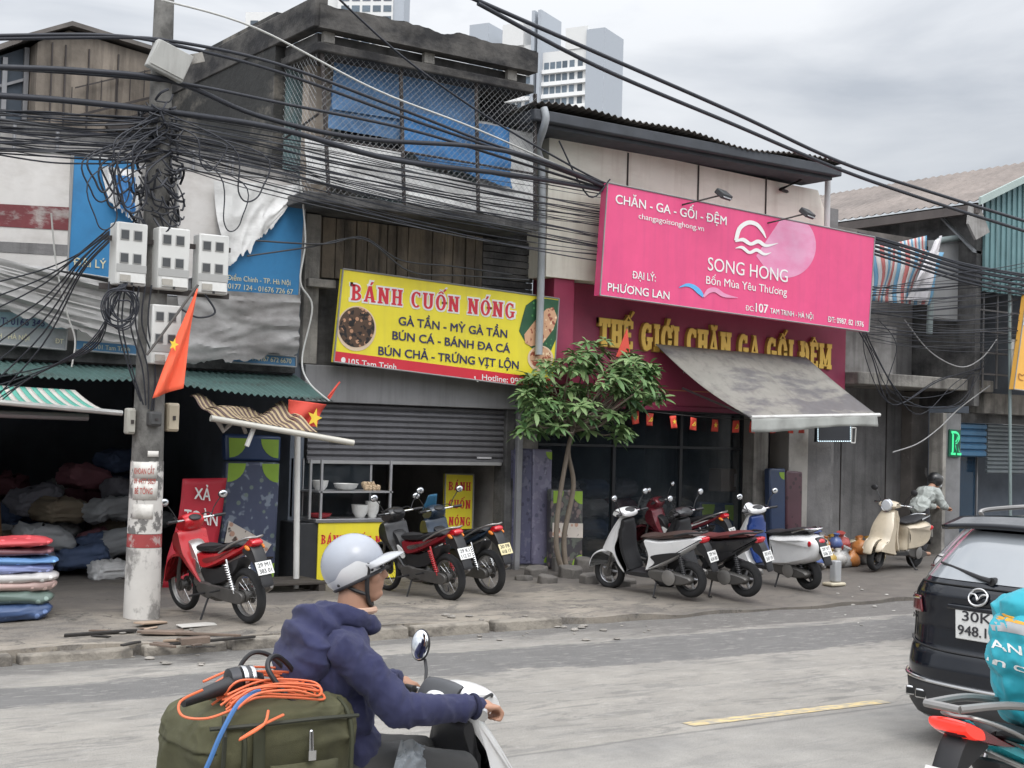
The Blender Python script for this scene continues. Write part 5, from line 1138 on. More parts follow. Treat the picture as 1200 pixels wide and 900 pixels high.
m=MB(); m.cyl((.215,-.345,1.05),(.2,-.36,1.045),.024,14); m.build('bar_end',chrome,RS)
# ---------- turquoise ride-hailing motorbike at the lower right
teal_p=paint('turquoise_paint',(.02,.36,.42))
tl=D(1116,852,6.7)
GB=underbone('turquoise motorbike with long red tail lamp and silver rack at the lower right corner',teal_p,None,('29 E1','870 12'),None,decal=blk,platem=plate_m); GB.location=(tl.x+.83,tl.y-.02,tl.z-.845)
m=MB(); m.puff([(-.885,.895),(-.9,.85),(-.83,.80),(-.6,.74),(-.45,.73),(-.62,.80),(-.78,.87)],.10,.015); tb=m.build('tail_lamp_housing',M('dark_red_lens',(.13,.008,.014),.12,coat=1),GB)
m=MB(); m.puff([(-.89,.898),(-.905,.85),(-.83,.80),(-.74,.79),(-.76,.855)],.106,.015); m.build('lit_lens',M('lit_red_lens',(.8,.03,.02),.2,coat=.6,emit=(1,.04,.02),es=.5),tb)
m=MB()
for s in (-1,1): m.tube(spline([(-.93,s*.09,.955),(-.6,s*.12,.95),(-.3,s*.13,.90),(-.1,s*.12,.85)],5),.02,8)
m.tube([(-.93,-.1,.955),(-.93,.1,.955)],.02,8); m.build('silver_rack',alum,GB)
# ================================================ PEOPLE, BAG
skin=M('skin',(.42,.235,.16),.5,v=.1,spec=.4); skin_d=M('skin_tanned',(.34,.185,.125),.5,v=.1)
hair_m=M('black_hair',(.012,.011,.011),.6,v=.2)
navy_j=M('navy_hoodie',(.026,.029,.082),.9,v=.15,sc=7,sheen=.08,bump=.35,bsc=420)
def hand(m,w,fwd,up,side,curl=1.0,s=1.0):
    """closed hand gripping a bar; w wrist, fwd pointing to knuckles, up back of hand, side towards the thumb"""
    fwd,up,side=[V(q).normalized() for q in (fwd,up,side)]
    k=w+fwd*.085*s
    m.cap(w,.024*s,w+fwd*.045*s,.030*s); 
    for i in range(4):
        o=side*(.030-.021*i)*s; ln=(1,1.08,1,.82)[i]
        a=w+fwd*.03*s+o*.8; b=k+o+up*.006; c=b+fwd*.026*ln*s-up*.022*s; d=c-fwd*.012*ln*s-up*.026*s; e=d-fwd*.026*ln*s-up*.002
        m.cap(a,.013*s,b,.0115*s,8); m.cap(b,.0105*s,c,.0095*s,8); m.cap(c,.0095*s,d,.0085*s,8); m.cap(d,.0085*s,e,.0075*s,8)
    t0=w+fwd*.025*s+side*.025*s; t1=t0+fwd*.03*s+side*.018*s-up*.018*s; t2=t1+fwd*.028*s-side*.008*s-up*.022*s
    m.cap(t0,.014*s,t1,.0115*s,8); m.cap(t1,.0115*s,t2,.009*s,8)
def head(m,c,s=1.0,turn=0,pitch=0):
    """head facing +x from centre c"""
    q=Euler((0,R(pitch),R(turn))).to_matrix(); P_=lambda x,y,z:V(c)+q@V((x*s,y*s,z*s)); E3=lambda x,y,z,r,rot=(0,0,0):m.ell(P_(x,y,z),tuple(a*s for a in r),(rot[0],rot[1]+R(pitch),rot[2]+R(turn)),16,12)
    E3(-.012,0,.035,(.095,.074,.088)); E3(.03,0,-.03,(.06,.058,.075)); E3(.045,0,-.085,(.036,.036,.030)); E3(.02,0,-.075,(.055,.05,.03))
    E3(.072,0,.035,(.02,.055,.022)); 
    m.cap(P_(.083,0,.022),.010*s,P_(.102,0,-.012),.0135*s,8); E3(.092,.011,-.016,(.010,.008,.007)); E3(.092,-.011,-.016,(.010,.008,.007))
    E3(.083,0,-.040,(.012,.025,.007)); E3(.081,0,-.053,(.012,.022,.0085)); E3(.072,0,-.083,(.018,.022,.016))
    for y in (-1,1):
        E3(.055,y*.04,-.015,(.03,.022,.025)); E3(-.005,y*.073,-.008,(.022,.009,.032),(0,R(15),0)); E3(-.008,y*.078,.008,(.018,.006,.014)); E3(.002,y*.077,-.03,(.010,.006,.010))
def seated(name_label,hip,neck,headc,shR,shL,elR,elL,wrR,wrL,kneeR,kneeL,ankR,ankL,turn=0,pitch=0,mat=None,vox=.0075,toe=.12):
    t=thing('person',name_label,'person',(hip[0],hip[1],hip[2]-.05))
    m=MB(); H=V(hip); Nk=V(neck)
    m.ell(H,(.10,.15,.10)); mid=H.lerp(Nk,.35); m.ell(mid-V((.03,0,0)),(.08,.12,.14)); ch=H.lerp(Nk,.72)-V((.05,0,0)); m.ell(ch,(.08,.13,.15)); m.cap(Nk-V((0,0,.06)),.075,V(headc)-V((.025,0,.05)),.058)
    head(m,headc,turn=turn,pitch=pitch)
    for sh,el,wr in ((shR,elR,wrR),(shL,elL,wrL)):
        m.cap(ch.lerp(V(sh),.5),.065,V(sh)-V((0,0,.02)),.045); m.cap(V(sh)-V((0,0,.02)),.045,el,.040); m.cap(el,.042,wr,.027)
        f=(V(wr)-V(el)).normalized(); sd=1 if V(wr).y>H.y else -1
        hand(m,V(wr),(f+V((.5,0,-.2))).normalized(),(0,0,1),(0,-sd,0))
    for kn,an,s in ((kneeR,ankR,-1),(kneeL,ankL,1)):
        m.cap(H+V((.02,s*.09,-.02)),.088,kn,.06); m.cap(kn,.058,an,.038); m.cap(V(an)+V((-.03,0,-.05)),.035,V(an)+V((toe,0,-.06)),.028)
    fuse('body',m,vox,mat or skin,t,it=4,world=True)
    return t
hip=(-9.0,-12.0,.865); nk=(-8.99,-12.0,1.415); hd=(-8.962,-12.0,1.578); HQ=Matrix.Rotation(R(-36),3,'Z'); hl=lambda x,y,z:V(hd)+HQ@V((x,y,z))
PR=seated('man in navy hoodie and white helmet riding a white scooter loaded with an olive bag',hip,nk,hd,(-9.09,-12.165,1.29),(-9.09,-11.835,1.29),(-8.93,-12.305,1.085),(-8.86,-11.66,1.12),(-8.60,-12.315,1.075),(-8.60,-11.69,1.075),(-8.58,-12.15,.78),(-8.58,-11.85,.78),(-8.62,-12.13,.39),(-8.62,-11.87,.39),turn=-36,pitch=-4)
# eyes, brows
for y in (-1,1):
    m=MB(); m.ell(hl(.082,y*.032,.012),(.008,.014,.007),(0,0,R(-36))); m.build('eye',M('eye_white',(.5,.48,.45),.2),PR,world=True)
    m=MB(); m.ell(hl(.088,y*.034,.032),(.008,.02,.005),(0,0,R(-36))); m.build('eyebrow',hair_m,PR,world=True)
m=MB(); m.ell(hl(-.03,0,.025),(.095,.082,.10),(0,0,R(-36)),24,16); m.ell(hl(-.05,0,-.015),(.066,.074,.07),(0,0,R(-36))); m.build('hair',hair_m,PR,world=True)
# jacket
m=MB()
m.ell((-9.02,-12.0,.90),(.145,.185,.13)); m.ell((-9.055,-12.0,1.05),(.155,.185,.17)); m.ell((-9.085,-12.0,1.2),(.155,.195,.17)); m.ell((-9.065,-12.0,1.31),(.135,.19,.11)); m.ell((-9.03,-12,1.385),(.095,.11,.055))
for s,sh,el,wr in ((-1,(-9.10,-12.17,1.295),(-8.935,-12.305,1.085),(-8.605,-12.318,1.075)),(1,(-9.09,-11.83,1.30),(-8.88,-11.66,1.115),(-8.605,-11.69,1.075))):
    m.cap((-9.08,-12+s*.1,1.315),.08,sh,.074); m.cap(sh,.076,el,.064); m.cap(el,.066,V(wr)-V((.07,0,0)),.050); m.cap(V(wr)-V((.07,0,0)),.051,wr,.044)
fuse('jacket',m,.009,navy_j,PR,it=7,world=True,cr=((.016,4.2,1,(1.3,1.3,.45),1.0),(.010,8,2,(1.2,1.2,.5)),(.004,18,3)))
m=MB()  # thrown back hood
for p,r_,rot in (((-9.185,-12.0,1.30),(.125,.170,.075),R(55)),((-9.145,-12.0,1.385),(.11,.14,.06),R(45)),((-9.225,-12.0,1.225),(.085,.16,.07),R(68)),((-9.2,-12.06,1.26),(.09,.12,.07),R(60)),((-9.2,-11.94,1.26),(.09,.12,.07),R(60))): m.ell(p,r_,(0,rot,0))
hoodring=lambda a:V((-9.015+.095*math.cos(a),-12+.115*math.sin(a),1.405-.035*math.cos(a)))
for i in range(40):
    a=R(30+300*i/40); m.cap(hoodring(a),.030+.012*(-math.cos(a)*.5+.5),hoodring(a+R(7.5)),.030+.012*(-math.cos(a)*.5+.5),8)
fuse('hood',m,.009,navy_j,PR,it=7,world=True,cr=((.016,5,5,(1,.5,1.2),1.0),(.006,11,6,(1,.6,1))))
m=MB(); m.torus((-8.612,-12.318,1.0755),.043,.010,axis='x',n=26,k=8); m.torus((-8.612,-11.69,1.0755),.043,.010,axis='x',n=26,k=8); m.build('cuff',M('cuff_rib',(.02,.022,.055),.95,bump=.4,bsc=200),PR,world=True)
m=MB(); m.torus((-8.975,-12,1.435),.072,.014,axis='z',n=24,k=8); m.build('shirt_collar',M('peach_collar',(.6,.4,.3),.8),PR,world=True)
m=MB()
for s in (-1,1): m.cap((-8.98,-12+s*.09,.845),.105,(-8.57,-12+s*.15,.785),.08); m.cap((-8.57,-12+s*.15,.785),.08,(-8.62,-12+s*.13,.42),.06)
m.ell((-9.0,-12,.85),(.16,.19,.11)); fuse('trousers',m,.011,M('grey_trousers',(.05,.05,.05),.85,v=.25,bump=.3,bsc=300),PR,it=6,world=True,cr=((.014,5,9,(.5,1,1)),))
for s in (-1,1):
    m=MB(); m.cap((-8.66,-12+s*.13,.345),.045,(-8.5,-12+s*.14,.34),.04); m.ell((-8.57,-12+s*.135,.325),(.14,.05,.03)); fuse('shoe',m,.01,blackp,PR,it=3,world=True)
# helmet: shell with tilted rim, band and peak
hc=hl(-.032,0,.036); tilt=HQ@Matrix.Rotation(R(-27),3,'Y'); hr=(.128,.112,.120)
def hs(a,b,k=1.0):  # a azimuth, b elevation in helmet frame (rim at b0)
    return hc+tilt@V((hr[0]*k*math.cos(b)*math.cos(a),hr[1]*k*math.cos(b)*math.sin(a),hr[2]*k*1.0*math.sin(b)))
rim=lambda a: R(-33)
def band(a):
    a=abs(((a+math.pi)%(2*math.pi))-math.pi)/math.pi   # 0 front, 1 nape
    return R(-33)+R(lin_([(0,2),(.22,4),(.30,22),(.42,36),(.55,34),(.72,20),(1,18)],a))
def lin_(t,x):
    for (a,b),(c,d) in zip(t,t[1:]):
        if x<=c: k=(x-a)/(c-a); k=k*k*(3-2*k); return b+(d-b)*k
    return t[-1][1]
mt_s=paint('silver_helmet',(.36,.385,.44)); mt_w=paint('white_helmet_band',(.68,.69,.71))
m=MB(); m.grid(lambda u,v:hs(u*6.2832,rim(u*6.2832)+(math.pi/2-rim(u*6.2832))*v),56,20,True)
H_=m.build('helmet',mt_s,PR,world=True)
m=MB(); m.grid(lambda u,v:hs(u*6.2832,rim(u*6.2832)-.02+(band(u*6.2832)-rim(u*6.2832)+.02)*v,1.02),72,8,True); o=m.build('helmet_band',mt_w,H_,world=False)
for v_ in o.data.vertices: pass
o.data.transform(PR.matrix_basis.inverted())
m=MB(); m.tube([hs(R(6*i),rim(R(6*i))-.02,1.01) for i in range(60)],.008,8,closed=True); m.build('helmet_trim',M('dark_trim',(.03,.03,.035),.5),H_).data.transform(PR.matrix_basis.inverted())
m=MB()
def pk(u,v):
    a=R(-62+124*u); p=hs(a,R(-14)+R(6)*math.cos(a),1.02); f=tilt@V((1,math.sin(a)*.25,0)); f.z*=.45
    return p+f*(.092*v*max(0,math.cos(a*1.4))**.5)+V((0,0,-.022*v*v+.014*v*math.cos(a*1.4)))
m.grid(pk,20,8); o=m.build('helmet_peak',M('grey_peak',(.42,.43,.45),.25,v=.05),H_); o.data.transform(PR.matrix_basis.inverted()); o.modifiers.new('s','SOLIDIFY').thickness=.006
for a_ in (-52,-128):
    m=MB(); p=hs(R(a_),rim(R(a_))+R(8),1.025); m.ell(p,(.006,.006,.006)); m.build('rivet',blackp,H_).data.transform(PR.matrix_basis.inverted())
m=MB()
for s in (-1,1):
    m.tube(spline([hl(.045,s*.088,.05),hl(.038,s*.078,-.02),(hl(.04,s*.066,-.08)),hl(.045,s*.03,-.118),hl(.05,0,-.122)],5),.010,6); m.tube(spline([hl(-.07,s*.08,-.03),hl(-.01,s*.076,-.06),hl(.036,s*.068,-.075)],4),.008,6)
m.build('chin_strap',blackp,PR,world=True)
# ---------- grey plastic sheet over the knees
m=MB(); cloth(m,W(470,866,-12.28),W(500,875,-12.1),W(540,905,-12.1),W(460,905,-12.3),.015,30,20,seed=61,nrm=V((-.3,-.7,.6)))
tag(m.build('plastic_sheet',M('grey_plastic_sheet',(.2,.22,.24),.25,v=.25,coat=.3)),'stiff grey plastic sheet lying over the rider knees','plastic sheet')
# ---------- olive bag
olive=M('olive_canvas',(.085,.083,.043),.9,v=.22,sc=5,bump=.3,bsc=300,stain=(.045,.043,.025),ssc=(3,3,3),slo=.48,shi=.66,samt=.7)
OB=thing('duffel_bag','bulging olive canvas duffel bag strapped across the scooter seat behind the rider','bag',(-9.5,-12,.72))
m=MB()
def bagp(u,v):
    a=u*6.2832; b=(v-.5)*3.14159*.999; e=lambda k,q:math.copysign(abs(k)**q,k)
    p=V((.315*e(math.cos(a),.32)*abs(math.cos(b))**.30,.27*e(math.sin(a),.45)*abs(math.cos(b))**.30,.235*e(math.sin(b),.42)))
    x=p.x; p.z+=.02*math.sin(x*5+1)*(p.z>0)-(.035*max(0,-x-.1)*2 if p.z>.1 else 0)
    return p+V((-9.40,-12.03,.90))
m.grid(bagp,200,90,True); o=m.build('body',olive,OB,world=True,auto=80)
crease(o.data,.020,4.0,3,(.7,1,1.5),1.6); o.data.update(); crease(o.data,.007,9,4,(1,1,1.5))
m=MB()
for x in (-9.58,-9.15): m.tube(spline([(x,-12.305,.7),(x,-12.312,.9),(x+.005,-12.295,1.05),(x,-12.2,1.13),(x,-11.9,1.135)],6),.010,6)
m.build('seam',M('dark_olive_webbing',(.04,.042,.022),.8),OB,world=True)
m=MB(); fy=-12.315
m.tube([(-9.70,fy+.03,1.085),(-9.5,fy-.005,1.09),(-9.3,fy-.005,1.092),(-9.11,fy+.03,1.08)],.008,6); m.tube([(-9.66,fy+.015,.72),(-9.655,fy,1.06),(-9.64,fy+.05,1.12)],.008,6); m.build('zip_line',M('dark_zip',(.03,.032,.02),.6),OB,world=True)
m=MB(); m.grid(lambda u,v:V((-9.545+.045*u,-12.305-.012*math.sin(v*3)-(0 if v<.9 else -.1*(v-.9)*10),.70+.42*v)),3,10); o=m.build('strap',M('dark_olive_webbing',(.04,.042,.022),.8),OB,world=True); o.modifiers.new('s','SOLIDIFY').thickness=.006
m=MB(); m.grid(lambda u,v:V((-9.48+.27*u,-12.325-.018*math.sin(u*3.14)**.5*math.sin(v*3.14)**.5,.74+.20*v)),16,8); o=m.build('pocket',olive,OB,world=True); o.modifiers.new('s','SOLIDIFY').thickness=.02
m=MB(); m.cap((-9.33,-12.335,1.05),.009,(-9.33,-12.34,.985),.011); m.box(-9.345,-9.315,-12.352,-12.33,.95,.985); m.build('zip_pull',chrome,OB,world=True)
blue_rope=M('blue_rope',(.05,.15,.36),.6,v=.15)
OC=thing('extension_cable','coil of orange cable lying on top of the olive bag','cable',(-9.55,-12.15,1.16)); rk=random.Random(12)
orange=M('orange_cable',(.72,.16,.06),.45,v=.1)
for i in range(13):
    y=-12.28+.022*i; z=1.165+rk.uniform(-.012,.03)
    m=MB(); m.tube(spline([(-9.68+rk.uniform(-.03,.03),y,z-.02),(-9.6,y-.015,z+.03),(-9.45,y,z+.02+rk.uniform(-.01,.015)),(-9.30+rk.uniform(-.05,0),y+.02,z-.005),(-9.32,y+.08,z+.02),(-9.5,y+.1,z+.035),(-9.66,y+.07,z)],7),.0048,6); m.build('strand',orange,OC,world=True)
m=MB(); m.tube(spline([(-9.66,-12.25,1.15),(-9.78,-12.28,1.13),(-9.86,-12.25,1.14),(-9.85,-12.2,1.18),(-9.76,-12.18,1.21)],6),.0048,6); m.build('strand',orange,OC,world=True)
m=MB(); m.tube(spline([(-9.5,-12.3,1.12),(-9.6,-12.34,1.10),(-9.69,-12.35,1.06),(-9.6,-12.345,1.1),(-9.56,-12.3,1.14)],6),.0052,6); m.build('strand',orange,OC,world=True)
m=MB(); m.tube(spline([(-9.5,-12.25,1.2),(-9.6,-12.3,1.17),(-9.68,-12.34,1.08),(-9.73,-12.35,.98),(-9.76,-12.34,.92),(-9.82,-12.33,.9),(-9.80,-12.34,.85),(-9.7,-12.35,.86),(-9.73,-12.34,.92)],7),.009,6)
tag(m.build('rope',blue_rope),'blue rope tied down over the left end of the olive bag','rope')
m=MB(); m.tube(spline([(-9.47,-12.0,1.12),(-9.475,-12.0,1.22),(-9.42,-12.0,1.29),(-9.34,-12.0,1.275),(-9.27,-12.02,1.2),(-9.24,-12.05,1.12)],8),.009,8)
m.tube(spline([(-9.30,-12.25,1.10),(-9.37,-12.22,1.16),(-9.43,-12.18,1.25),(-9.41,-12.14,1.29),(-9.35,-12.1,1.285),(-9.28,-12.08,1.22),(-9.26,-12.08,1.14)],8),.010,8)
tag(m.build('bag_handle',blackp),'black looped hose handle sticking up from the olive bag','hose')
DR=thing('power_tool','black hand tool with silver collar lying on the orange cable','tool',(-9.6,-12.1,1.2))
m=MB(); m.tube([(-9.82,-12.15,1.165),(-9.70,-12.12,1.19),(-9.62,-12.1,1.205)],[.018,.026,.03],12); m.build('handle',blackp,DR,world=True)
m=MB(); m.lathe([(.03,-.05),(.045,-.045),(.05,-.01),(.042,0),(.052,.02),(.048,.05),(.028,.065),(.02,.09)],(-9.575,-12.08,1.215),'x',18); m.build('motor',M('dark_grey_metal',(.06,.06,.065),.35,metal=.6),DR,world=True)
m=MB(); m.lathe([(.053,0),(.054,.008),(.053,.016)],(-9.575,-12.08,1.215),'x',20); m.lathe([(.05,.035),(.052,.042),(.05,.05)],(-9.575,-12.08,1.215),'x',20); m.build('collar',chrome,DR,world=True)
for o in (OC,DR): o.location.x+=.06; o.location.y-=.03
# ---------- turquoise jacket rider
gx,gy,gz=GB.location; teal_j=M('turquoise_jacket',(.02,.36,.45),.6,v=.08,sheen=.1)
o_=lambda x,y,z:(gx+x,gy+y,gz+z)
PG=seated('rider in turquoise jacket with orange trimmed hood at the right edge of the view',o_(-.15,0,.9),o_(-.11,0,1.43),o_(-.06,0,1.60),o_(-.15,-.2,1.35),o_(-.15,.2,1.35),o_(.05,-.3,1.1),o_(.05,.3,1.1),o_(.27,-.3,1.03),o_(.27,.3,1.03),o_(.28,-.15,.76),o_(.28,.15,.76),o_(.03,-.17,.38),o_(.03,.17,.38),vox=.012)
m=MB()
m.ell(o_(-.19,0,.90),(.19,.22,.13)); m.ell(o_(-.215,0,1.02),(.195,.225,.16)); m.ell(o_(-.235,0,1.14),(.205,.24,.17)); m.ell(o_(-.225,0,1.24),(.19,.235,.15)); m.ell(o_(-.16,0,1.34),(.14,.20,.1))
for s in (-1,1): m.cap(o_(-.16,s*.12,1.36),.09,o_(-.15,s*.2,1.34),.088); m.cap(o_(-.15,s*.2,1.34),.088,o_(.05,s*.31,1.1),.075); m.cap(o_(.05,s*.31,1.1),.075,o_(.25,s*.3,1.03),.05)
JK=fuse('jacket',m,.011,teal_j,PG,it=9,world=True,cr=((.022,4,21,(1.2,1.2,.5),1.0),(.010,8,22,(1,1,.6))))
m=MB(); m.ell(o_(-.25,0,1.37),(.11,.17,.11),(0,R(40),0)); m.ell(o_(-.29,0,1.30),(.07,.155,.07),(0,R(60),0)); m.ell(o_(-.2,0,1.43),(.1,.14,.06)); fuse('hood',m,.011,teal_j,PG,it=7,world=True,cr=((.014,5,23,(1,.6,1),1),))
m=MB(); m.tube(spline([o_(-.12,-.19,1.42),o_(-.24,-.175,1.385),o_(-.33,-.1,1.345),o_(-.36,0,1.33),o_(-.33,.1,1.345),o_(-.24,.175,1.385)],6),.011,6); m.tube(spline([o_(-.13,.1,1.46),o_(-.20,.0,1.475),o_(-.13,-.1,1.46)],5),.013,6); m.build('hood_trim',M('orange_trim',(.72,.36,.04),.6),PG,world=True)
m=MB(); m.ell(o_(-.06,0,1.63),(.155,.135,.14),n=24,k=14); m.build('helmet',teal_p,PG,world=True)
m=MB()
for s in (-1,1): m.cap(o_(-.13,s*.09,.86),.1,o_(.28,s*.16,.77),.08); m.cap(o_(.28,s*.16,.77),.08,o_(.03,s*.17,.42),.06)
fuse('trousers',m,.014,blackp,PG,it=4,world=True)
# grey yoke and lettering fitted to the jacket back
def fit(o,off):
    md=o.modifiers.new('fit','SHRINKWRAP'); md.target=JK; md.wrap_method='NEAREST_SURFACEPOINT'; md.wrap_mode='ABOVE_SURFACE'; md.offset=off
bj=bmesh.new(); bj.from_mesh(JK.data); bj.transform(PG.matrix_basis); tree=BVHTree.FromBMesh(bj)
pd=V((.60,.80,.0)).normalized()
def press(o,off):
    # lay a printed piece on the jacket by pushing it straight on to the cloth
    b_=bmesh.new(); b_.from_mesh(o.data); bmesh.ops.triangulate(b_,faces=b_.faces); bmesh.ops.subdivide_edges(b_,edges=[e for e in b_.edges if e.calc_length()>.02],cuts=2)
    mt_=PG.matrix_basis; mi_=mt_.inverted(); last=None; dead=[]
    for v_ in b_.verts:
        w_=mt_@v_.co-pd*1.0; h_=tree.ray_cast(w_,pd)
        if h_[0] is None: dead.append(v_)
        else: v_.co=mi_@(h_[0]-pd*off)
    bmesh.ops.delete(b_,geom=dead,context='VERTS')
    b_.to_mesh(o.data); b_.free()
TP=lambda px,py:D(px,py,6.75)
for s_,p0,p1,cp in (('XANH SM',(1170,767),(1246,778),.040),('xin chào',(1167,786),(1240,798),.042)):
    o=lettering(PG,s_,TP(*p0),TP(*p1),cp,white_v,bold=.02,h=0,th=.0005,nrm=-CF); press(o,.006)
for nm,y0,y1,mt_,of in (('reflective_band',738,750,M('grey_reflective',(.36,.37,.38),.5),.004),('orange_piping',734.5,738,M('orange_trim',(.72,.36,.04),.6),.006)):
    m=MB(); m.grid(lambda u,v:TP(1140+100*u,(y0+(y1-y0)*v)+7*math.cos(u*5)+8*u),50,4); o=m.build(nm,mt_,PG,world=True); press(o,of)
for c_ in kids(GB):
    if c_.name.startswith('indicator'): bpy.data.objects.remove(c_)
# ---------- person in the background bending beside the beige scooter
c=W(1085,640,-.35); c.z=pave_z(c.x,c.y)
t=thing('person','person in pale jacket and dark helmet bending by the grey pillar at the right','person',c)
m=MB(); q=lambda x,y,z:c+V((x,y,z))
m.ell(q(-.2,0,.88),(.15,.16,.13)); m.ell(q(-.02,0,1.08),(.15,.17,.16)); m.cap(q(.06,0,1.15),.09,q(.17,0,1.27),.055); head(m,q(.26,0,1.32),turn=-10,pitch=30)
for s in (-1,1):
    m.cap(q(.05,s*.16,1.15),.065,q(.2,s*.2,.9),.045); m.cap(q(.2,s*.2,.9),.045,q(.42,s*.12,.86),.03); hand(m,q(.42,s*.12,.86),(1,0,-.2),(0,0,1),(0,-s,0))
    m.cap(q(-.2,s*.09,.84),.09,q(-.1,s*.1,.46),.06); m.cap(q(-.1,s*.1,.46),.058,q(-.2,s*.1,.09),.04); m.cap(q(-.22,s*.1,.045),.04,q(-.04,s*.11,.035),.032)
fuse('body',m,.01,skin,t,it=4,world=True)
pj=M('pale_jacket',(.42,.45,.43),.8,v=.12)
m=MB(); m.ell(q(-.17,0,.93),(.17,.19,.14)); m.ell(q(-.22,0,.86),(.17,.185,.12)); m.ell(q(-.02,0,1.08),(.17,.2,.17)); m.ell(q(.06,0,1.16),(.12,.16,.1))
for s in (-1,1): m.cap(q(.05,s*.17,1.14),.085,q(.2,s*.21,.9),.07); m.cap(q(.2,s*.21,.9),.07,q(.38,s*.13,.865),.05)
fuse('jacket',m,.012,pj,t,it=6,world=True,cr=((.02,7,31),))
m=MB()
for s in (-1,1): m.cap(q(-.2,s*.09,.84),.105,q(-.1,s*.1,.46),.08); m.cap(q(-.1,s*.1,.46),.075,q(-.2,s*.1,.12),.06)
fuse('trousers',m,.014,M('dark_trousers',(.03,.03,.035),.8),t,it=4,world=True)
m=MB(); m.ell(q(.235,0,1.37),(.155,.135,.13),(0,R(25),0),24,14); m.build('helmet',blk,t,world=True)
m=MB(); m.ell(q(.30,0,1.41),(.08,.11,.05),(0,R(35),0)); m.build('helmet_stripe',mt_w,t,world=True)
m=MB(); m.ell(q(.335,0,1.26),(.04,.06,.055),(0,R(30),0)); m.build('face_mask',M('pale_mask',(.55,.57,.57),.8),t,world=True)
# ================================================ CARS
def lin(tab,z):
    if z<=tab[0][0]: return tab[0][1]
    for (a,b),(c,d) in zip(tab,tab[1:]):
        if z<=c: t=(z-a)/(c-a); t=t*t*(3-2*t) if False else t; return b+(d-b)*t
    return tab[-1][1]
AR=[(.2,2.19),(.3,2.265),(.42,2.28),(.58,2.285),(.68,2.255),(.72,2.225),(.86,2.215),(1.0,2.22),(1.09,2.225),(1.15,2.19),(1.2,2.14),(1.3,2.05),(1.45,1.90),(1.56,1.76),(1.61,1.62),(1.645,1.3),(1.67,.9),(1.68,.5)]
WW=[(.2,.86),(.3,.90),(.45,.915),(.75,.925),(.95,.915),(1.06,.895),(1.14,.865),(1.3,.795),(1.45,.715),(1.56,.65),(1.61,.6),(1.645,.5),(1.67,.36),(1.68,.2)]
AFt=[(.2,2.0),(.3,2.2),(.5,2.28),(.75,2.24),(.9,2.1),(.98,1.8),(1.03,1.2),(1.1,1.08),(1.3,.78),(1.45,.5),(1.56,.25),(1.61,.1),(1.645,-.1),(1.67,-.3),(1.68,-.35)]
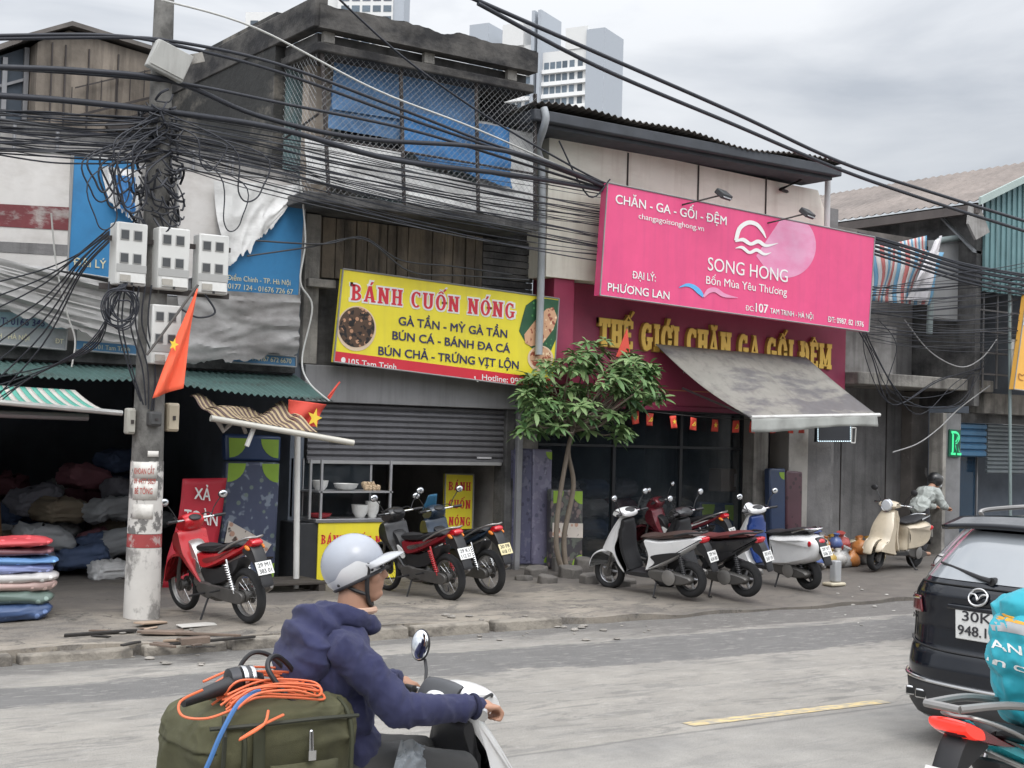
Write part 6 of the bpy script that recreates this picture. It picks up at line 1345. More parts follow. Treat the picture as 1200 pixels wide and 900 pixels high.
def car(label,loc,rz,paintm,detail=True):
    t=thing('car',label,'car',loc,rz)
    NE=4.2
    zs=[.2+.0148*i for i in range(101)]
    m=MB(); K=64
    def ring(z,off=0):
        w_=lin(WW,z)+off; o=[]
        for k in range(K):
            a=2*math.pi*k/K; c,s=math.cos(a),math.sin(a)
            A=(lin(AFt,z) if c>0 else lin(AR,z))+off
            mid=0
            x=math.copysign(abs(c)**(2/NE),c)*A; y=math.copysign(abs(s)**(2/NE),s)*w_
            o.append((x,y,z))
        return o
    vs=[]; 
    for z in zs: vs+=ring(z)
    n_=len(zs); fs=[(i*K+j,i*K+(j+1)%K,(i+1)*K+(j+1)%K,(i+1)*K+j) for i in range(n_-1) for j in range(K)]+[tuple(range(K-1,-1,-1)),tuple(range((n_-1)*K,n_*K))]
    m.add(vs,fs); b=m.build('body',paintm,t,auto=60)
    c=MB()
    for x in (-1.34,1.36):
        for s in (-1,1): c.cyl((x,s*.64,.36),(x,s*1.2,.36),.40,32)
    co=c.build('cut',blackp,None,smooth=False)
    md=b.modifiers.new('arch','BOOLEAN'); md.operation='DIFFERENCE'; md.object=co; md.solver='EXACT'
    co.location=loc; co.rotation_euler=(0,0,rz); dg=bpy.context.evaluated_depsgraph_get(); dg.update()
    me=bpy.data.meshes.new_from_object(b.evaluated_get(dg)); b.modifiers.clear(); b.data=me; bpy.data.objects.remove(co)
    me.materials.clear(); me.materials.append(paintm)
    for p in me.polygons: p.use_smooth=True
    def rp(y,z,off=.003):
        w_=lin(WW,z)+off; k=min(.9995,abs(y)/w_); return V((-(lin(AR,z)+off)*(1-k**NE)**(1/NE),y,z))
    def patch(name,y0f,y1f,z0,z1,mat,off=.004,nu=24,nv=8,par=None,th=0):
        m=MB(); m.grid(lambda u,v:(lambda z:rp((y0f(v) if callable(y0f) else y0f)*(1-u)+(y1f(v) if callable(y1f) else y1f)*u,z,off))(z0+(z1-z0)*v),nu,nv)
        o=m.build(name,mat,par or t)
        if th: q=o.modifiers.new('s','SOLIDIFY'); q.thickness=th; q.offset=0
        return o
    def sp(y,z,off=.004): return rp(y,z,off)
    gl=M('car_rear_glass',(.27,.29,.31),.08,v=.05,coat=1,spec=.8)  # pale base colour stands in for the sky reflected in the glass
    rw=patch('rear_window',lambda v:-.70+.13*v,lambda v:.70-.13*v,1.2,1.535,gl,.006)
    # side glass
    for s in (-1,1):
        m=MB()
        def sg(u,v):
            z=1.08+.44*v; x0=-1.62+.25*v; x1=.98-.66*v; x=x0+(x1-x0)*u
            A=lin(AFt,z) if x>0 else lin(AR,z); w_=lin(WW,z)+.004; k=min(.999,abs(x)/A); return V((x,s*w_*(1-k**NE)**(1/NE),z))
        m.grid(sg,24,8); m.build('side_window',M('car_side_glass',(.03,.035,.04),.05,v=0,coat=1),t)
    for s in (-1,1):
        tl_=patch('tail_light',lambda v:s*(.50+.03*v),lambda v:s*.912,.945,1.06,M('dark_red_lens',(.13,.008,.014),.12,coat=1),.012,20,6,th=.012)
        m=MB(); m.tube([sp(s*(.52+.36*i/10),1.045-.02*i/10,.02) for i in range(11)],.007,6); m.build('chrome_strip',chrome,tl_)
    # spoiler
    m=MB(); m.grid(lambda u,v:(lambda y:V((-1.62-.26*v*(1-.12*(y/.6)**2)-.0,y,1.655-.062*v-.03*(y/.6)**2)))(-.62+1.24*u),20,6); o=m.build('spoiler',paintm,t); q=o.modifiers.new('s','SOLIDIFY'); q.thickness=.035
    for s in (-1,1):
        if not detail: continue
        m=MB(); m.tube(spline([(-1.45,s*.56,1.63),(-1.35,s*.57,1.672),(-.4,s*.6,1.695),(.3,s*.58,1.67),(.42,s*.57,1.63)],6),.018,8); m.build('roof_rail',alum,t)
    patch('lower_cladding',-.88,.88,.225,.47,M('grey_black_cladding',(.03,.03,.032),.6,v=.1),.008,30,6,th=.012)
    for s in (-1,1):
        patch('wheel_cladding',s*.83,s*.9,.3,.6,M('grey_black_cladding',(.03,.03,.032),.6,v=.1),.006,4,4)
    m=MB(); m.tube([sp(-.80+1.6*i/30,.475+.03*(abs(i-15)/15)**2,.014) for i in range(31)],.014,8); m.build('bumper_trim',chrome,t)
    m=MB(); m.tube([sp(-.72+1.44*i/30,.70+.05*(abs(i-15)/15)**3,.008) for i in range(31)],.006,6); m.build('bumper_seam',blackp,t)
    m=MB(); m.tube([sp(-.62+1.24*i/30,1.165,.006) for i in range(31)],.006,6); m.tube([sp(.62,1.165-.4*i/12,.006) for i in range(13)],.005,6); m.tube([sp(-.62,1.165-.4*i/12,.006) for i in range(13)],.005,6); m.build('tailgate_seam',M('seam_black',(.006,.006,.006),.8),t)
    for s in (-1,1):
        m=MB(); m2=MB()
        for k in (.44,.56):
            p=sp(s*k,.375,.006); a=R(-s*(6 if k<.5 else 16)); m.obox(p+V((.005,0,0)),(.05,.105,.07),(0,0,-a)); m2.obox(p+V((-.0205,0,0)),(.01,.08,.045),(0,0,-a))
        e=m.build('exhaust_trim',chrome,t,bev=.012); m2.build('exhaust_opening',M('exhaust_black',(.01,.01,.01),.7),e,bev=.01)
    if detail:
        # emblem: ring with spread wings
        p=sp(0,1.105,.008); tn=(sp(0,1.15)-sp(0,1.06)).normalized(); yv=V((0,-1,0)); E_=lambda a,b_:p+yv*a+tn*b_+V((-.008,0,0))
        m=MB(); m.tube([E_(.075*math.cos(R(10*i)),.06*math.sin(R(10*i))) for i in range(36)],.009,8,closed=True)
        m.tube(spline([E_(-.07,.02),E_(-.04,.022),E_(-.018,.008),E_(0,-.018),E_(.018,.008),E_(.04,.022),E_(.07,.02)],5),[.004]*0 or .008,8); m.build('emblem',chrome,t)
        lettering(t,'CX-5',t_w(t,sp(.80,.885,.012)),t_w(t,sp(.66,.885,.012)),.035,chrome,nrm=V((-1,0,0)),h=.004,th=.003)
        pc=sp(0,.905,.012); m=MB(); m.obox(pc+V((-.006,0,0)),(.012,.36,.205),(0,R(-2),0)); pl=m.build('number_plate',plate_m,t,bev=.008)
        for s_,zz in (('30K',.03),('948.15',-.07)):
            wd=.12 if s_=='30K' else .155
            lettering(t,s_,t_w(t,pc+V((-.014,wd,zz))),t_w(t,pc+V((-.014,-wd,zz))),.066,ink,nrm=V((-1,0,0)),h=.002,th=.001,bold=.012)
        m=MB(); a=sp(-.05,1.215,.02); b_=sp(.48,1.30,.02); m.tube([a,a.lerp(b_,.2)+V((-.015,0,0)),b_],[.022,.016,.009],8); m.cyl(sp(-.05,1.215,-.02),sp(-.05,1.215,.03),.03,12); m.build('rear_wiper',blackp,t)
        m=MB(); m.obox(sp(0,1.02,.01)+V((-.004,0,0)),(.03,.5,.035)); m.build('handle_garnish',paintm,t,bev=.01)
    for x in (-1.34,1.36):
        for s in (-1,1):
            m=MB(); m.torus((x,s*.80,.36),.265,.095,n=40,k=12,sq=1.05); w_=m.build('wheel',rubber,t)
            m=MB(); m.cyl((x,s*.76,.36),(x,s*.86,.36),.19,28); m.build('rim',M('dark_rim',(.08,.08,.085),.35,metal=.8),w_)
            m=MB()
            for i in range(10): a=R(36*i); m.tube([(x+.04*math.cos(a),s*.875,.36+.04*math.sin(a)),(x+.185*math.cos(a+.1),s*.87,.36+.185*math.sin(a+.1))],.014,6)
            m.build('spokes',M('silver_alloy',(.4,.4,.41),.35,metal=.7),w_)
    m=MB(); m.box(-2.0,2.0,-.6,.6,.24,.32); m.build('underbody',blackp,t)
    for s in (-1,1):
        m=MB(); m.ell((.75,s*1.0,1.08),(.08,.11,.07)); m.build('door_mirror',paintm,t)
    return t
def t_w(t,p): return t.matrix_basis@V(p)
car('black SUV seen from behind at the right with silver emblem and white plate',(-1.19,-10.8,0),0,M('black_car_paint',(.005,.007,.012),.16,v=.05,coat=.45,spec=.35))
wc=car('white car further along the road with only its roof showing above the black SUV',(3.05,-7.6,-.1),0,M('white_car_paint',(.72,.72,.72),.2,v=.03,coat=.7),detail=False)
wc.scale=(1,1,.9)
# ================================================ UTILITY POLE, METER BOXES, CABLES
PX,PY=-6.385,-2.76
pole_c=M('weathered_pole_concrete',(.17,.165,.155),.9,v=.25,bump=.4,bsc=30,stain=(.05,.048,.045),ssc=(3,3,2),slo=.45,shi=.62)
UP=thing('utility_pole','concrete utility pole with white base and red band carrying meter boxes and cable tangles','utility pole',(PX,PY,.12))
rad=lambda z:.185-.0125*z
zz=lambda py:W(170,py,PY).z
m=MB(); m.tube([(PX,PY,.05+.45*i) for i in range(21)],[rad(.05+.45*i) for i in range(21)],24); m.build('shaft',pole_c,UP,world=True)
def band(name,z0,z1,mat,off=.004):
    m=MB(); m.grid(lambda u,v:(PX+(rad(z0+(z1-z0)*v)+off)*math.cos(u*6.2832),PY+(rad(z0+(z1-z0)*v)+off)*math.sin(u*6.2832),z0+(z1-z0)*v),32,8,True); return m.build(name,mat,UP,world=True)
chip_w=M('chipped_white_paint',(.56,.54,.51),.8,v=.12,stain=(.2,.19,.18),ssc=(4,4,3),slo=.5,shi=.6,samt=.9)
band('white_base',.12,zz(641),chip_w); band('red_band',zz(640.5),zz(625),M('faded_red_band',(.3,.05,.05),.8,v=.2,stain=(.42,.35,.33),ssc=(6,6,4),slo=.56,shi=.62))
band('paper_layer',zz(624.5),zz(540),M('torn_bill_paper',(.55,.53,.5),.85,v=.15,stain=(.13,.125,.12),ssc=(4,4,3.5),slo=.5,shi=.54,samt=.95))
def bill(z0,z1,a0,a1,mat,off=.008):
    m=MB(); m.grid(lambda u,v:(PX+(rad(z0)+off)*math.cos(R(a0+(a1-a0)*u)),PY+(rad(z0)+off)*math.sin(R(a0+(a1-a0)*u)),z0+(z1-z0)*v),10,2); o=m.build('bill',mat,UP,world=True); o.modifiers.new('s','SOLIDIFY').thickness=.002; return o
def billtext(s,z,a0,a1,cap,mat,off=.013):
    vs,fs=glyphs(s,.01); xs=[v[0] for v in vs]; x0=min(xs); wd=max(xs)-x0; m=MB()
    r_=rad(z)+off; m.add([(PX+(r_+v[2]*.03)*math.cos(R(a0+(a1-a0)*(v[0]-x0)/wd)),PY+(r_+v[2]*.03)*math.sin(R(a0+(a1-a0)*(v[0]-x0)/wd)),z+v[1]*cap/CAPH) for v in vs],fs); m.build('lettering',mat,UP,world=True,smooth=False)
papr=M('bill_paper',(.66,.64,.6),.8,v=.08,stain=(.4,.38,.35),ssc=(5,5,5),slo=.5,shi=.65)
rin=M('red_print',(.42,.1,.08),.7)
bill(zz(560),zz(541),-165,-75,papr); bill(zz(585),zz(563),-160,-70,papr); bill(zz(607),zz(590),-158,-85,papr); bill(zz(535),zz(528),-110,-70,papr)
billtext('KHOAN CẮT',zz(555),-155,-85,.06,rin); billtext('09 4477 5829',zz(566),-155,-80,.05,rin); billtext('BÊ TÔNG',zz(578),-150,-90,.06,rin)
# weeds at the foot
# meter boxes
mbox=M('meter_box_plastic',(.60,.60,.58),.5,v=.06,stain=(.36,.35,.33),ssc=(2.5,2.5,1.5),slo=.5,shi=.7,samt=.6); mwin=M('meter_window',(.09,.095,.1),.12,v=.25); mband=M('meter_grey_band',(.36,.36,.35),.5,v=.08)
def meterbox(label,px0,py0,px1,py1,y,rz=0,group='electricity meter boxes on the pole'):
    a=W(px0,py0,y); b=W(px1,py1,y); w_=b.x-a.x; h=a.z-b.z
    t=thing('meter_box',label,'meter box',((a.x+b.x)/2,y+.1,b.z),rz,group)
    m=MB(); m.box(-w_/2,w_/2,-.1,.1,0,h); m.build('case',mbox,t,bev=.015)
    for r_ in (0,1):
        for c in (0,1):
            x=-w_*.25+c*w_*.42; z=h*(.80-.37*r_)
            m=MB(); m.box(x-w_*.145,x+w_*.145,-.108,-.1,z-h*.085,z+h*.085); f=m.build('window_frame',mband,t,bev=.003)
            m=MB(); m.box(x-w_*.12,x+w_*.12,-.112,-.106,z-h*.068,z+h*.068); m.build('window',mwin,f)
    m=MB(); m.box(-w_/2+.004,w_/2-.004,-.106,-.1,h*.21,h*.33); m.build('grey_band',mband,t)
    m=MB(); m.prism([(-w_/2+.04,-.1,.02),(-w_/2+.04,-.1,h*.2),(-w_/2+.04,-.125,.03)],(w_-.06,0,0)); m.build('lower_flap',mbox,t)
    m=MB(); m.box(-w_*.38,-w_*.05,-.128,-.112,h*.06,h*.16); m.build('reading_window',M('meter_cream_window',(.38,.36,.32),.3,v=.15),t)
    m=MB(); m.box(-.01,.012,-.13,-.118,.0,.03); m.build('lock',blackp,t)
    return t
meterbox('left meter box of the row of three on the pole, with a grimy seam',137,259,171,336,-3.02,R(3))
meterbox('middle meter box of the row of three on the pole',187,265,221,341,-3.05)
meterbox('right meter box of the row of three, beside the blue address banner',235,273,267,346,-3.02,R(-3))
meterbox('lone lower meter box partly covered by the drooping red flag',179,356,211,428,-3.0)
m=MB(); m.box(-7.0,-5.6,-2.9,-2.86,3.5,3.56); m.box(-7.0,-5.6,-2.9,-2.86,4.0,4.05); tag(m.build('bracket_bar',steel_d),'steel cross bars holding the meter boxes to the pole','bracket')
def sbox(label,px0,py0,px1,py1,y,mat):
    a=W(px0,py0,y); b=W(px1,py1,y); t=thing('switch_box',label,'switch box',((a.x+b.x)/2,y+.06,b.z)); w_=b.x-a.x;h=a.z-b.z
    m=MB(); m.box(-w_/2,w_/2,-.06,.06,0,h); m.build('case',mat,t,bev=.02); m=MB(); m.box(-w_/2+.01,w_/2-.01,-.075,-.06,.02,h-.02); m.build('lid',mat,t,bev=.008); m=MB(); m.box(-.015,.015,-.085,-.074,h*.4,h*.55); m.build('latch',steel_d,t)
sbox('small pale switch box on the left side of the pole under the cables',150,478,159,509,-2.85,M('grimy_box',(.36,.35,.31),.6,v=.2)); sbox('beige switch box on the right side of the pole beside the flag',197,472,210,506,-2.85,M('beige_box',(.45,.39,.29),.6,v=.15)); sbox('blackened switch box on the front of the pole below the flag',176,482,190,500,-3.0,M('blackened_box',(.06,.06,.06),.6,v=.3))
p=W(198,72,-2.95); t=thing('junction_box','pale grey tilted junction box high on the pole','junction box',p); 
m=MB(); m.obox((0,0,0),(.40,.16,.30),(R(8),R(20),R(-6))); m.build('case',M('junction_grey',(.4,.4,.38),.6,v=.12,streak=(.2,.19,.18),stamt=.5),t,bev=.015); m=MB(); m.obox((0,-.085,.0),(.37,.02,.27),(R(8),R(20),R(-6))); m.build('lid',M('junction_grey',(.4,.4,.38),.6),t,bev=.006); m=MB(); m.obox((.28,.02,.08),(.2,.06,.1),(0,R(-20),0)); m.build('bracket',conc_lt,t)
# ---- cables
cab=M('black_cable',(.02,.022,.03),.55,v=.2); cab_g=M('grey_cable',(.05,.052,.058),.55,v=.2); cab_w=M('white_cable',(.5,.5,.48),.5,v=.1)
def cable(pts,r,label,group=None,mat=None,n=7,sides=6):
    P_=spline([W(p[0],p[1],p[2]) for p in pts],n); m=MB(); m.tube(P_,r,sides)
    o=m.build('cable',mat or cab,smooth=True,auto=80); tag(o,label,'cable',group); return o
YP=-2.85
cable([(540,-8,-2.4),(700,62,-2.2),(860,132,-2),(985,190,-1.8),(1100,228,-1.7),(1230,268,-1.6)],.028,'upper of two thick cables sloping across the sky towards the right house')
cable([(560,4,-2.4),(700,78,-2.2),(860,146,-2),(985,199,-1.8),(1100,239,-1.7),(1230,280,-1.6)],.028,'lower of two thick cables sloping across the sky towards the right house')
GT='thick cables from the pole to the pink billboard'
lt='thick black cable running down from the pole top past the chain link balcony'
for i,q in enumerate([[(-20,46,-2.8),(120,44,-2.8),(200,48,YP),(325,75,-2.5),(470,128,-2.1),(560,163,-1.8),(640,190,-1.5),(716,217,-.72),(770,232,-.55)],[(-20,42,-2.8),(120,41,-2.8),(200,52,YP),(325,84,-2.5),(470,136,-2.1),(560,167,-1.8),(640,194,-1.5),(716,221,-.72),(770,236,-.55)],[(-20,79,-2.8),(120,88,-2.8),(215,98,YP),(325,120,-2.5),(480,152,-2.1),(600,188,-1.6),(716,224,-.72),(770,240,-.55)]]):
    cable(q,.019,lt,GT)
cable([(-20,78,-2.9),(100,83,-2.9),(205,96,YP),(300,135,-2.5),(420,162,-2.2),(560,172,-1.9),(640,190,-1.6),(716,222,-.72),(770,238,-.55)],.03,'thickest black cable crossing below the junction box from the left edge')
cable([(-20,111,-2.9),(80,118,-2.9),(205,132,YP),(330,152,-2.5),(460,187,-2.2),(600,205,-1.7),(712,224,-.72),(770,240,-.55)],.034,'heavy black cable crossing the mossy wall below the other thick ones')
cable([(190,0,YP-.1),(300,33,-2.6),(440,105,-2.2),(560,152,-1.8),(700,213,-.75),(770,235,-.55)],.012,'pale grey wire sagging in front of the chain link balcony',mat=cab_w)
cable([(390,-8,-1.9),(470,65,-1.6),(560,130,-1.4),(640,178,-1.3),(712,216,-.72),(770,234,-.55)],.014,'thin black wire crossing the balcony diagonally from the parapet corner')
rc=random.Random(41)
# fan of cables: pole to behind the billboard
G1='mass of black cables between the pole and the billboard'; l1='one of the many black cables sagging from the pole to the billboard'
for i in range(32):
    u=i/31; y0=136+52*u+rc.uniform(-6,6); y1=222+80*u**.7+rc.uniform(-5,5); sag=rc.uniform(4,30)*(.35+.65*u)
    pts=[(188+rc.uniform(-6,16),y0,YP+rc.uniform(-.15,.1))]
    for k in (1,2,3,4):
        t_=k/5; pts.append((200+505*t_+rc.uniform(-8,8),y0+(y1-y0)*t_**1.05+sag*4*t_*(1-t_)*.55+rc.uniform(-3,3),YP+(1.75)*t_+rc.uniform(-.08,.08)))
    pts.append((705,y1-1,-.70+rc.uniform(-.05,.1))); pts.append((770,y1+rc.uniform(0,10),-.45+rc.uniform(-.03,.1)))
    cable(pts,rc.choice((.0045,.006,.007,.009,.011)),l1,G1,cab if rc.random()<.8 else cab_g,n=6,sides=5)
G2='mass of black cables between the left edge and the pole'; l2='one of the many black cables strung from the left edge to the pole'
for i in range(36):
    u=i/35; y0=128+48*u+rc.uniform(-7,7); y1=134+52*u+rc.uniform(-7,7); sg_=rc.uniform(-4,12)
    pts=[(-25,y0,-2.9+rc.uniform(-.2,.2))]+[(205*t_,y0+(y1-y0)*t_+sg_*4*t_*(1-t_)+rc.uniform(-2,2),YP+rc.uniform(-.08,.08)) for t_ in (.25,.5,.75)]+[(200+rc.uniform(-10,6),y1,YP)]
    cable(pts,rc.choice((.005,.007,.009,.012)),l2,G2,cab if rc.random()<.8 else cab_g,n=5,sides=5)
G3='mass of black cables right of the billboard'; l3='one of the many black cables crossing the grey house right of the billboard'
for i in range(32):
    u=i/31; y0=334+62*u+rc.uniform(-6,6); y1=308+95*u+rc.uniform(-10,10); sg_=rc.uniform(0,22)
    pts=[(1010,y0,-.7)]+[(1010+220*t_,y0+(y1-y0)*t_+sg_*4*t_*(1-t_)*.6+rc.uniform(-3,3),-.8-.3*t_+rc.uniform(-.1,.1)) for t_ in (.25,.5,.75)]+[(1232,y1,-1.1)]
    cable(pts,rc.choice((.005,.006,.008,.011)),l3,G3,cab if rc.random()<.75 else cab_g,n=5,sides=5)
G4='thick cable bundle right of the billboard'
for i in range(9):
    o=i*2.4+rc.uniform(-1,1); cable([(1005,272+o,-.72),(1050,284+o*1.1,-.85),(1120,306+o*1.1,-1),(1180,318+o*1.2,-1.1),(1235,325+o*1.3,-1.2)],.02,'black cable in the bundle leaving the top corner of the pink billboard',G4)
# loops and drops on the pole
G5='loose cable loops around the meter boxes'; l5='loose loop of black cable hanging about the meter boxes'
for i in range(12):
    cx=rc.choice((110,120,138,146,150,238,245,262,275,285))+rc.uniform(-14,14); top=rc.uniform(140,180); bot=top+rc.uniform(30,100); w_=rc.uniform(10,34); yy=-3.0-rc.uniform(0,.2)
    cable([(195+rc.uniform(-12,12),top-14,-2.9),(cx-w_*.6,(top+bot)/2-18,yy),(cx-w_*.4,bot-12,yy),(cx,bot,yy),(cx+w_*.5,bot-14,yy),(cx+w_*.55,(top+bot)/2-10,yy),(195+rc.uniform(-10,14),top,-2.9)],rc.choice((.007,.009,.011)),l5,G5,n=6,sides=5)
for i in range(7):
    cx=140+rc.uniform(-8,10); r_=rc.uniform(10,20); cy=362+rc.uniform(-8,8)
    cable([(142+rc.uniform(-6,8),334,-3.0)]+[(cx+r_*math.sin(a*.9+.3)*(1 if i%2 else -1),cy-r_*1.2*math.cos(a*.9+.3),-3.05-.01*a) for a in range(0,8)]+[(150,330,-3.0)],.008,'coil of black cable hanging under the left meter box','coiled cables under the left meter box',n=5,sides=5)
G6='thin cables running from the meter boxes to the left shops'
for i in range(8):
    y0=262+rc.uniform(-2,22); cable([(128,y0,-3.0),(95,y0+24+i*2,-2.7),(50,y0+44+i*11,-2.1),(-25,y0+64+i*20,-1.4)],.009,'thin black cable slanting from the left meter box down to the left edge',G6,n=6,sides=5)
for i in range(5):
    cable([(128+rc.uniform(0,20),330,-3.0),(118-i*3,400,-2.9),(60-i*8,428+i*5,-1.9),(-25,446+i*12,-1.2)],.008,'thin black cable slanting from the left meter box down to the left edge',G6,n=6,sides=5)
for i in range(6):
    x=142+i*7+rc.uniform(-3,3); cable([(x,334,-3.0),(x-4,380,-2.98),(x+6+rc.uniform(-6,6),430,-2.95),(165+i*3,470+rc.uniform(0,16),-2.93)],.009,'black service cable dropping along the pole to the switch boxes','service cables dropping down the pole',n=6,sides=5)
cable([(240,345,-3.0),(252,366,-3.0),(232,372,-2.98),(212,362,-2.95)],.011,'short black cable loop under the right meter box'); 
cable([(60,250,-2.4),(66,310,-2.3),(78,365,-2.3),(88,398,-2.3),(84,430,-2.3)],.01,'white wire hanging in front of the grey tarp at the left',mat=cab_w)
cable([(352,208,-.6),(358,280,-.6),(352,330,-.6),(366,360,-.6),(354,420,-.55),(362,448,-.9),(386,470,-1.1)],.012,'white wire dropping beside the yellow signboard to the canopy end',mat=cab_w)
cable([(300,282,-.8),(380,286,-.7),(425,278,-.65),(470,305,-.6),(530,312,-.6),(600,322,-.6)],.012,'pair of grey wires swagged over the weathered boards, upper',mat=cab_g)
cable([(290,300,-.8),(360,290,-.7),(425,280,-.66),(480,318,-.6),(540,323,-.6),(620,328,-.6)],.012,'pair of grey wires swagged over the weathered boards, lower',mat=cab_g)
cable([(655,165,-.9),(690,230,-.9),(715,210,-1.0)],.012,'thin black stay wire by the downpipe')
G7='hanging cable loops at the grey house ledge'
for i in range(6):
    x0=1000+rc.uniform(0,30); cable([(x0,352+rc.uniform(0,30),-.6),(x0+6+rc.uniform(-6,16),410+rc.uniform(-10,18),-.6),(1060+rc.uniform(-20,30),470+rc.uniform(-10,30),-.55),(1110+rc.uniform(-10,20),462+rc.uniform(-20,20),-.55),(1150+rc.uniform(-10,20),430+rc.uniform(-12,14),-.6)],rc.choice((.008,.01,.012)),'black cable drooping in front of the bare concrete ledge',G7,n=7,sides=5)
cable([(1060,375,-.7),(1090,412,-.75),(1125,430,-.8),(1150,420,-.8),(1168,398,-.8)],.011,'pale wire drooping above the bare concrete ledge',mat=M('pale_grey_cable',(.28,.28,.28),.5))
cable([(1046,530,-.5),(1075,520,-.5),(1100,502,-.5),(1125,478,-.5),(1160,452,-.5)],.012,'grey cable sweeping up from the peeling column to the beam',mat=M('pale_grey_cable',(.28,.28,.28),.5))
# dark knot of ties, stubs and short ends where the cables meet the pole
m=MB()
for i in range(150):
    a=rc.uniform(0,6.28); z=W(190,rc.uniform(122,262),PY).z; r_=rad(z)+rc.uniform(.01,.12); q=V((PX+r_*math.cos(a),PY+r_*math.sin(a),z)); b_=a+rc.uniform(.3,1.1); q2=V((PX+(r_+rc.uniform(-.03,.1))*math.cos(b_),PY+(r_+rc.uniform(-.03,.1))*math.sin(b_),z+rc.uniform(-.22,.15))); md_=(q+q2)/2+V((rc.uniform(-.05,.05),rc.uniform(-.08,.02),rc.uniform(-.1,.02)))
    m.tube(spline([q,md_,q2],4),rc.choice((.008,.011,.014)),5)
tag(m.build('cable_tangle',cab),'dense knot of cable ends wrapped around the upper pole','cable tangle',kind='stuff')
# ================================================ TREE, GOODS, DEBRIS
rt=random.Random(77)
TB=W(662,664,-.95); TB.z=pave_z(TB.x,TB.y)
TR_=thing('tree','small street tree with whorls of long green leaves before the magenta shop','tree',TB)
bark=M('grey_brown_bark',(.17,.14,.11),.9,v=.25,bump=.5,bsc=30)
leaf=M('green_leaf',(.10,.19,.065),.5,v=.3,sc=2.2,spec=.45); leaf2=M('pale_leaf',(.18,.27,.11),.55,v=.25,sc=2.2); leaf3=M('dark_leaf',(.055,.125,.045),.45,v=.3)
wp=lambda px,py,y:W(px,py,y)
stems=[[TB,wp(652,640,-.95),wp(655,590,-.95),wp(664,535,-.95),wp(670,505,-.95),wp(672,470,-.98)],[TB+V((.05,0,0)),wp(661,630,-.9),wp(672,570,-.9),wp(666,530,-.92),wp(672,505,-.95),wp(690,470,-.95)]]
m=MB()
for s in stems: P_=spline(s,6); m.tube(P_,[.042-.016*i/len(P_) for i in range(len(P_))],10)
fork=wp(671,500,-.95); tips=[]
for i in range(120):
    px=rt.uniform(612,766); lo=505 if px<735 else 478; hi=408+abs(px-690)*.22+(18 if px<640 else 0)
    py=rt.uniform(hi,lo); y=-.95+rt.uniform(-.65,.55)
    tips.append((wp(px,py,y),rt.uniform(.8,1.15)))
for px,py in ((700,405),(688,402),(708,414),(735,420),(760,440),(770,455),(768,470),(622,440),(614,470),(622,490),(640,430),(655,470),(690,505),(720,515),(728,500),(650,505),(676,418),(745,432)): tips.append((wp(px,py,-.95+rt.uniform(-.4,.4)),1.0))
for p,_ in tips:
    if rt.random()<.3:
        md_=fork.lerp(p,.5)+V((rt.uniform(-.1,.1),rt.uniform(-.1,.1),-.08)); P_=spline([fork+V((0,0,rt.uniform(-.1,.25))),md_,p],4); m.tube(P_,[.02-.013*i/len(P_) for i in range(len(P_))],6)
m.build('trunk',bark,TR_,world=True)
m=MB()
def leafblade(o,dr,up,ln,wd,droop):
    d=dr.normalized(); s=d.cross(up).normalized(); nrm=s.cross(d).normalized(); rows=[]
    for i,(t_,k) in enumerate(((0,.08),(.18,.45),(.42,.92),(.65,1),(.85,.62),(1,.04))):
        c=o+d*(ln*t_)-V((0,0,1))*droop*ln*t_*t_
        rows.append([c-s*wd*k+nrm*wd*.35*k,c,c+s*wd*k+nrm*wd*.35*k])
    vs=[q for r_ in rows for q in r_]; fs=[]
    for i in range(5):
        for j in range(2): a=i*3+j; fs.append((a,a+1,a+4,a+3))
    m.add(vs,fs)
for p,s in tips:
    for c in range(rt.choice((1,1,2))):
        q=p+V((rt.uniform(-.08,.08),rt.uniform(-.08,.08),rt.uniform(-.06,.06)))*c*1.5
        n_=rt.randint(9,13); a0=rt.uniform(0,6.28); ax=V((rt.uniform(-.35,.35),rt.uniform(-.5,.1),1)).normalized()
        t1=ax.orthogonal().normalized(); t2=ax.cross(t1)
        for k in range(n_):
            a=a0+k*2.4; el=.55-.9*k/n_+rt.uniform(-.12,.12)
            dr=(t1*math.cos(a)+t2*math.sin(a))*math.cos(el)+ax*math.sin(el)
            m.cm=rt.choice((0,0,0,1,1,2)) if k>2 else rt.choice((1,1,0))
            leafblade(q,dr,ax,rt.uniform(.13,.28)*s,rt.uniform(.024,.042)*s,rt.uniform(.15,.5))
m.build('crown',[leaf,leaf2,leaf3],TR_,world=True,auto=60)
p=W(731,420,-1.15); t=thing('flag','small furled red flag sticking up out of the tree crown','flag',p); m=MB(); m.prism([W(735,385,-1.2),W(739,418,-1.2),W(722,418,-1.2)],(0,.01,0)); m.build('cloth',M('red_flag_cloth',(.62,.075,.05),.75),t,world=True); m=MB(); m.tube([W(735,383,-1.19),W(728,450,-1.1)],.01,6); m.build('staff',M('flag_staff',(.08,.075,.07),.6),t,world=True)
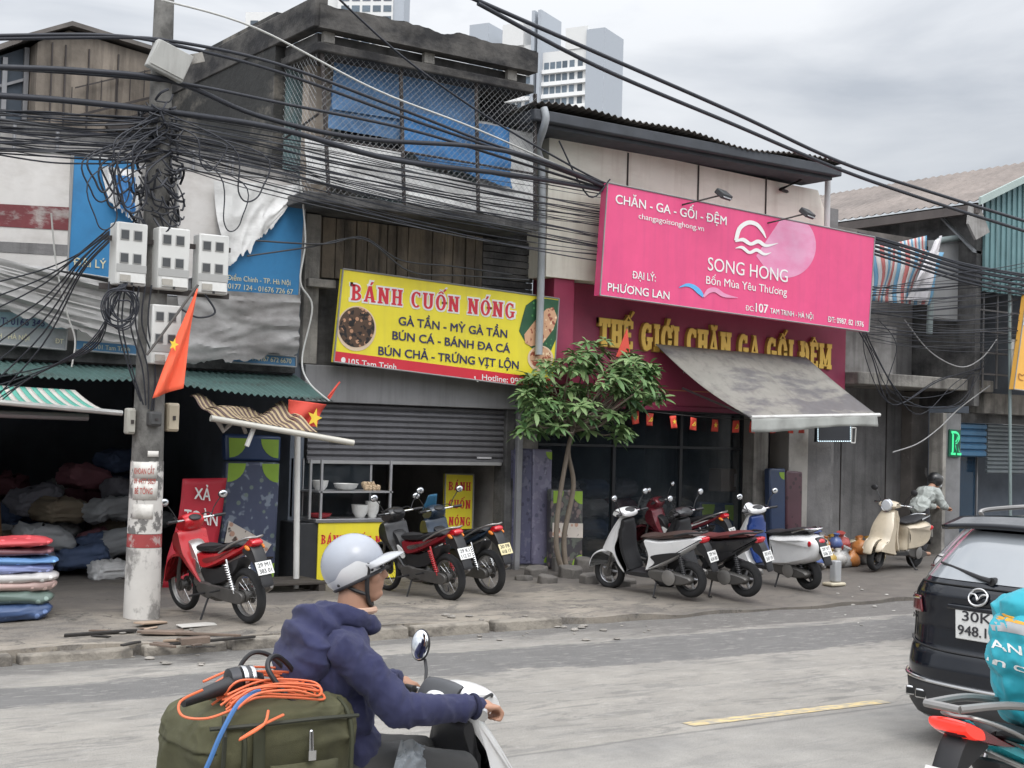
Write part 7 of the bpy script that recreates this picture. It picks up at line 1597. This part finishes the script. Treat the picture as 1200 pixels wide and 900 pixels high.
# ---- stones round the tree
stone=M('dirty_paving_stone',(.13,.12,.11),.9,v=.3,bump=.6,bsc=25,stain=(.05,.047,.044),slo=.45,shi=.62,orv=.3)
for i,(px,py,sx,sz) in enumerate(((628,676,.35,.14),(640,684,.3,.1),(655,670,.3,.2),(668,676,.42,.16),(690,684,.34,.13),(705,680,.4,.1),(722,686,.45,.09),(645,663,.3,.16),(735,683,.3,.07),(682,670,.3,.2),(612,680,.28,.06))):
    q=G(px,py,.15); m=MB(); k=[V((math.cos(R(60*j))*sx*.5*rt.uniform(.75,1.1),math.sin(R(60*j))*.14*rt.uniform(.8,1.3),0)) for j in range(6)]
    m.prism([(a.x,a.y,-.03) for a in k],(rt.uniform(-.02,.02),0,sz+.03)); o=m.build('paving_stone',stone,bev=.02,smooth=True); o.location=(q.x,q.y,pave_z(q.x,q.y)); o.rotation_euler=(R(rt.uniform(-8,8)),R(rt.uniform(-10,10)),R(rt.uniform(-30,30))); tag(o,'broken dark paving stone heaped around the tree foot','stone','broken stones at the tree foot')
# ---- wrapped mattresses
lime=M('lime_corner_print',(.28,.45,.05),.5,v=.15)
mnavy=M('navy_leaf_print',(.075,.09,.15),.4,v=.15,coat=.4,vor=((.17,.22,.20),6.5,.17,0,(.22,.26,.32),.56)); mblue=M('blue_sheet_print',(.03,.06,.15),.4,v=.2,coat=.4)
mviolet=M('violet_damask_print',(.095,.095,.16),.4,v=.15,coat=.4,vor=((.05,.05,.09),9,.26,0,(.14,.14,.2),.55)); mlil=M('lilac_damask_print',(.19,.18,.26),.4,v=.12,coat=.4,vor=((.11,.11,.17),9,.26,0,(.24,.23,.31),.55))
mflor=M('dark_floral_print',(.06,.055,.06),.4,v=.2,coat=.4,vor=((.2,.15,.14),7,.3,0,(.12,.13,.11),.52)); mplaid=M('blue_plaid_print',(.035,.06,.13),.4,v=.2,coat=.3); mmar=M('maroon_print',(.10,.04,.055),.4,v=.2,coat=.3,vor=((.05,.02,.03),9,.25))
def mattress(label,px,y,mat,corners=(),extra=None,th=.14,group='wrapped mattresses stood on end'):
    c=[W(p[0],p[1],y) for p in px]; t=thing('wrapped_mattress',label,'mattress',(c[2]+c[3])/2,0,group)
    m=MB(); m.prism(c,(0,th,0)); m.build('mattress',mat,t,world=True,bev=.03,smooth=True)
    U=lambda u,v:c[0].lerp(c[1],u).lerp(c[3].lerp(c[2],u),v)
    for (u,v) in corners:
        du=.32 if u<.5 else -.32; wv=(c[1]-c[0]).length; hv=(c[3]-c[0]).length; dv=(.32*wv/hv)*(1 if v<.5 else -1)
        pts=[U(u,v)]+[U(u+du*math.cos(R(a)),v+dv*math.sin(R(a))) for a in range(0,91,15)]
        m=MB(); m.prism([q+V((0,-.004,0)) for q in pts],(0,.003,0)); m.build('corner_print',lime,t,world=True,smooth=False)
    return t,U
t,U=mattress('wrapped mattress with leaf print and lime corners behind the red motorbike',[(266,541),(329,542),(322,684),(256,684)],-.25,mnavy,((.03,.012),(.97,.012),(.97,.985)))
m=MB(); c=[W(268,610,-.27),W(318,638,-.27),(W(306,656,-.27)),W(262,640,-.27)]; m.prism(c,(0,-.006,0)); fp=m.build('photo_insert',M('insert_card',(.62,.56,.5),.4,v=.1,vor=((.5,.3,.22),9,.28,0,(.1,.07,.06),.6)),t,world=True,smooth=False)
m=MB(); m.prism([W(258,655,-.26),W(320,652,-.26),W(320,654,-.26),W(258,657,-.26)],(0,-.012,0)); m.build('tie',steel_d,t,world=True)
mattress('second leaf printed mattress showing above the one behind the red motorbike',[(264,508),(330,511),(329,541),(265,540)],-.05,mblue,((.06,.15),(.95,.15)))
mattress('violet damask mattress on the left of the bedding shop front beside the grey pillar',[(597,525),(625,526),(623,662),(596,662)],-.1,mviolet,())
mattress('lilac damask mattress with lime corners left of the tree trunk',[(625.5,526),(648,527),(645,664),(623.5,662)],-.12,mlil,((.95,.02),(.95,.97)))
t,U=mattress('small dark floral mattress with lime corners right behind the tree trunk',[(647,573),(684,574),(683,668),(646,667)],-.3,mflor,((.04,.02),(.96,.02),(.96,.97)))
m=MB(); m.prism([U(.02,.42)+V((0,-.004,0)),U(.98,.42)+V((0,-.004,0)),U(.98,.60)+V((0,-.004,0)),U(.02,.60)+V((0,-.004,0))],(0,-.003,0)); m.build('photo_insert',M('insert_card',(.62,.56,.5),.4),t,world=True,smooth=False)
mattress('blue plaid mattress with lime corners behind the glass at the right',[(820,588),(866,590),(866,650),(820,650)],.45,mplaid,((.06,.04),(.95,.04)))
mattress('pale mattress edge stack standing right of the blue plaid one',[(866,592),(884,592),(884,650),(866,650)],.4,offw,())
mattress('blue wrapped mattress with green corner beside the right shop pillar',[(902,549),(921,549),(921,622),(903,622)],-.2,mplaid,((.9,.06),))
mattress('maroon damask mattress leaning on the right shop pillar',[(921.5,551),(941,553),(940,624),(921.5,622)],-.22,mmar,())
p=W(866,576,.4); t=thing('carton','brown carton with a white square mark on top of the blue plaid mattress','carton',(p.x,p.y,p.z)); m=MB(); m.box(-.42,.42,0,.3,.0,.38); m.build('box',M('brown_card',(.2,.15,.12),.8,v=.1),t,bev=.01); m=MB(); m.box(-.12,.2,-.005,-.001,.08,.3); m.build('label',M('grey_label',(.4,.38,.36),.6),t); m=MB(); m.tube([(-.06,-.008,.16),(.02,-.008,.14),(.1,-.008,.2),(.16,-.008,.22)],.012,6); m.build('mark',M('brown_mark',(.35,.15,.03),.5),t)
# interior: shelves and stacked bedding in the shop
rs=random.Random(9)
pil=[M('bedding_%s'%n_,c_,.8,v=.2) for n_,c_ in (('grey',(.12,.12,.14)),('blue',(.05,.075,.14)),('rose',(.15,.06,.075)),('white',(.26,.27,.28)),('tan',(.17,.14,.1)),('green',(.06,.1,.08)))]
def cushion(name,label,cat,group,p,sz,mat,rot=(0,0,0)):
    m=MB(); m.grid(lambda u,v:(lambda a,b:(sz[0]*math.copysign(abs(math.cos(a))**.4,math.cos(a))*math.cos(b)**.33,sz[1]*math.copysign(abs(math.sin(a))**.4,math.sin(a))*math.cos(b)**.33,sz[2]*(math.sin(b)+.12*math.sin(a*3+p[0]*7)*math.cos(b))))(u*6.2832,(v-.5)*3.14*.999),64,24,True)
    o=m.build(name,mat,auto=80); crease(o.data,min(.04,sz[2]*.3),2.6/sz[0],int(p[0]*97)%50,(1,1,2),1.2); o.location=p; o.rotation_euler=rot; tag(o,label,cat,group); return o
for i in range(26):
    x=.95+(i%7)*.62; z=.3+.33*(i//7); y=1.5
    cushion('folded_bedding','folded bedding stacked at the dim back of the bedding shop','bedding','folded bedding inside the shop',(x,y,z),(.27,.3,.14),rs.choice(pil),(0,0,R(rs.uniform(-8,8))))
# left shop heap of sacks and pillows
for i in range(58):
    r_=i/58; x=rs.uniform(-9.2,-4.2); y=rs.uniform(1.6,4.6); z=.3+rs.uniform(0,.25)+.42*max(0,(y-1.4))*rs.uniform(.5,1.0)
    cushion('wrapped_pillow','wrapped pillow in the dim heap inside the open left shop','pillow','pillows heaped inside the left shop',(x,y,z),(rs.uniform(.2,.38),rs.uniform(.16,.28),rs.uniform(.1,.18)),rs.choice(pil),(R(rs.uniform(-25,25)),R(rs.uniform(-20,20)),R(rs.uniform(0,180))))
for (px,py,y,mt_) in ((128,597,1.5,3),(50,630,1.2,3),(150,575,1.9,0),(70,597,1.7,4),(95,650,1.1,1),(140,635,1.3,3),(30,660,1.0,0),(115,640,1.4,1),(40,585,2.0,0),(100,560,2.3,2),(140,540,2.5,1)):
    q=W(px,py,y); cushion('wrapped_pillow','pale wrapped pillow near the mouth of the open left shop','pillow','pale pillows at the left shop mouth',q,(.34,.24,.15),pil[mt_],(R(rs.uniform(-15,15)),R(rs.uniform(-15,15)),R(rs.uniform(-25,25))))
q=G(128,678,.17); cushion('plastic_bag','crumpled white plastic bag on the floor left of the pole','bag',None,(q.x,q.y,.27),(.26,.18,.12),M('white_plastic',(.5,.5,.5),.4,v=.2))
# folded blankets at the left edge
zb=.14; HS=.64; bl=[('navy folded blanket with white label at the bottom of the blanket pile',(.05,.09,.2),.26),('green quilted blanket second from the bottom of the pile',(.12,.17,.15),.22),('pink floral wrapped blanket in the lower middle of the pile',(.5,.36,.33),.17),('white patterned blanket in the middle of the pile',(.55,.53,.52),.15),('lavender blue floral blanket in the upper half of the pile',(.24,.28,.5),.17),('bright blue striped blanket third from the top of the pile',(.12,.26,.5),.11),('dark wine floral blanket second from the top of the pile',(.13,.05,.06),.13),('red and white wrapped blanket on top of the pile',(.5,.06,.07),.12)]
q=W(8,720,-2.35)
for i,(lb,c_,h) in enumerate(bl):
    h*=HS
    k=1-.05*abs(i-3)*.4
    cushion('folded_blanket',lb,'blanket','folded blankets piled at the left edge',(q.x-.13+rs.uniform(-.05,.05),-2.2,zb+h/2),(.62*k,.40,h*.62),M('blanket_%d'%i if False else 'blanket_'+lb.split()[0]+'_'+lb.split()[1],c_,.45,v=.15,coat=.3,vor=(tuple(min(1,a*1.9+.05) for a in c_),9,.2)),(R(rs.uniform(-2,2)),R(rs.uniform(-3,3)),R(rs.uniform(-5,5)))); zb+=h*.93
t=thing('curtain_roll','orange brown roll standing dim at the far left shop side','roll',W(6,640,1.2)); m=MB(); a=W(6,650,1.2); m.tube([a-V((.25,0,0)),a+V((-.25,0,.75))],[.22,.15],16); m.build('roll',M('dull_orange',(.16,.075,.03),.8),t,world=True)
# ---- food stall behind the rider
t=thing('food_stall','glass food cabinet on a black counter with yellow red lettered front board','food stall',(-2.4,-.45,.17))
y=-.55; a=W(352,690,y); b=W(462,690,y); zt=W(372,613,y).z; ztop=W(376,546,y).z; x0=W(372,640,y).x; x1=W(470,640,y).x; xl=W(351,640,y).x
m=MB(); m.box(xl,x1,y+.01,y+.6,.15,zt); m.build('counter',M('black_counter',(.03,.032,.036),.5,v=.2),t,world=True,bev=.01)
m=MB(); m.box(x0-.05,x1+.02,y-.03,y+.62,zt+.002,zt+.05); m.build('counter_top',M('steel_top',(.36,.36,.37),.35,metal=.7,v=.1),t,world=True,bev=.006)
for xx in (x0+.02,x1-.2,x0-.14+.0):
    for yy in (y,y+.55):
        m=MB(); m.box(xx,xx+.03,yy,yy+.03,zt+.05,ztop+.08); m.build('post',M('aluminium_post',(.42,.42,.43),.4,metal=.6),t,world=True)
m=MB(); m.box(x0,x1-.15,y,y+.58,(zt+ztop)/2+.02,(zt+ztop)/2+.04); m.build('shelf',M('aluminium_post',(.42,.42,.43),.4,metal=.6),t,world=True)
m=MB(); m.box(x0+.02,x1-.18,y+.562,y+.57,zt+.05,ztop+.08); m.build('cabinet_glass',glass_m,t,world=True)
m=MB(); m.box(x0,x1,y-.012,y+.005,W(372,680,y).z,zt-.0); m.build('front_board',yel_v,t,world=True)
line(t,'BÁNH CUỐN NÓNG',(375.5,637.2),(466,638.5),10.5,y,red_v,font='serif',h=.016); line(t,'GÀ TẦN - BÚN CÁ',(378,656),(464,657),8,y,navy_v,bold=.02,h=.016)
def bowlth(label,x,yy,z,r_,h,mat,cat='bowl',g=None):
    m=MB(); m.lathe([(r_*.5,0),(r_*.85,h*.4),(r_,h),(r_*.95,h),(r_*.8,h*.45),(r_*.4,.02)],(0,0,0),'z',20); o=m.build('bowl',mat); o.location=(x,yy,z); tag(o,label,cat,g)
zs_=(zt+ztop)/2+.042; encl=M('white_enamel',(.6,.6,.58),.3,v=.08)
bowlth('white bowl on the left of the food cabinet shelf',x0+.14,y+.25,zs_,.11,.13,encl); bowlth('wide pale basin in the middle of the cabinet shelf',x0+.52,y+.25,zs_,.17,.09,encl); 
for i in range(7): cushion('egg','egg piled at the right of the cabinet shelf','egg','eggs on the cabinet shelf',(x0+.83+.06*(i%4),y+.25+.05*(i//4),zs_+.035+.04*(i//4)),(.028,.028,.035),M('egg_shell',(.55,.42,.28),.6))
bowlth('steel pot at the right of the counter under the shelf',x0+.72,y+.2,zt+.052,.12,.17,encl); bowlth('white bucket at the right end of the stall counter',x0+.88,y+.15,zt+.052,.1,.22,encl); bowlth('red tray on the left of the stall counter',x0+.12,y+.2,zt+.052,.16,.06,M('red_plastic',(.4,.04,.05),.4))
# dark lumber platform left of the stall
pal=M('dark_old_timber',(.05,.043,.037),.85,v=.3,bump=.4,bsc=30)
p=G(322,690,.16); t=thing('pallet','dark timber platform on the pavement left of the food stall','pallet',(p.x,p.y,pave_z(p.x,p.y)))
for i in range(4): m=MB(); m.box(-.5,.55,-.35+.19*i,-.19+.19*i,.09,.12); m.build('plank',pal,t,bev=.005)
for x in (-.42,.42): m=MB(); m.box(x,x+.09,-.36,.4,.0,.088); m.build('bearer',pal,t)
# ---- debris by the pole
woods=[M('splintered_timber',(.16,.12,.095),.9,v=.3,bump=.3,bsc=30,orv=.3),M('pale_plywood',(.36,.27,.2),.85,v=.2,orv=.2),M('charred_timber',(.025,.022,.02),.9,v=.3)]
def plank(label,px,py,ln,wd,th_,rz,mat,tilt=0,grp=None):
    th_*=.6; tilt*=.5; q=G(px,py,.14); m=MB(); k=5
    for i in range(1): m.prism([(-ln/2,-wd/2,0),(ln/2-.03,-wd/2*.9,0),(ln/2,wd*.1,0),(ln/2-.05,wd/2,0),(-ln/2+.03,wd/2*.8,0)],(0,0,th_))
    o=m.build('timber',mat,bev=.004); o.location=(q.x,q.y,pave_z(q.x,q.y)+.005+abs(math.sin(R(tilt)))*ln/2); o.rotation_euler=(0,R(tilt),R(rz)); tag(o,label,'timber',grp)
plank('long black charred board lying left of the pole debris',118,741,.75,.08,.04,4,woods[2])
plank('long dark batten slanting right from the debris by the pole',222,741,1.0,.06,.04,-33,woods[0],2); plank('long dark batten at the front of the debris',250,748,.95,.05,.035,8,woods[2])
plank('pinkish plywood offcut on top of the debris at the pole foot',176,731,.42,.16,.03,30,woods[1],8); plank('brown broken board in the middle of the debris',196,740,.5,.15,.05,-20,woods[0],5); plank('short log lying at the right front of the debris',228,750,.33,.12,.10,6,woods[0]); plank('white board lying flat behind the debris',230,732,.42,.22,.02,4,M('white_board',(.5,.48,.45),.8,v=.1))
for i in range(14): plank('splinter of wood scattered in the debris by the pole',rs.uniform(110,240),rs.uniform(727,756),rs.uniform(.12,.35),rs.uniform(.03,.07),rs.uniform(.015,.04),rs.uniform(-60,60),rs.choice(woods),rs.uniform(0,6),'splinters by the pole')
rub=M('concrete_rubble',(.27,.25,.225),.9,v=.2,orv=.25,bump=.5,bsc=30)
def chunk(px,py,s,label,grp,mat=rub,z=.14):
    q=G(px,py,z); m=MB(); m.ell((0,0,0),(s,s*rs.uniform(.5,1),s*rs.uniform(.2,.4)),n=7,k=4)
    m.v=[(a[0]*rs.uniform(.8,1.2),a[1]*rs.uniform(.8,1.2),a[2]*rs.uniform(.85,1.15)) for a in m.v]
    o=m.build('rubble_chunk',mat,auto=25); o.location=(q.x,q.y,(pave_z(q.x,q.y) if q.y>KY+.14 else .0)+s*.25); o.rotation_euler=(0,0,rs.uniform(0,6)); tag(o,label,'rubble',grp)
for i in range(26): chunk(rs.uniform(520,780),rs.uniform(718,736),rs.uniform(.02,.06),'lump of broken concrete along the crumbled pavement edge','rubble along the pavement edge')
for i in range(12): chunk(rs.uniform(90,250),rs.uniform(735,762),rs.uniform(.02,.05),'small concrete lump among the wood debris by the pole','rubble by the pole')
for i in range(14): chunk(rs.uniform(960,1060),rs.uniform(680,720),rs.uniform(.015,.04),'scrap of litter on the dark pavement behind the black SUV','litter behind the SUV',M('pale_litter',(.45,.43,.4),.8,orv=.4))
# ---- pots and tied bags in front of the grey house
bagc=[M('bag_%s'%n_,c_,.4,v=.2,coat=.3) for n_,c_ in (('clear',(.42,.42,.42)),('yellow',(.5,.34,.08)),('blue',(.1,.15,.35)),('red',(.4,.08,.07)),('white',(.55,.54,.52)),('orange',(.5,.2,.06)))]
netp=M('net_wrapped_cream',(.4,.36,.26),.7,v=.2,vor=((.16,.14,.1),14,.12))
for i,(px,py) in enumerate(((1000,641),(1014,643),(1003,655),(1016,657),(1026,650),(1008,664),(995,665))): 
    q=W(px,py,-.6); m=MB(); m.lathe([(.08,-.12),(.15,-.09),(.175,0),(.15,.09),(.07,.12),(.06,.14),(.03,.14)],(0,0,0),'z',18); o=m.build('wrapped_pot',netp); o.location=(q.x,-.6+.1*(i%2),q.z-.02); tag(o,'cream net wrapped pot in the heap beside the beige scooter','pot','wrapped pots by the grey house')
for i in range(34):
    px_=rs.uniform(950,1030); q=W(px_,655,-1.1+rs.uniform(-.35,.6)); mt_=rs.choice(bagc); q.z=.28+(rs.random()<.35)*rs.uniform(.1,.25)
    m=MB(); m.lathe([(.03,-.12),(.12,-.1),(.16,-.02),(.12,.08),(.04,.12),(.05,.16),(.07,.19)],(0,0,0),'z',12); m.v=[(a[0]*rs.uniform(.85,1.15),a[1]*rs.uniform(.85,1.15),a[2]) for a in m.v]
    o=m.build('tied_bag',mt_,auto=80); o.location=q; o.rotation_euler=(R(rs.uniform(-25,25)),R(rs.uniform(-25,25)),0); o.scale=(rs.uniform(.7,1.1),)*3; tag(o,'tied plastic bag in the colourful heap before the grey house wall','bag','tied bags before the grey house')
q=G(978,684,.14); t=thing('plastic_jug','white plastic jug on a flat base by the retro scooter wheel','jug',(q.x,q.y,pave_z(q.x,q.y))); m=MB(); m.box(-.16,.14,-.1,.1,0,.05); m.build('base',M('cream_plastic',(.5,.45,.34),.5),t,bev=.02); m=MB(); m.box(-.05,.08,-.06,.06,.052,.36); m.build('body',M('grey_white_plastic',(.36,.37,.38),.4),t,bev=.02)
p=W(1062,636,-.9); t=thing('water_bottle','large clear water bottle standing on the beige scooter footboard','bottle',p); m=MB(); m.lathe([(.10,-.12),(.13,-.1),(.13,.1),(.05,.17),(.04,.22)],(0,0,0),'z',18); m.build('bottle',M('hazy_plastic',(.45,.5,.54),.15,v=.1,alpha=.8),t)
